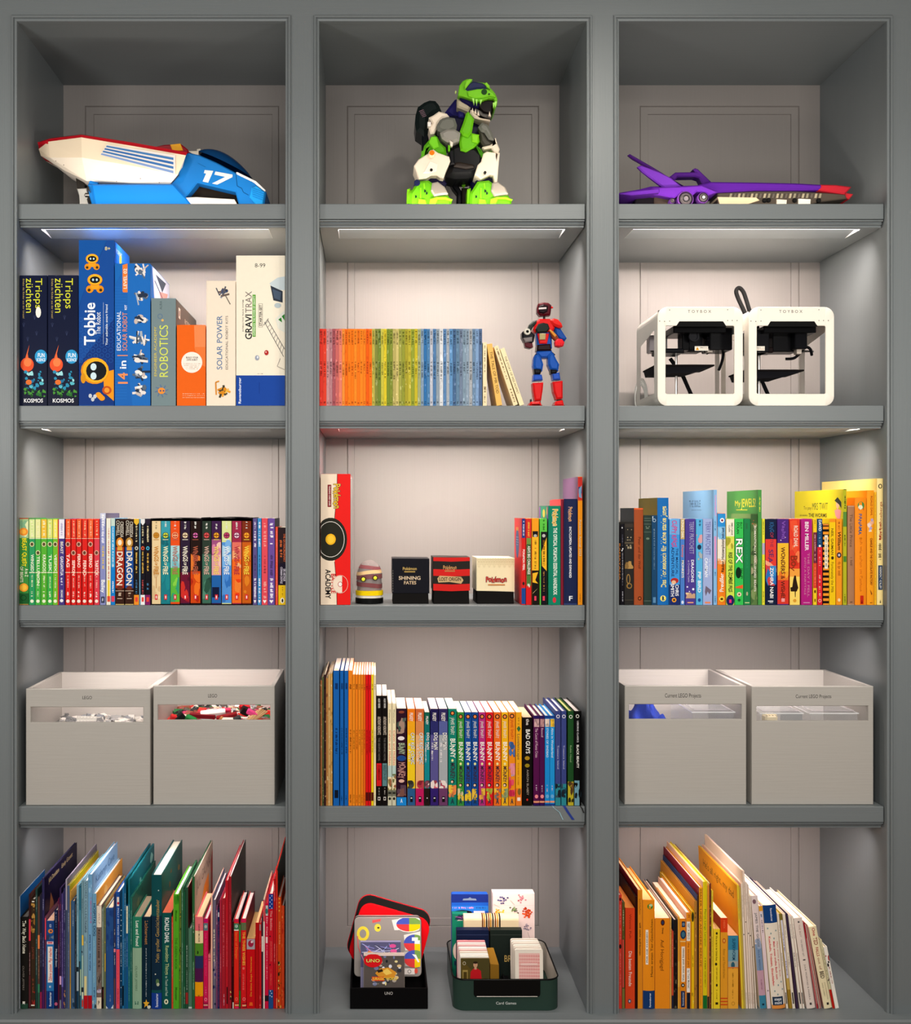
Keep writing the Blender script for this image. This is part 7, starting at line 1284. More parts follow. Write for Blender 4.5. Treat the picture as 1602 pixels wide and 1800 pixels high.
# blue lower body, nose and window bay
bl = [(154, 323), (300, 323.5), (314, 308), (314, 272), (332, 268), (350, 272), (380, 285), (414, 303), (440, 316), (462, 331), (468, 337), (463, B_-3), (424, B_), (417, 350), (414, 337), (347, 321), (326, 347), (300, B_), (165, B_), (156, 342)]
partp('blue_body', boat, [(bl, .088, .212, '1c74c0', .003)])
partp('blue_keel', boat, [([(160, 323), (305, 323), (326, 346), (345, B_+1), (168, B_+1)], .075, .225, '1878d0', .004)])
partp('white_sole', boat, [([(326, 347), (345, 346), (412, 350), (424, B_+1), (335, B_+1)], .080, .22, 'f0e4d8', .002)])
mb = MB(); pts = W2([(347, 321), (414, 337), (417, 351), (330, 347)], .10); mb.prism(pts, .12, .18, '241c14', 0); mb.build('dark_window_bay', boat, 'plastic', org=boat.location)
# canopy: smooth half dome
mb = MB('0c3c6c'); n = 14; m_ = 8; yc2 = .15
base = [(349, 271), (443, 317)]
for i in range(n):
    for j in range(m_):
        def dm(i, j):
            f = i/n; a = math.pi*j/m_; ax = 349+96*f; az = 272+46*f; hgt = 24*math.sin(math.pi*f)**.7*(1-.1*f)
            p = P(ax, az-hgt*math.sin(a)-.5, yc2); return (p.x, yc2-.05*math.cos(a)*(math.sin(math.pi*min(max(f, .02), .98))**.3), p.z)
        mb.face([dm(i, j), dm(i+1, j), dm(i+1, j+1), dm(i, j+1)])
mb.build('blue_canopy', boat, 'plastic', smooth=True, org=boat.location)
partp('red_cockpit', boat, [([(270, 258), (288, 254), (318, 252.5), (330, 262), (333, 269), (312, 271)], .10, .20, '901020', .003)])
partp('yellow_patch', boat, [([(299, 254), (317, 252), (322, 264.5), (303, 265)], .0985, .2015, 'e8a420', .001)])
partp('white_bracket', boat, [([(330, 265.5), (349, 265), (349, 273.5), (346, 275)], .12, .19, 'e8dcc8', .001), ([(346, 262), (352, 261), (354, 265), (350, 268), (346, 266)], .14, .155, 'e0d8c8', .001)])
partp('white_bow_stripe', boat, [([(415, 303), (417, 302), (450, 318), (467, 334), (466, 337), (452, 326), (447, 321), (416, 306)], .086, .214, 'f0e8e4', .001)])
partp('ribbed_nose', boat, [([(442, 329), (451, 326), (466, 337), (460, B_), (438, 346), (440, 340)], .083, .217, '2090d8', .002)]+[([(443+i*.2, 330+i*3.4), (465-i*.8, 337+i*3.4), (465-i*.8, 338.6+i*3.4), (443+i*.2, 331.6+i*3.4)], .0815, .2185, '1c80c8', .0005) for i in range(5)])
k = Deco(); f17 = lambda a, b: (P(a, b, .088).x-boat.location.x, P(a, b, .088).z-boat.location.z)
# italic numerals drawn as slanted strokes
for pts in ([(360, 299), (375, 300.5), (366, 321), (356.5, 319), (362.5, 305), (358.5, 304.5)], [(379, 301.5), (409, 307), (408.5, 311.5), (382, 324.5), (373, 322.5), (396, 311), (377, 307)]):
    # convex pieces
    q = [f17(a, b) for a, b in pts]; k.poly(q, 'ece8dc')
k.line([f17(415, 306), f17(417, 327), f17(425, 331), f17(428, 338), f17(437, 343)], .0016, '0c4478'); k.line([f17(348, 287), f17(362, 294)], .0012, '1460a0')
k.build('number', boat, lambda u, v, e: (u, .088-boat.location.y-e, v))
# outboard strut and propeller
mb = MB(); plate(mb, [(132, 304), (146, 305), (149, 333), (136, 333)], .13, .165, '2c2824', .001); mb.build('rudder_strut', boat, 'plastic', org=boat.location)
Bp = lift_to(S1, .12)
mb = MB(); plate(mb, [(134, 331), (152, 330), (157, 346), (154, Bp), (140, Bp), (138, 344)], .125, .17, 'd8d4d0', .002); mb.build('propeller_leg', boat, 'metal', org=boat.location)
hub = P(158, 343, .105)
mb = MB(); mb.lathe(hub, [(0, -.014), (.005, -.011), (.0062, 0), (.0062, .02), (0, .02)], axis='x', c='706c68', n=12); mb.build('propeller_hub', boat, 'metal', org=boat.location)
for a in (0.5, 2.6, 4.7):
    mb = MB('3c3834'); d_ = Vector((.1, math.cos(a), math.sin(a))); n_ = Vector((1, 0, 0)).cross(d_).normalized()
    vs = []
    for r_, w_, tw in ((.004, .003, .9), (.012, .008, .7), (.019, .009, .5), (.024, .004, .4)):
        for s_ in (-1, 1): 
            q = hub+d_*r_+n_*w_*s_+Vector((s_*tw*w_, 0, 0)); vs += [q+Vector((.0006, 0, 0)), q-Vector((.0006, 0, 0))]
    fs = []
    for i in range(3):
        o = i*4; fs += [(o, o+2, o+6, o+4), (o+1, o+5, o+7, o+3), (o, o+4, o+5, o+1), (o+2, o+3, o+7, o+6)]
    mb.geo(vs, fs+[(0, 1, 3, 2), (12, 14, 15, 13)]); mb.build('propeller_blade', boat, 'plastic', org=boat.location)
mb = MB(); mb.tube([P(159, 321, .10), P(166, 325, .10), P(172, 327, .10)], .008, '1c7cd0', n=10); mb.build('exhaust_tube', boat, 'plastic', org=boat.location)

# --- purple winged toy rocket car
yc = .13; car = thing('toy_spaceship', 'long low purple toy spaceship with a red nose and raised tail fins', 'toy spaceship', (P(1290, 0, yc).x, yc, S1))
Bc = lift_to(S1, .09)
partp('purple_hull', car, [([(1088, 341.5), (1090, 338), (1126, 332), (1145, 327), (1200, 326), (1228, 325), (1250, 319), (1330, 320), (1400, 321.5), (1446, 324), (1446, 333), (1400, 334), (1330, 334), (1262, 338), (1232, 333), (1200, 336), (1170, 342), (1140, 344)], .095, .175, '54208c', .004)])
partp('purple_shoulder', car, [([(1150, 329), (1206, 327), (1234, 325), (1262, 337), (1246, 343), (1240, 338), (1226, 336), (1218, 344), (1200, 338), (1186, 348), (1160, 343), (1130, 341)], .075, .195, '682ca4', .003)])
partp('red_nose', car, [([(1444, 324), (1470, 324.5), (1498, 328), (1494, 333), (1486, 341), (1440, 334)], .095, .175, 'b02430', .003), ([(1486, 338), (1501, 341), (1494, 350), (1486, 348)], .11, .16, 'c83038', .002)])
partp('grey_underbody', car, [([(1262, 339), (1330, 336), (1400, 336), (1486, 341), (1490, 349), (1440, 355), (1380, Bc), (1262, Bc)], .102, .168, '4c443c', .002)])
mb = MB()
for i in range(22): plate(mb, [(1284+i*7.5, 340), (1288+i*7.5, 340), (1286+i*7.5, 348), (1282+i*7.5, 348)], .099, .104, ['88806c', '5c544c', 'a0947c'][i % 3], .0006)
o = mb.build('greeble_ribs', car, 'plastic', org=car.location); o['kind'] = 'stuff'
partp('cream_skid', car, [([(1262, 346), (1330, 347), (1336, 352), (1270, Bc)], .098, .172, 'd8c4a0', .001), ([(1366, 350), (1384, 351), (1382, Bc), (1366, Bc)], .098, .172, 'e0d4c4', .001), ([(1404, 349), (1426, 350), (1424, Bc), (1404, Bc)], .098, .172, 'e4dcd0', .001)])
partp('rear_block', car, [([(1119, 345), (1130, 344), (1150, 345), (1180, 347), (1190, Bc), (1112, Bc)], .10, .17, '201c20', .002), ([(1150, 346), (1184, 348), (1184, Bc), (1150, Bc)], .096, .174, '4c4038', .001)])
for nm, px, py, r, zz in (('large_wheel', 1206, 349.5, 14.2, 0), ('small_wheel', 1237, 347, 9.6, 0), ('tiny_wheel', 1183, 352.5, 5, 0)):
    mb = MB(); c0 = P(px, py, .072); kk = K*1.03
    mb.lathe(c0, [(r*kk, .02), (r*kk, .003), (r*.90*kk, 0), (r*.74*kk, .003), (r*.70*kk, .001), (r*.5*kk, .001), (r*.46*kk, -.002), (r*.28*kk, -.003), (r*.26*kk, -.001), (0, -.001)], axis='y', n=28,
             cols=['8c50b8', '9858c0', '302438', '302438', '5c5458', 'a89c98', '302c30', 'c8bcb4' if nm != 'small_wheel' else 'f0e8e0', 'f0e8e0' if nm == 'small_wheel' else '807880'])
    mb.build(nm, car, 'plastic', org=car.location)
    mb = MB(); kk = K*1.05; c1_ = P(px, py, .196)
    if nm != 'tiny_wheel': mb.lathe((c0.x, .190, c0.z), [(r*kk, -.01), (r*kk, .006), (0, .008)], axis='y', n=20, c='302438'); mb.build(nm, car, 'plastic', org=car.location)
partp('tail_fin', car, [([(1104, 272.5), (1108, 270), (1148, 293), (1182, 314), (1203, 326), (1180, 327), (1150, 301), (1112, 279)], .165, .175, '4a2070', .003)])
partp('tail_fin', car, [([(1121, 293), (1128, 290), (1160, 302), (1180, 312), (1200, 328), (1172, 333), (1156, 322), (1130, 302)], .085, .097, '6c34a8', .003)])
partp('roll_bar', car, [([(1177, 311), (1188, 302.5), (1223, 302), (1219, 297), (1223, 295), (1228, 297), (1252, 320), (1236, 325), (1230, 313), (1222, 310.5), (1192, 311), (1186, 318)], .12, .15, '4c2078', .003)])
partp('wing_tip', car, [([(1088, 341), (1110, 336), (1160, 331), (1160, 338), (1110, 343)], .06, .21, '5c2894', .002)])
mb = MB()
for (a, b) in ((1345, 352), (1352, 351.5), (1398, 352), (1440, 352)): mb.lathe(P(a, b, .098), [(0, -.002), (.004, -.002), (.0055, 0), (.0055, .01)], axis='y', c='181818', n=12)
o = mb.build('belly_rollers', car, 'plastic', org=car.location); o['kind'] = 'stuff'

# --- green and white dinosaur robot
dino = thing('toy_dinosaur_robot', 'lime green, white and navy toy dinosaur robot with open jaws', 'toy robot', (P(810, 0, .13).x, .13, S1))
G, G2, Wt, Nv, Bk, Gr = '62b018', '7cc81e', 'ecdcc8', '1c1c50', '141416', '6c6c64'
By = lambda y: lift_to(S1, y)
mirr = lambda pts, ax: [(2*ax-a, b) for a, b in pts]
# feet
b0 = By(.05)
def foot(name, cx, sgn, y):
    b = By(y); f = lambda dx, py: (cx+sgn*dx, py)
    o = partp(name, dino, [([f(-33, b), f(-31, 338), f(-26, 331), f(-18, 318), f(2, 316), f(10, 322), f(22, 332), f(36, 342), f(42, 352), f(42, b)], y, y+.085, G, .006),
        ([f(-37, b), f(-36, 332), f(-30, 330), f(-30, b)], y+.015, y+.07, G2, .003), ([f(2, b), f(4, 349), f(16, 345), f(32, 345), f(44, 350), f(42, 353), f(30, 350), f(18, 350), f(12, b)], y-.008, y+.05, G2, .002),
        ([f(-18, b), f(-16, 348), f(-4, 350), f(0, b)], y-.006, y+.03, G2, .002)])
    m2 = MB()
    plate(m2, [f(8, 321), f(18, 319), f(30, 328), f(36, 340), f(22, 342), f(12, 344), f(6, 334)], y-.012, y+.03, 'a0968a', .003); m2.build('toe_cap', dino, 'plastic', org=dino.location)
    m2 = MB()
    for (dx, py) in ((-6, 336), (-3, 340), (-22, 346)): plate(m2, [f(dx, py-3), f(dx+3, py-2), f(dx+3, py+1), f(dx, py+2)], y-.002, y+.002, '143020', .0004)
    plate(m2, [f(-14, 330), f(-11, 330), f(-11, 352), f(-14, 352)], y-.003, y+.004, G2, .0008); plate(m2, [f(-8, 322), f(-5, 321), f(-4, 330), f(-7, 331)], y-.003, y+.004, G2, .0008)
    o2 = m2.build('panel_detail', dino, 'plastic', org=dino.location); o2['kind'] = 'stuff'
foot('left_foot', 752, 1, .045); foot('right_foot', 858, 1, .055)
mb = MB(); mb.lathe(P(733.5, 321, .042), [(0, -.002), (.006, -.002), (.0072, 0), (.0072, .03)], axis='y', c='1c2048', n=18); mb.build('ankle_disc', dino, 'plastic', org=dino.location)
mb = MB(); c_ = P(720, 346, .07); mb.lathe(c_, [(0, -.004), (.012, -.004), (.016, 0), (.016, .012), (0, .014)], axis='x', c='78b81c', n=18); mb.build('side_wheel', dino, 'plastic', org=dino.location)
# legs
partp('ankle_joint', dino, [([(746, 312), (760, 306), (776, 309), (786, 322), (778, 330), (752, 326)], .07, .11, '181430', .004)])
partp('ankle_joint', dino, [([(836, 318), (850, 306), (866, 306), (872, 322), (860, 334), (840, 330)], .075, .115, '20203c', .004)])
partp('left_shin', dino, [([(728, 291), (736, 280), (752, 270), (762, 262), (770, 268), (790, 275), (792, 283), (785, 298), (780, 313), (774, 312), (768, 308), (758, 308), (750, 313), (736, 315), (731, 298)], .045, .12, Wt, .0025), ([(756, 282), (770, 288), (768, 300), (758, 304), (744, 304)], .041, .05, 'f4e8d8', .002)])  # the paler front plate is a highlight put into the colour
partp('right_shin', dino, [([(850, 270), (856, 266), (872, 268), (872, 285), (876, 268), (879, 268), (876, 300), (874, 326), (870, 324), (868, 308), (862, 306), (846, 314), (835, 306), (840, 290), (846, 284)], .05, .12, Wt, .0022)])
for (a, b) in ((758.5, 298.5), (853, 303)):
    mb = MB(); mb.lathe(P(a, b, .0385), [(0, -.0005), (.0036, -.0005), (.0036, .006)], axis='y', c='1c1814', n=6); mb.build('knee_socket', dino, 'plastic', org=dino.location)
mb = MB(); mb.lathe(P(759, 272, .045), [(0, -.014), (.006, -.014), (.008, -.010), (.0092, .01)], axis='y', cols=['f07818', 'e8d8b0', 'f0dcc0'], n=18); mb.build('orange_knee_light', dino, 'plastic', org=dino.location)
partp('left_thigh', dino, [([(742, 272), (746, 255), (758, 241), (765, 236), (770, 240), (775, 250), (784, 258), (786, 271), (770, 272), (756, 262), (744, 270), (737, 278)], .055, .13, '58a41c', .006)])
partp('right_thigh', dino, [([(834, 252), (845, 260), (850, 268), (866, 264), (866, 272), (850, 275), (846, 276), (840, 262)], .06, .13, '4c9420', .004)])
partp('left_haunch', dino, [([(754, 250), (758, 240), (768, 240), (772, 258), (762, 262)], .05, .06, '74c828', .002)])
# rear legs, tail and belly
partp('rear_leg', dino, [([(792, 310), (800, 316), (806, 326), (812, 336), (812, By(.14)), (802, By(.14)), (804, 340), (796, 330), (790, 318)], .13, .16, '0c0c10', .003), ([(826, 308), (852, 318), (846, 340), (838, By(.13)), (827, By(.13)), (828, 330)], .11, .15, '141440', .004)])
partp('rear_green_strut', dino, [([(808, 306), (822, 305), (821, 322), (816, 330), (810, 322)], .12, .13, '5c9c1c', .002)])
partp('tail_stub', dino, [([(812, 330), (824, 330), (826, By(.16)), (810, By(.16))], .15, .18, '2c2820', .003)])
partp('belly', dino, [([(790, 256), (806, 250), (838, 256), (852, 270), (852, 288), (842, 304), (826, 311), (800, 312), (784, 308), (790, 290), (790, 272)], .06, .15, Bk, .012)])
partp('belly_ridge', dino, [([(800, 285), (810, 284), (834, 289), (834, 294), (820, 296), (798, 292)], .052, .07, '28201c', .004)])
partp('side_canister', dino, [([(789, 264), (799, 263), (800, 288), (792, 289)], .050, .075, '101014', .003)])
# chest and shoulders
partp('chest', dino, [([(770, 205), (800, 200), (835, 208), (848, 222), (850, 248), (838, 262), (800, 260), (778, 246), (764, 226)], .075, .15, '14122c', .01)])
partp('green_chest_plate', dino, [([(810, 236), (828, 232), (842, 236), (844, 248), (834, 258), (820, 266), (810, 263), (808, 248)], .05, .09, G, .005), ([(829, 234), (843, 236), (840, 251), (830, 248)], .044, .06, G2, .003)])
partp('green_throat_arm', dino, [([(820, 198), (824, 195), (834, 208), (830, 232), (824, 240), (814, 237), (809, 230), (815, 214)], .04, .08, G, .005)])
partp('left_shoulder_shell', dino, [([(768, 220), (774, 209), (786, 204), (800, 206), (804, 218), (803, 226), (790, 232), (778, 232), (770, 228)], .045, .09, Gr, .007), ([(774, 232), (786, 226), (800, 226), (810, 232), (808, 246), (798, 250), (786, 248), (777, 242)], .040, .085, '8c8880', .006)])
partp('left_shoulder_frame', dino, [([(754, 206), (762, 202), (772, 195), (786, 199), (790, 204), (778, 207), (770, 216), (768, 226), (764, 234), (757, 235), (754, 224), (760, 216)], .06, .12, Wt, .004), ([(752, 214), (758, 214), (758, 222), (752, 222)], .055, .07, 'f4ece4', .001)])
partp('left_hand', dino, [([(791, 246), (797, 250), (796, 256), (792, 255)], .04, .06, 'e8dccc', .002), ([(788, 254), (792, 256), (791, 266), (788, 264)], .045, .055, G, .001)])
partp('right_shoulder_shell', dino, [([(841, 222), (848, 214), (858, 218), (866, 232), (870, 246), (860, 244), (852, 232), (846, 230)], .045, .09, Gr, .006), ([(842, 226), (850, 232), (858, 244), (866, 250), (864, 257), (852, 258), (845, 248)], .05, .09, '3c3a30', .005)])
partp('right_arm_frame', dino, [([(848, 258), (862, 254), (872, 250), (872, 242), (874, 250), (879, 262), (876, 270), (868, 266), (864, 260), (852, 262)], .05, .09, 'dccfb8', .003)])
# shell on its back
partp('dark_shell', dino, [([(731, 200), (735, 186), (746, 178), (756, 174), (766, 175), (772, 182), (778, 196), (764, 200), (755, 208), (754, 230), (746, 238), (732, 228), (730, 214)], .10, .19, '141c1c', .010)])
partp('shell_strut', dino, [([(742, 236), (754, 230), (756, 240), (748, 262), (742, 270)], .11, .15, '101418', .004)])
k = Deco(); lc_ = dino.location
for i in range(5): a_ = P(737+i*1.4, 196+i*2.4, .1); b_ = P(745+i*1.2, 193+i*2.6, .1); k.line([(a_.x-lc_.x, a_.z-lc_.z), (b_.x-lc_.x, b_.z-lc_.z)], .0014, '806470')
k.build('shell_emblem', dino, lambda u, v, e: (u, .1-lc_.y-e-.0002, v))
# neck and head
partp('neck', dino, [([(783, 196), (800, 174), (806, 172), (812, 184), (822, 192), (820, 206), (806, 212), (792, 204)], .09, .13, '201c58', .006), ([(806, 192), (818, 194), (816, 206), (806, 208)], .08, .1, '282464', .003)])
partp('cheek_plate', dino, [([(804, 172), (812, 176), (820, 178), (828, 188), (824, 196), (810, 190), (804, 188)], .06, .11, 'b0a48c', .004)])
partp('green_head_top', dino, [([(806, 162), (808, 150), (814, 142), (822, 138), (830, 140), (830, 143), (852, 145), (860, 152), (868, 160), (872, 166), (875, 174), (874, 184), (870, 190), (868, 186), (871, 178), (868, 173), (860, 172), (852, 175), (846, 178), (838, 177), (832, 175), (824, 172), (812, 168), (806, 167)], .04, .125, '6cb424', .002), ([(822, 160), (840, 156), (858, 157), (868, 163), (872, 170), (862, 168), (850, 171), (836, 172), (824, 168)], .033, .05, '74c028', .002)])
partp('navy_visor', dino, [([(818, 156), (824, 146), (832, 142), (848, 145), (858, 150), (862, 156), (850, 155), (838, 156), (822, 159)], .036, .13, '2c3050', .004)])
partp('brow_horn', dino, [([(820, 141), (826, 138), (831, 139), (826, 146), (818, 156), (817, 150)], .03, .045, '84cc34', .002)])
partp('brow_horn', dino, [([(852, 146), (856, 144), (861, 150), (862, 156), (856, 152)], .03, .045, '84cc34', .002)])
partp('upper_mouth', dino, [([(806, 168), (824, 173), (832, 176), (850, 178), (856, 173), (868, 174), (869, 184), (864, 186), (856, 190), (842, 190), (826, 186), (812, 178)], .055, .115, '181440', .003), ([(846, 176), (868, 176), (869, 186), (864, 200), (850, 197), (842, 188)], .052, .09, '0c0608', .002)])
mb = MB()
for (a, b, c2, d2) in ((832, 172, 834, 184), (838, 174, 838.5, 185), (846, 175, 845, 184), (869, 180, 867.5, 190), (872, 178, 871, 190)):
    plate(mb, [(a-2.2, b), (a+2.2, b), (c2, d2)], .038, .046, 'a8e468', .0006)
mb.build('teeth', dino, 'plastic', org=dino.location)['kind'] = 'stuff'
partp('lower_jaw', dino, [([(828, 192), (836, 196), (846, 206), (862, 210), (862, 213), (846, 210), (834, 207), (826, 198)], .045, .11, 'c8b8a4', .003), ([(836, 190), (850, 196), (862, 198), (863, 208), (848, 205), (838, 198)], .06, .1, '605c58', .002)])
mb = MB()
for (a, b) in ((831, 190), (836, 192), (841, 195), (861, 196)): plate(mb, [(a-2, b+7), (a+2.4, b+8), (a, b-1)], .042, .05, 'd8c8b4', .0006)
mb.build('lower_teeth', dino, 'plastic', org=dino.location)['kind'] = 'stuff'
for (a, b, r) in ((851.5, 161.5, 5), (860, 165.5, 1.6)):
    mb = MB(); mb.lathe(P(a, b, .032), [(0, -.001), (r*K, -.001), (r*K*1.05, .003)], axis='y', c='1c4018', n=14); mb.build('nostril', dino, 'plastic', org=dino.location)
mb = MB(); mb.ball(P(801.5, 162.5, .08), .0042, 'e0f098', n=10, sc=(.6, 1, 1)); mb.build('hinge_pin', dino, 'plastic', org=dino.location)
# ------------------------------------------------------------------ second shelf, middle: jointed toy figure (plain helmet, generic red and blue armour)
S2 = SH[2]+.0005; FLOORZ = S2
yb = .06; fig = thing('toy_action_figure', 'red and blue jointed brick-built toy robot figure with a dark helmet', 'toy figure', (P(960, 0, yb).x, yb, S2))
Rd, Bl, Bk = 'd01c1c', '1c50a8', '141416'
Bf = lift_to(S2, yb)
fp = lambda name, pl, m='plastic': partp(name, fig, pl, m)
fp('helmet', [([(945, 540), (947, 533), (956, 531), (965, 532), (970, 536), (969, 548), (968, 554), (950, 555), (945, 549)], .046, .072, '4c1018', .004)])
fp('helmet_visor', [([(947, 538), (956, 535), (964, 538), (963, 547), (956, 551), (948, 549)], .0425, .048, '180c10', .002)])
fp('visor_glint', [([(947.5, 541), (961, 540), (961, 543), (947.5, 544)], .0412, .044, 'd8c8c8', .0006)])  # pale strip paints a glint onto the visor
fp('helmet_lug', [([(969, 538), (972, 539), (973, 541), (969, 542)], .055, .062, Rd, .001)])
mb = MB(); mb.tube([P(957, 554, .06), P(957, 561, .06)], .0028, '303030'); mb.build('neck', fig, 'plastic', org=fig.location)
fp('chest', [([(938, 578), (944, 565), (948, 560), (968, 560), (973, 567), (976, 576), (972, 584), (940, 584)], .045, .08, Rd, .004)])
fp('chest_badge', [([(942, 578), (947, 569), (956, 567), (964, 569), (967, 577), (962, 584), (944, 585)], .040, .05, '1c2420', .003)])
fp('abdomen', [([(943, 585), (970, 582), (971, 612), (945, 612)], .048, .078, Bl, .003), ([(945, 586), (966, 586), (962, 604), (949, 604)], .042, .05, Rd, .002)])
fp('belt_plate', [([(949, 586), (960, 586), (959, 597), (949, 597)], .038, .046, 'a89868', .001)])
fp('waist', [([(945, 606), (968, 604), (970, 616), (944, 616)], .044, .08, '201014', .003)])
fp('hips', [([(945, 617), (970, 614), (972, 620), (963, 629), (952, 629), (944, 622)], .048, .078, Bl, .004)])
for s_, xs in (('left', 0), ('right', 1)):
    if not xs:
        th = [(939, 630), (941, 624), (948, 622), (952, 628), (956, 640), (954, 652), (940, 650), (938, 642)]; kn = [(939, 648), (952, 649), (951, 657), (940, 657)]; up = [(939, 658), (953, 658), (955, 668), (938, 669)]
        sh = [(937, 673), (956, 672), (955, 684), (952, 704), (941, 704), (938, 686)]; ft = [(931, 712), (934, 706), (950, 705), (953, 712), (953, Bf), (932, Bf)]
    else:
        th = [(964, 628), (966, 621), (974, 620), (978, 630), (984, 640), (982, 652), (968, 650), (964, 640)]; kn = [(968, 649), (980, 650), (979, 656), (969, 657)]; up = [(971, 656), (984, 654), (986, 667), (973, 668)]
        sh = [(972, 671), (990, 669), (990, 684), (990, 700), (979, 702), (974, 688)]; ft = [(976, 710), (978, 705), (990, 703), (992, 710), (992, Bf), (976, Bf)]
    fp('hip_joint', [([(th[0][0]+2, 623), (th[0][0]+8, 619), (th[0][0]+13, 623), (th[0][0]+9, 628)], .052, .074, '282828', .002)])
    fp('thigh', [(th, .044, .078, Bl, .005)]); fp('knee', [(kn, .041, .07, Bk, .003)]); fp('knee_cap', [(up, .044, .074, '2850b0', .003)])
    fp('shin', [(sh, .042, .078, Rd, .004)]); fp('ankle', [([(sh[4][0]+1, 702), (sh[3][0]-1, 702), (sh[3][0]-1, 708), (sh[4][0]+1, 708)], .05, .07, '38342c', .001)])
    fp('foot', [(ft, .026, .078, Rd, .004)]); fp('foot_sole', [([(ft[0][0]-1, 712), (ft[3][0]+1, 712), (ft[4][0]+1, Bf), (ft[5][0]-1, Bf)], .030, .080, '181418', .001)])
fp('heel_spur', [([(932, 702), (935, 701), (936, 712), (932, 712)], .05, .056, '242424', .001)])
# arms
fp('left_pauldron', [([(928, 580), (931, 570), (938, 564), (944, 562), (944, 568), (938, 574), (934, 582)], .045, .07, '28302c', .003)])
fp('right_pauldron', [([(967, 562), (974, 559), (982, 561), (988, 568), (990, 574), (984, 576), (974, 572), (969, 568)], .040, .075, 'd82420', .005)])
fp('right_upper_arm', [([(975, 574), (986, 577), (993, 588), (997, 594), (994, 599), (984, 596), (977, 588)], .05, .075, '1c4898', .004)])
fp('right_forearm', [([(966, 581), (969, 579), (979, 588), (984, 596), (978, 600), (972, 594)], .036, .05, '7c3418', .002), ([(966, 581), (969, 579.5), (979, 589), (976, 593)], .033, .038, 'c88430', .001)])
fp('right_hand', [([(976, 600), (981, 595), (989, 596), (993, 602), (991, 608), (984, 610), (977, 608)], .030, .05, 'd8202c', .003)])
for i in range(4): fp('finger', [([(977+i*3.2, 600+i*.4), (979.6+i*3.2, 600+i*.4), (979+i*3.1, 608), (976.6+i*3.1, 608)], .027, .033, 'e02830', .0008)])
fp('left_forearm', [([(918, 584), (924, 579), (934, 582), (941, 588), (939, 600), (934, 603), (922, 600), (918, 592)], .028, .06, '141418', .004)])
mb = MB(); mb.lathe(P(926.5, 584, .030), [(.0032, -.006), (.0034, -.010), (.0074, -.010), (.0078, -.004), (.0078, .004)], axis='y', cols=['404040', 'c8c4b8', 'b8b4a8', 'a8a498'], n=16); mb.build('cannon_ring', fig, 'plastic', org=fig.location)
fp('left_fist', [([(922, 600), (936, 602), (938, 610), (933, 612), (924, 610)], .032, .055, '501820', .002), ([(920, 594), (936, 592), (936, 600), (924, 602)], .026, .034, '787070', .002)])

# ------------------------------------------------------------------ small desktop 3D printers
def ringplate(mb, out, inn, y0, y1, c=None, bz=.001):
    n = len(out)
    rg = []
    def ins(pts, d):
        cx = sum(p[0] for p in pts)/len(pts); cz = sum(p[1] for p in pts)/len(pts)
        return [(p[0]+d*(1 if p[0] < cx else -1), p[1]+d*(1 if p[1] < cz else -1)) for p in pts]
    for a, ia, y, in ((ins(out, bz), ins(inn, -bz), y0), (out, inn, y0+bz), (out, inn, y1)): rg.append((a, ia, y))
    f = lambda p, y: (p[0], y, p[1])
    for i in range(n):
        j = (i+1) % n
        a, ia, y = rg[0]; mb.face([f(a[i], y), f(ia[i], y), f(ia[j], y), f(a[j], y)], c)
        a, ia, y = rg[2]; mb.face([f(a[i], y), f(a[j], y), f(ia[j], y), f(ia[i], y)], c)
        for k_ in range(2):
            (a, ia, y), (b, ib, yy) = rg[k_], rg[k_+1]
            mb.face([f(a[i], y), f(a[j], y), f(b[j], yy), f(b[i], yy)], c); mb.face([f(ia[j], y), f(ia[i], y), f(ib[i], yy), f(ib[j], yy)], c)
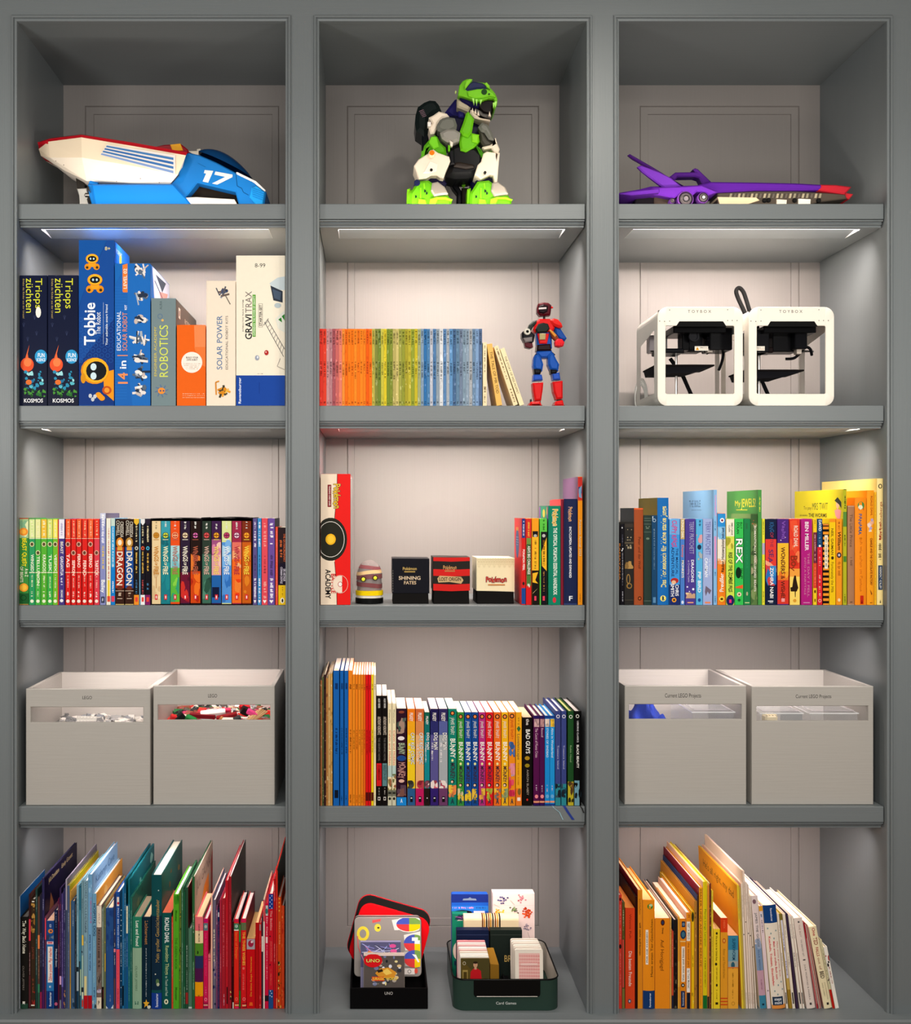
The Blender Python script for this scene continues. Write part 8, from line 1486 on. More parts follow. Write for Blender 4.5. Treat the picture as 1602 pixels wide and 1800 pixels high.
def printer(x0, label, bed_px, right):
    yf = .024; zb = S2; A = P(x0, 0, yf).x; w = 150*K*1.0096; h = P(0, 539.5, yf).z-zb; dp = .205
    t = thing('desktop_3d_printer', label, '3d printer', (A, yf, zb), 'white desktop 3d printers')
    s = K*1.0096; r = 17*s
    out = rounded(0, w, 0, h, r, 6)
    il, ir, ib, it = 14*s, w-15*s, 21*s, h-33*s
    inn = rounded(il, ir, ib, it, 2.5*s, 6)
    mb = MB('f2ebde'); ringplate(mb, out, inn, 0, .004); 
    mb.build('front_frame', t, 'plastic', smooth=True)
    # step in the upper edge of the window: raised notch strip is a darker opening, so the frame gets two lugs instead
    # shell: rounded sleeve behind the front, side windows
    mb = MB('e8e2d8')
    def sleeve(a, b): mb.face([(a[0], .004, a[1]), (b[0], .004, b[1]), (b[0], dp, b[1]), (a[0], dp, a[1])])
    o2 = rounded(.0008, w-.0008, 0, h-.0008, r, 6); n = len(o2)
    zs0, zs1 = 24*s, h-52*s
    for i in range(n):
        a, b = o2[i], o2[(i+1) % n]
        if abs(a[0]-b[0]) < 1e-6 and abs(a[1]-b[1]) > .05:      # the flat sides carry windows
            X_ = a[0]; lo, hi = sorted((a[1], b[1])); q = [(.004, lo), (dp, lo), (dp, hi), (.004, hi)]; wn = [(.035, max(lo, zs0)), (dp-.035, max(lo, zs0)), (dp-.035, min(hi, zs1)), (.035, min(hi, zs1+.02))]
            for k_ in range(4):
                l_ = (k_+1) % 4
                mb.face([(X_, q[k_][0], q[k_][1]), (X_, q[l_][0], q[l_][1]), (X_, wn[l_][0], wn[l_][1]), (X_, wn[k_][0], wn[k_][1])])
        else: sleeve(a, b)
    mb.build('shell', t, 'plastic')
    mb = MB('2a2a2c'); 
    mb.prism([(x, z) for x, z in [(.004, h-30*s), (w-.004, h-30*s), (w-.004, h-.006), (.004, h-.006)]], .010, .012, b=0); mb.build('top_bezel', t, 'plastic')
    mb = MB('f2ebde'); mb.prism([(il+18*s, it-.002), (ir-14*s, it-.002), (ir-14*s-6*s, it+8*s-.0005), (il+18*s+6*s, it+8*s-.0005)], -.0004, .0006, '101010', 0); mb.build('window_notch', t, 'plastic')
    Uu = lambda px: (px-x0)*s; Vv = lambda py: P(0, py, yf).z-zb
    # interior mechanism
    mech = MB(); 
    if not right:
        blocks = [((104, 146), (20, 62), .05, .12, '141416'), ((58, 72), (20, 60), .07, .11, '0e0e10'), ((14, 60), (56, 66), .06, .13, '101014'), ((16, 50), (20, 54), .16, .19, 'b8b0b4'), ((70, 100), (26, 60), .09, .14, '1a1a1e')]
    else:
        blocks = [((14, 50), (24, 66), .05, .12, '121216'), ((40, 62), (26, 52), .16, .19, 'c8c0bc'), ((64, 110), (22, 62), .08, .13, '141416'), ((96, 118), (28, 60), .05, .09, '0e0e12'), ((30, 60), (54, 66), .06, .1, '1a1010')]
    blocks.append(((34, 128), (19, 34), .03, .12, '0c0c0e'))
    for i, ((a, b), (c, d), y0, y1, col) in enumerate(blocks):
        mb = MB(col); mb.box(a*s, min(b*s, w-.008), y0, y1, h-(d+8)*s, h-(c+10)*s, b=.002); mb.build('mechanism_block', t, 'plastic')
    rods = [(36, 'v'), (58, 'v')] if not right else [(28, 'v'), (50, 'v')]
    for rx, _ in rods:
        mb = MB('c8c4c0'); mb.tube([(rx*s, .12, ib-.004), (rx*s, .12, h-64*s)], .0029, n=10); mb.build('vertical_rod', t, 'metal')
    mb = MB('909090'); mb.tube([(.008, .10, h-67*s), (w-.008, .10, h-67*s)], .0022, n=8); mb.build('cross_rod', t, 'metal')
    bz = Vv(bed_px)
    mb = MB('161212'); mb.box(.006, w*.74, .045, .165, bz-.004, bz, b=.001); mb.build('print_bed', t, 'matte')
    mb = MB('1c1c20'); mb.geo([(.006, .05, bz-.004), (w*.70, .05, bz-.004), (w*.48, .06, bz-.018), (.006, .06, bz-.020), (.006, .155, bz-.004), (w*.70, .155, bz-.004), (w*.48, .14, bz-.018), (.006, .14, bz-.020)], [(0, 1, 2, 3), (5, 4, 7, 6), (1, 5, 6, 2), (3, 2, 6, 7), (0, 3, 7, 4), (0, 4, 5, 1)]); mb.build('bed_bracket', t, 'matte')
    mb = MB('141416'); a = (58 if not right else 42)*s; mb.tube([(a, .175, h-72*s), (a+24*s, .175, h-105*s), (a+46*s, .175, ib-.002)], .0050, n=8); mb.build('black_hose', t, 'matte')
    mb = MB('17171a'); c0 = (w-40*s, .10, h-70*s)
    mb.tube(spline([(w-44*s, .09, h-72*s), (w-34*s, .085, h-66*s), (w-24*s, .085, h-56*s), (w-17*s, .09, h-52*s), (w-10*s, .10, h-58*s), (w-9*s, .11, h-80*s), (w-14*s, .12, h-100*s)] if not right else [(w-60*s, .09, h-82*s), (w-44*s, .085, h-80*s), (w-26*s, .085, h-62*s), (w-15*s, .09, h-64*s), (w-9*s, .10, h-74*s)]), .0034, n=8); mb.build('cable', t, 'matte')
    mb = MB('26262a'); cc = ((75 if not right else 18)*s, .049, h-46*s); mb.lathe(cc, [(0, .002), (.008, .002), (.009, -.001), (.012, -.001), (.013, .003)], axis='y', n=22); mb.build('fan_ring', t, 'plastic')
    mb = MB('c8bcb0'); xx = (102 if not right else 102)*s; mb.box(xx, xx+.012, .06, .08, h-(73 if not right else 76)*s, h-(66 if not right else 66)*s, b=.001); mb.build('hot_end', t, 'plastic')
    mb = MB('0f0f12'); mb.box(xx+.001, xx+.010, .062, .078, h-66*s, h-44*s, b=.001)
    for i in range(5): mb.box(xx-.001, xx+.012, .058, .082, h-(64-i*4)*s, h-(62.4-i*4)*s)
    mb.build('cooling_fins', t, 'metal')['kind'] = 'stuff'
    # front lettering, screws, warning label
    k = Deco(); k.text('T O Y B O X', (Uu(x0+53), Uu(x0+94), Vv(550), Vv(545)), '3c3834', bold=False)
    for a, b in ((21, 545), (123, 544.5), (3.5, 564.5), (12, 565), (21, 564.5), (123, 563.5), (131, 563.5), (139.5, 563.5)): k.ell(a*s, Vv(b), .0012, .0012, '5c5854', n=10)
    k.build('lettering', t, lambda u, v, e: (u, -e, v))
    k = Deco(); a0 = 76 if not right else 17; k.rect(a0*s, (a0+24)*s, Vv(611), Vv(603), 'f0e8dc'); k.poly([((a0+1.5)*s, Vv(610)), ((a0+8)*s, Vv(610)), ((a0+4.7)*s, Vv(604))], 'e8a020'); k.text('!', ((a0+4)*s, (a0+5.4)*s, Vv(609.5), Vv(606)), '201810'); k.scrib(((a0+9)*s, (a0+22.5)*s, Vv(606.5), Vv(605)), '201c18', 'h'); k.scrib(((a0+9)*s, (a0+22.5)*s, Vv(609), Vv(608)), 'c89060', 'h')
    k.build('warning_label', t, lambda u, v, e: (u, .0485-e, v))
    return t
printer(1156.5, 'left one of two white desktop 3d printers, its print bed higher up', 636, False)
printer(1317, 'right one of two white desktop 3d printers, its print bed lower down', 645, True)
# black strap loop standing behind the printers, white filament coil at the left
mb = MB('161616'); q = [(1334, 572, .20), (1323, 552, .20), (1315, 535, .205), (1308, 520, .21), (1304, 508, .21), (1306, 501.5, .21), (1311, 501, .21), (1317, 508, .21), (1322, 522, .205), (1326, 535, .20), (1332, 552, .20), (1342, 574, .20)]
pts = [P(a, b, y) for a, b, y in q]; base = [Vector((pts[0].x+.001, .205, S2+.004))]+pts+[Vector((pts[-1].x+.002, .205, S2+.004))]
base = [Vector((p.x+.0, p.y+.04, p.z)) for p in base]
mb.tube(spline(base, 4), .0052, n=10); o = mb.build('black_hose_loop', None, 'matte'); tag(o, 'black hose looping up behind the gap between the two printers', 'hose')
coil = thing('filament_coil', 'coil of white filament beside the left printer\'s rear side', 'filament coil', (P(1121, 0, .2).x, .2, S2))
rr = random.Random(2)
for i in range(5):
    mb = MB('c8c8c4'); cc = P(1124, 655, .235); r1 = .036+.0022*i; pts = []
    for a in range(25):
        th = 2*math.pi*a/24; pts.append((cc.x+.35*r1*math.cos(th)+.0016*i, cc.y+.0035*i-.008, S2+.0455+.0022*i-.0+r1*math.sin(th)-(.009-.0)*0))
    mz = min(p[2] for p in pts); pts = [(p[0], p[1], p[2]-mz+S2+.0016) for p in pts]; pts = [(p[0], p[1], p[2]+(.02 if False else 0)) for p in pts]
    mb.tube(pts, .0014, n=6, caps=False); mb.build('filament_turn', coil, 'plastic', org=coil.location)
# ------------------------------------------------------------------ bottom shelf, middle: two trays of card games
Z5 = FLZ+.0005
def quad_card(name, par_or_none, label, pc, w, h, th, col, rot, print_fn=None, cat='card box', grp=None, m='gloss', r=0):
    """upright flat box: centre of its foot at pc; rot: (lean back, roll, turn)"""
    t = thing(name, label, cat, pc, grp, rot)
    mb = MB(col)
    if r: mb.prism(rounded(-w/2, w/2, 0, h, r), 0, th, b=.0006)
    else: mb.box(-w/2, w/2, 0, th, 0, h, b=min(.0006, th*.3))
    mb.build('carton_body', t, m)
    if print_fn:
        k = Deco(); print_fn(k, w, h); k.build('front_print', t, lambda u, v, e: (min(max(u, -w/2+.0004), w/2-.0004), -e, min(max(v, .0004), h-.0004)))
    return t
# black open tray lettered UNO
yf = .020; A = P(615.5, 0, yf).x; Bx = P(752.5, 0, yf).x; w = Bx-A; h = P(0, 1737, yf).z-Z5; dp = .20; th = .004
tray = thing('black_tray', 'open black wooden tray lettered UNO, holding tins and card packs', 'tray', (A, yf, Z5))
for nm, a in (('front_board', (0, w, 0, th, 0, h)), ('side_board', (0, th, th, dp-th, 0, h)), ('side_board', (w-th, w, th, dp-th, 0, h)), ('back_board', (0, w, dp-th, dp, 0, h)), ('bottom_board', (th, w-th, th, dp-th, .0006, .004))):
    mb = MB('0c0b0c'); mb.box(*a, b=.0006); mb.build(nm, tray, 'matte')
k = Deco(); k.text('UNO', (P(676, 0, yf).x-A, P(691, 0, yf).x-A, P(0, 1748.5, yf).z-Z5, P(0, 1743.5, yf).z-Z5), 'c8c4c0', bold=False); k.build('lettering', tray, lambda u, v, e: (u, -e, v))
zi = Z5+.0072
# two red tins leaning behind
def tin(name, label, cx, cy, W_, H_, yb, col, roll, back, th=.02, rim='201818', z0=None):
    p = P(cx, cy, yb)
    t = thing(name, label, 'tin', p, None, (math.radians(-back), math.radians(roll), 0))
    r = .028; mb = MB(col); mb.prism(rounded(-W_/2, W_/2, -H_/2, H_/2, r, 7), 0, th, b=.0015); mb.build('tin_body', t, 'plastic', smooth=True)
    return t
def tcorner(t, W_, H_): return t
t1 = tin('black_tin_lid', 'black tin with a red rim leaning at the back of the black tray', 684, 1641, .183, .150, .162, '1c1c1a', 16, 10, th=.012)
mb = MB('c01020'); out = rounded(-.0925, .0925, -.076, .076, .029, 7); inn = rounded(-.0905, .0905, -.074, .074, .027, 7); ringplate(mb, out, inn, .003, .012, bz=.0004); mb.build('red_rim', t1, 'plastic')
t2 = tin('red_tin_lid', 'bright red rounded tin leaning between the black tin and the card tin', 685, 1652, .178, .140, .146, 'e01018', 16, 8, th=.012)
t3 = thing('card_tin', 'grey tin printed with coloured cards, standing in the black tray', 'tin', (P(682, 0, .085).x, .085, P(0, 1717, .085).z-.0), None, (math.radians(-11), 0, 0))
W3 = 119*K*1.03; H3 = 99*K*1.04; z3 = t3.location.z
mb = MB('9a928c'); mb.prism(rounded(-W3/2, W3/2, 0, H3, .011, 6), 0, .030, b=.0012); mb.build('tin_body', t3, 'plastic', smooth=True)
mb = MB('1c1a1c'); out = rounded(-W3/2-.0012, W3/2+.0012, -.0012, H3+.0012, .012, 6); inn = rounded(-W3/2+.0006, W3/2-.0006, .0006, H3-.0006, .0105, 6); ringplate(mb, out, inn, .004, .007, bz=.0003); mb.build('tin_rim', t3, 'metal')
k = Deco(); Lx, Lz = W3, H3; u = lambda a: -W3/2+W3*a; v = lambda b: H3*b
k.ring(u(.13), v(.72), .015, .017, .007, 'f0d840'); k.ell(u(.35), v(.82), .008, .009, 'f0dc48'); k.ell(u(.36), v(.82), .003, .002, '403830'); k.poly([(u(.27), v(.90)), (u(.39), v(.93)), (u(.4), v(.97)), (u(.27), v(.95))], 'e85858')
k.line([(u(.05), v(.68)), (u(.06), v(.5)), (u(.12), v(.33)), (u(.16), v(.25))], .002, 'e06060')
def wheel(cx, cz, rx, rz, n=16, edge=True, clip=.985):
    if edge: k.poly([(min(u(cx)+1.12*rx*math.cos(a*.39), u(clip)), v(cz)+1.12*rz*math.sin(a*.39)) for a in range(16)], 'f4f0e8')
    for q, c in enumerate(('78a050', '4858b8', 'e04040', 'f4d010')):
        pts = [(min(u(cx), u(clip)), v(cz))]+[(min(u(cx)+rx*math.cos(math.radians(90*q+a)), u(clip)), v(cz)+rz*math.sin(math.radians(90*q+a))) for a in range(0, 91, 15)]; k.poly(pts, c)
k.poly([(u(.56), v(.95)), (u(.66), v(.97)), (u(.66), v(.78)), (u(.60), v(.78))], 'e8e4dc')
wheel(.82, .88, .031, .0165)
k.poly([(u(.74), v(.7)), (u(.985), v(.76)), (u(.985), v(.44)), (u(.76), v(.44))], 'e8e4dc'); wheel(.90, .56, .026, .020, edge=False); k.rect(u(.86), u(.95), v(.6), v(.66), 'f4f4f0'); k.rect(u(.9), u(.98), v(.55), v(.61), 'f4f4f0')
k.poly([(u(.74), v(.42)), (u(.985), v(.43)), (u(.985), v(.16)), (u(.76), v(.18))], 'c8c4c0'); wheel(.90, .30, .026, .020, edge=False); k.poly([(u(.86), v(.38)), (u(.92), v(.37)), (u(.97), v(.25)), (u(.95), v(.24)), (u(.9), v(.33))], 'f4f4f0')
k.rect(u(.74), u(.9), v(.04), v(.14), 'e8e0d8'); k.ring(u(.82), v(.09), .0045, .0045, .0012, '404040'); k.ell(u(.92), v(.1), .004, .006, 'e05040')
k.build('tin_print', t3, lambda a, b, e: (min(max(a, -W3/2+.002), W3/2-.002), -e, min(max(b, .004), H3-.002)))
pk = P(677, 1737, .045)
def pack2(k, w, h):
    k.rect(-w/2, w/2, h*.55, h, '5c5c80'); rr = random.Random(8)
    for i in range(26): k.line([(rr.uniform(-w/2, w/2), h*rr.uniform(.55, .95)), (rr.uniform(-w/2, w/2), h*rr.uniform(.7, .98))], .0016, rr.choice(['9090d8', 'd0d0f0', '3c3c50', 'e890c0', 'a8b8f0']))
    k.ell(w*.3, h*.93, .008, .0045, 'e858a0'); k.ell(w*.32, h*.84, .008, .0045, 'e860a0'); k.poly([(-w*.4, h*.78), (-w*.3, h*.84), (-w*.1, h*.80), (-w*.05, h*.76)], 'f09838'); k.rect(-w*.2, w*.2, h*.77, h*.79, 'e04040')
quad_card('card_pack', None, 'violet-grey foil card pack just behind the front one in the black tray', (P(669.5, 0, .060).x, .060, zi), 71*K*1.025, .129, .012, '8c88a8', (math.radians(-6), 0, 0), pack2, cat='card pack')
def pack1(k, w, h):
    rr = random.Random(6); k.rect(-w/2, w/2, 0, h, '5c5450')
    for i in range(30): k.ell(rr.uniform(-w*.3, w*.45), h*rr.uniform(.35, .95), rr.uniform(.002, .006), rr.uniform(.002, .005), rr.choice(['f0e0a0', '343840', '7880a8', 'e8e8f4', 'c0b0a0', '24282c', 'e8c890']), n=8)
    k.rect(-w/2, w/2, h*.965, h, 'f0d8d0'); k.ell(-w*.27, h*.865, .022, .0155, 'd81820', n=24); k.text('UNO', (-w*.44, -w*.1, h*.83, h*.895), 'f8e070', outline='201810')
    k.poly([(-w*.22, h*.60), (-w*.1, h*.70), (w*.12, h*.72), (w*.3, h*.62), (w*.25, h*.5), (-w*.1, h*.5)], 'e09830'); k.poly([(-w*.05, h*.64), (w*.08, h*.70), (w*.2, h*.6), (w*.05, h*.56)], 'f8d060'); k.poly([(-w*.18, h*.66), (-w*.05, h*.69), (-w*.02, h*.64), (-w*.14, h*.61)], '302418')
    k.rect(-w*.3, w*.0, h*.44, h*.53, 'e04828'); k.text('JURASSIC WORLD', (-w*.28, w*.32, h*.46, h*.515), 'f8d848'); k.scrib((-w*.28, -w*.12, h*.37, h*.39), 'd8d0c8', 'h')
    for (a, b, c, r) in ((-.42, .02, '242c48', .2), (-.2, .0, 'f0a030', 0), (-.02, .0, 'e03848', -.1)):
        k.poly([(w*a-.008, h*b), (w*a-.010, h*(b+.13)), (w*a+.008, h*(b+.16)), (w*a+.013, h*b)], 'f4f0e8'); k.poly([(w*a-.006, h*b), (w*a-.007, h*(b+.11)), (w*a+.007, h*(b+.13)), (w*a+.010, h*b)], c)
    k.poly([(w*.02, h*.12), (w*.42, h*.26), (w*.49, h*.1), (w*.45, 0), (w*.08, 0)], 'f4f0e4'); k.poly([(w*.06, h*.12), (w*.40, h*.235), (w*.45, h*.1), (w*.42, 0), (w*.11, 0)], '788c58'); k.ell(w*.34, h*.1, .009, .009, 'e8dcc8'); k.ell(w*.32, h*.1, .004, .006, 'b04040')
quad_card('card_pack', None, 'front card pack with a red oval lettered UNO in the black tray', (P(675.5, 0, .040).x, .040, zi), 72*K*1.02, .1085, .014, 'c8b8a8', (math.radians(-7), 0, 0), pack1, cat='card pack')

# green enamel tub lettered Card Games: rounded tapering wall, dark rim, black insert
yf = .012; zt0 = Z5
cx = (P(797, 0, yf).x+P(984, 0, yf).x)/2; W0 = P(984, 0, yf).x-P(797, 0, yf).x; D0 = .235; H0 = P(0, 1722, yf).z-Z5
tub_ = thing('green_tub', 'dark green enamel tub with a black rim lettered Card Games', 'tub', (cx, yf, Z5))
def rr2(w, d, r, n=7):  # rounded rectangle ring in x-y, front at y=0
    return [(x-w/2, y) for x, y in rounded(0, w, 0, d, r, n)]
def wall(mb, w0, w1, d, z0, z1, r, c, flip=False, off=0):
    a = rr2(w0, d, r); b = rr2(w1, d, r); n = len(a)
    for i in range(n):
        j = (i+1) % n
        q = [(a[i][0], a[i][1]+off, z0), (a[j][0], a[j][1]+off, z0), (b[j][0], b[j][1]+off, z1), (b[i][0], b[i][1]+off, z1)]
        mb.face(q if flip else q[::-1], c)
def tubshell(name, w0, w1, z0, z1, r, c, m, inner=False, off=0, d=D0):
    mb = MB(); wall(mb, w0, w1, d, z0, z1, r, c, inner, off); return mb.build(name, tub_, m, smooth=True)
RR = .028
H1 = H0*.36
# the front wall dips in the middle: lower full wall, upper wall split around a window
tubshell('outer_wall', W0, W0, 0, H0, RR, '2c4038', 'plastic')
tubshell('inner_wall', W0-.003, W0-.003, .003, H0, RR-.001, 'e0d8c8', 'plastic', True, .0015, D0-.003)
mb = MB('2c4038'); rg = rr2(W0, D0, RR); mb.face([(x, y, 0) for x, y in rg]); mb.face([(x, y+.0, .003) for x, y in rr2(W0-.003, D0-.003, RR)][::-1]); mb.build('tub_floor', tub_, 'plastic')
mb = MB('0c0c0c'); rg = rr2(W0, D0, RR, 9); rg2 = [(x, y, H0) for x, y in rg]; mb.tube(rg2+[rg2[0], rg2[1]], .0018, n=7, caps=False); mb.build('rolled_rim', tub_, 'plastic', smooth=True)
xl, xr = P(833, 0, yf).x-cx, P(950, 0, yf).x-cx; zl = P(0, 1752, yf).z-Z5; zt_ = H0
mb = MB('0e0e0e'); mb.prism([(x, z) for x, z in [(xl, zt_+.0008), (xl, zl+.006), (xl+.002, zl+.002), (xl+.006, zl), (xr-.006, zl), (xr-.002, zl+.002), (xr, zl+.006), (xr, zt_+.0008)]], -.0022, .0006, b=.0008); mb.build('front_window_liner', tub_, 'plastic')
mb = MB('302c28'); mb.tube([(xl+.007, -.0026, zl+.0015), (xr-.007, -.0026, zl+.0015)], .0007, 'a09890', n=6); mb.build('liner_edge', tub_, 'metal')
k = Deco(); k.text('Card Games', (P(872, 0, yf).x-cx, P(908, 0, yf).x-cx, P(0, 1765.5, yf).z-Z5, P(0, 1761, yf).z-Z5), 'e0e4e0', bold=False); k.build('lettering', tub_, lambda a, b, e: (a, -e, b))
mb = MB('0b0b0c'); mb.box(-.004, .012, .05, .07, .0035, H0*.72, b=.001); mb.build('black_divider', tub_, 'matte')
mb = MB('101012'); mb.box(-.082, .096, .0035, .0055, .0035, H0*.92); mb.build('black_insert_front', tub_, 'matte')
mb = MB('101012'); mb.box(-.004, -.001, .008, .049, .0035, H0*.9); mb.build('black_insert_wall', tub_, 'matte')
zi = Z5+.0056
def at2(px, y): return P(px, 0, y).x
def flat(c): return None
# things standing in the tub
def blue(k, w, h):
    k.rect(-w/2, w/2, 0, h, '2058b8'); k.rect(-w/2, w/2, h*.9, h, '1c2c74'); k.poly([(-w*.2, h*.925), (w*.18, h*.925), (w*.16, h*.945), (w*.05, h*.948), (0, h*.962), (-w*.05, h*.948), (-w*.18, h*.945)], '78889c')
    k.rect(-w/2, w/2, h*.80, h*.86, '2878d0'); k.scrib((-w*.47, w*.1, h*.825, h*.85), 'e898c8', 'h'); k.scrib((w*.16, w*.46, h*.825, h*.85), '284890', 'h'); k.ell(-w*.2, h*.78, w*.26, h*.03, '14141c'); k.rect(w*.1, w*.4, h*.76, h*.80, 'e8d8e0')
def hgt(py, y): return P(0, py, y).z-zi
quad_card('card_box', None, 'royal blue hang-tab card box at the back left of the green tub', (at2(827, .17), .17, zi), 65*K*1.07, hgt(1574, .17), .02, '2058b8', (math.radians(-3), 0, 0), blue, r=.005)
def flower(k, w, h):
    k.rect(-w/2, w/2, 0, h, 'f2d8d0'); k.rect(-w/2, w/2, h*.86, h*.862, 'd8b8b0'); rr = random.Random(12)
    def fl(cx, cz, r, cols, n): 
        for i in range(n):
            a = rr.uniform(0, 6.28); q = r*1.45*rr.uniform(.1, 1); k.ell(cx+q*math.cos(a), cz+q*math.sin(a), r*.3, r*.22, rr.choice(cols), n=7)
    fl(-w*.33, h*.79, .008, ['f0b830', 'e8c850', 'd89820'], 22); fl(0, h*.8, .009, ['606050', '80a068', '504840'], 18); fl(w*.33, h*.78, .0095, ['d84820', 'e86030', 'b83818'], 34)
    fl(w*.33, h*.60, .008, ['a898a0', '887888', 'c0a8b0'], 16); fl(w*.3, h*.33, .008, ['a84878', '904068', 'c07098'], 18); fl(-w*.25, h*.94, .009, ['404070', '5c5c88'], 12); fl(w*.18, h*.94, .008, ['a84858', 'c87880'], 12); fl(w*.33, h*.12, .008, ['604880', '8870a0'], 12)
    for a, b, c, d in ((-.33, .84, -.48, .88), (.02, .87, -.08, .92), (.33, .56, .45, .4), (.33, .3, .2, .1)): k.line([(w*a, h*b), (w*c, h*d)], .0006, '807860')
quad_card('card_box', None, 'tall pale pink card box with scattered flowers at the back right of the tub', (at2(903.5, .155), .155, zi), 74*K*1.06, hgt(1571, .155), .03, 'f2d8d0', (math.radians(-1), 0, 0), flower)
def green(k, w, h):
    k.rect(-w/2, w/2, 0, h, '18785c'); rr = random.Random(3)
    for i in range(9): k.poly([(rr.uniform(-w/2, w/2), h*rr.uniform(.9, 1)) for _ in range(3)], rr.choice(['c8487c', '6080c0', 'd8d0c8', '283048', '9c4890']))
    k.text('RED', (-w*.25, w*.28, h*.69, h*.76), '142024'); k.ell(-w*.1, h*.48, w*.36, h*.13, 'f0d4c0'); k.rect(-w*.38, w*.5, h*.28, h*.34, '1c3048')
quad_card('card_box', None, 'sea green card box at the left side of the tub, partly hidden', (at2(809, .135), .135, zi), 27*K*1.05, hgt(1608, .135), .02, '18785c', (math.radians(-2), 0, 0), green)
p = P(864, 1618, .125)
roll = thing('striped_roll_box', 'cream box with brown and gold stripes lying across the tub', 'box', (at2(864, .118), .118, zi+.1385))
W_ = 96*K*1.05; mb = MB('e8d0a8'); 
n = 8; pts = []
for i in range(n+1): a = math.pi*i/n; pts.append((.016*-math.cos(a)+.016, .026+.010*math.sin(a)))
prof = [(0, 0)]+pts+[(.032, 0)]
xprism(mb, [(a, b) for a, b in prof], -W_/2, W_/2, 'e8d0a8'); mb.build('roll_body', roll, 'gloss')
for i, (a, c) in enumerate(((-.16, '6c3410'), (-.125, 'c88828'), (-.085, '181410'), (-.045, '7c4018'), (-.01, 'c88828'), (.03, '181410'), (.075, '7c4018'), (.115, 'c88828'), (.155, '201410'))):
    mb = MB(c); pr2 = [(q[0]*1.0+(-.0006 if q[0] < .016 else .0006), q[1]+.0006 if q[1] > 0 else 0.0002) for q in prof]; xprism(mb, pr2, W_*(a)-.0016, W_*(a)+.0016, c); mb.build('stripe', roll, 'gloss')
# standing support under the roll: row of packed cards it rests on
sup = thing('card_stack', 'dark card case on which the striped box rests', 'card stack', (at2(864, .118), .120, zi)); mb = MB('2c2824'); mb.box(-W_*.42, W_*.42, 0, .028, 0, .138); mb.build('stack_body', sup, 'matte')
def nav(k, w, h): k.rect(-w/2, w/2, h*.92, h*.925, '404c74')
quad_card('card_wallet', None, 'navy leather card wallet standing mid left in the tub', (at2(831.5, .085), .085, zi), 57*K*1.03, hgt(1636, .085), .02, '131c38', (math.radians(-2), 0, 0), nav, m='gloss', cat='card wallet')
def brc(k, w, h): k.text('BRIDGE', (-w*.07, w*.62, h*.50, h*.60), 'c8a860', bold=False); k.rect(-w/2, w/2, h*.92, h*.925, '485048')
quad_card('card_wallet', None, 'blackish green card wallet with gold letters BR behind the red-backed cards', (at2(890.5, .088), .088, zi), 56*K*1.04, hgt(1636, .088), .02, '1c2420', (math.radians(-2), 0, 0), brc, m='gloss', cat='card wallet')
# fan of standing trading cards, the front one a portrait
for i in range(9):
    y = .022+.0062*i; px = 836-i*.9; top = 1687-i*3.9
    lab = ['portrait-faced trading card at the front left of the tub', 'white edged card directly behind the portrait card', 'third card back in the left row, white', 'fourth card back in the left row, cream', 'fifth card back in the left row, pinkish', 'sixth card back in the left row, white', 'seventh card back in the left row, rosy', 'eighth card back in the left row, pale', 'rearmost card of the left row, pink edged'][i]
    cols_ = ['5c4c28', 'f0e8dc', 'f4ece4', 'e8dccc', 'e0b8b0', 'f6f0ea', 'd8a8a4', 'efe4dc', 'd88c90']
    def port(k, w, h):
        k.rect(-w/2, w/2, 0, h, '5c4c20'); k.poly([(-w/2, h), (w/2, h), (w/2, h*.5), (-w*.2, h*.8)], '4c4424'); k.poly([(-w*.20, h*.3), (-w*.16, h*.72), (-w*.06, h*.79), (w*.08, h*.79), (w*.20, h*.74), (w*.26, h*.3)], 'c01c24'); k.rect(-w*.03, w*.05, h*.77, h*.83, 'c89878'); k.ell(w*.01, h*.87, w*.075, h*.06, 'c89878'); k.ell(w*.01, h*.915, w*.08, h*.025, '2c2018'); k.rect(-w*.44, -w*.26, h*.4, h*.76, 'a08848'); k.rect(-w*.41, -w*.29, h*.45, h*.72, '4c3c18'); k.ring(-w*.38, h*.90, .0036, .004, .001, 'c8c0a8')
    wcard = 50*K*1.02
    t = quad_card('trading_card', None, lab, (at2(px, y), y, zi), wcard, P(0, top, y).z-zi, .0045, cols_[i], (math.radians(-4), 0, 0), port if i == 0 else None, cat='card', grp='trading cards in the left row of the tub', r=.0022)
gb = thing('gold_card_box', 'small flat golden box wedged beside the portrait card', 'box', (at2(869, .03), .03, zi), None, (0, 0, 0)); mb = MB('8c6420'); hh = P(0, 1690, .03).z-zi
mb.geo([(-.010, 0, 0), (.012, 0, 0), (.011, 0, hh-.008), (-.009, 0, hh-.006), (-.012, .05, 0), (.010, .05, 0), (.004, .05, hh+.012), (-.012, .05, hh+.012)], [(0, 1, 2, 3), (5, 4, 7, 6), (1, 5, 6, 2), (4, 0, 3, 7), (3, 2, 6, 7), (0, 4, 5, 1)]); mb.build('box_body', gb, 'gloss')
def back(k, w, h):
    k.rect(-w*.36, w*.38, h*.04, h*.93, 'f0c0b8'); 
    for i in range(9):
        for j in range(15): k.ring(-w*.32+i*w*.083, h*(.07+j*.058), w*.032, w*.032, w*.012, 'e07878', n=6)
    k.rect(-w*.3, w*.3, h*.72, h*.76, 'f4d0c8')
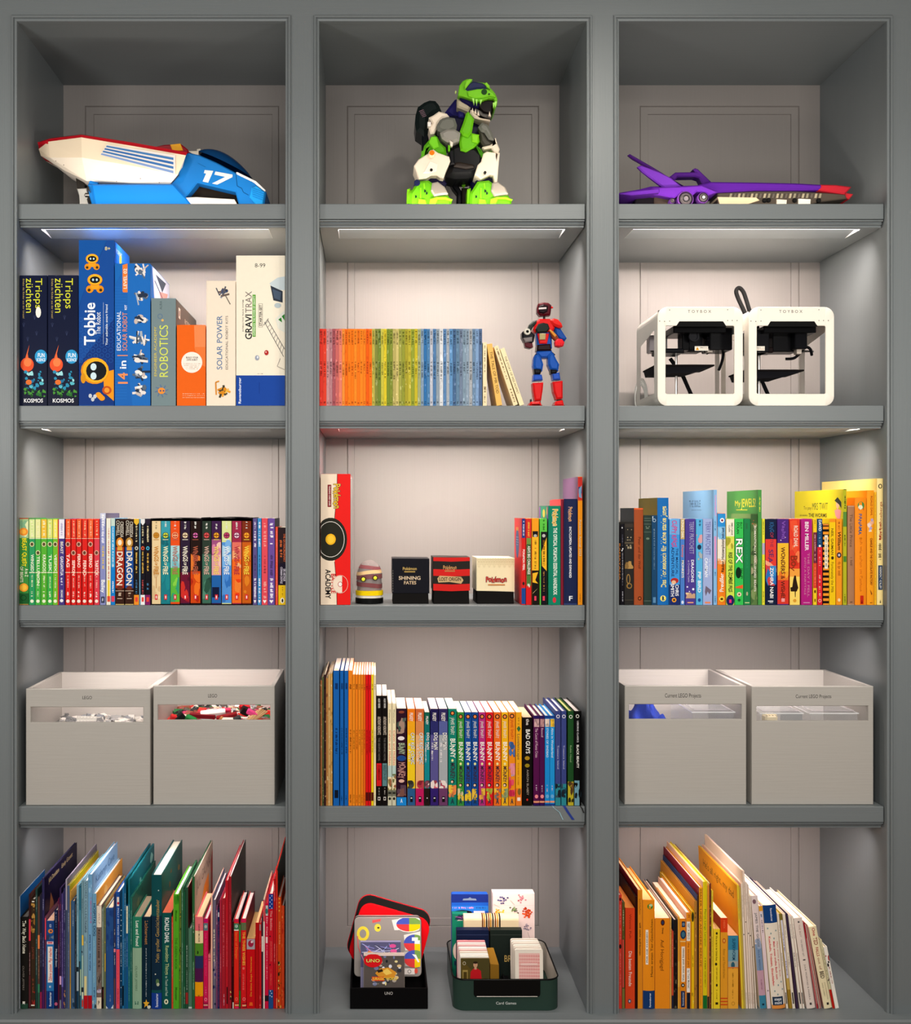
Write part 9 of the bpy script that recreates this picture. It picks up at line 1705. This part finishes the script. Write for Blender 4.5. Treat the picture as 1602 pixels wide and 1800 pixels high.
for i in range(6):
    y = .020+.0075*i; px = 931-i*1.6; top = 1671-i*3.6
    lab = ['red patterned playing card back at the front right of the tub', 'pale card right behind the red patterned back', 'third pale card behind the red patterned back', 'fourth pale card behind the red patterned back', 'fifth pale card behind the red patterned back', 'rearmost pale card of the right row in the tub'][i]
    quad_card('playing_card', None, lab, (at2(px, y), y, zi), 49*K*1.02, P(0, top, y).z-zi, .0055, 'f0e6d8' if i % 2 == 0 else 'e4d6c8', (math.radians(-4), 0, 0), back if i == 0 else None, cat='card', grp='playing cards in the right row of the tub', r=.0045)
# labels describe by look only: wording that names makers, authors or characters is put in other words
SW = [(' lettered LEGO', ' with four small black capitals'), ('Current LEGO Projects', 'Current Projects'), ('front card pack with a red oval lettered UNO in', 'front card pack with a red oval standing in'), (' lettered UNO', ' with a three-letter word in white'), (' lettered GRAVITRAX', ' with upright green and black lettering'),
 (' lettered Tobbie The Robot', ' with a big robot head'), (' lettered Triops züchten', ' with yellow lettering'), (' lettered ROALD DAHL Revolting Things', ' lettered Revolting Things'), ('CHRIS SMITH book', 'red-haired child book'), (' lettered CHRIS SMITH', ''),
 ('TERRY PRATCHETT DRAGONS', 'DRAGONS'), ('TERRY PRATCHETT CAVEMAN', 'CAVEMAN'), ('BEN MILLER', 'THE DAY I FELL'), (' lettered ZOHRA NABI', ' lettered SEA'), ('ZOHRA NABI paperback', 'SEA paperback'), (' lettered NEIL GAIMAN', ' with milk-themed grey lettering'), ('NEIL GAIMAN paperback', 'yellow milk paperback'),
 (' lettered Kathryn Cave', ' with names in dark blue'), (' lettered THE TALE OF MR TOD', ' with brown spaced capitals'), (' lettered THE STORY OF MISS MOPPET', ' with capitals all along it'), (' lettered WINGS OF FIRE', ' with a round emblem'), (' lettered CAT KID COMIC', ' with outlined white title'),
 (' lettered DOG MAN', ' with bold white title'), (' lettered BAD GUYS', ' with two olive discs'), ('thick black BAD GUYS book', 'thick black paperback'), (' lettered Pokémon', ' with a yellow outlined title'), (' lettered Michel aus Lönneberga', ' with rust red title'), (' lettered Räuber Hotzenplotz', ' with a yellow disc'),
 (' lettered The Little Prince', ' with a plain dark title'), ('Little Prince book', 'tan brown book'), (' lettered CHARLIE AND THE CHOCOLATE FACTORY', ' with long brown capitals'), ('CHARLIE book', 'tall orange book'), (' whose cover reads To pay MRS TWIT THE WORMS', ' whose cover reads To pay THE WORMS'), ('MRS TWIT book', 'tall yellow-green book'),
 (' lettered SUPERWORM', ' and dark blue capitals'), (' lettered LOST ORIGIN', ''), (' lettered SHINING FATES', ' with gold lettering'), (' lettered BLACK BEAUTY', ' with bold white capitals'), ('black BEAUTY hardback', 'black hardback'), (' lettered Robin Hood', ' with a green and yellow foot'), (' lettered Treasure Island', ' with a teal picture foot'),
 (' lettered The Count of Monte Cristo', ' with a long pink title'), (' lettered Beowulf', ' with a short pink title'), (' lettered STORIES OF SINDBAD', ' with capital lettering'), (' lettered Alice in Wonderland', ' with a yellow picture'), (' lettered William', ' with a slanted dark title'), ('William paperback', 'orange slanted-title paperback'),
 (' lettered JAMES THE GOOSE', ' with grey capitals'), (' lettered POLLY BEE MAKES HONEY', ' lettered MAKES HONEY'), ('the wide Kuscheln one', 'the wide blue-headed one'), (' with SEPRON lettered in white', ' with a six-letter white title'), (' with FERNO lettered high', ' with a white title high'), (' with FERNO lettered low', ' with a white title low'), (' with FERNO and a redder head', ' with a white title and redder head'),
 ('CAVEMAN', 'paleblue' if False else 'CAVEMAN')]
seen = {}
for o in sorted(bpy.data.objects, key=lambda q: q.name):
    if 'label' in o and o.parent is None:
        l = o['label']
        for a, b_ in SW: l = l.replace(a, b_)
        if len(l.split()) > 16: l = l.split(', between')[0].split(', right of')[0]
        o['label'] = l
        if l in seen: print('DUP', l)
        if not 4 <= len(l.split()) <= 16: print('LEN', l)
        seen[l] = 1
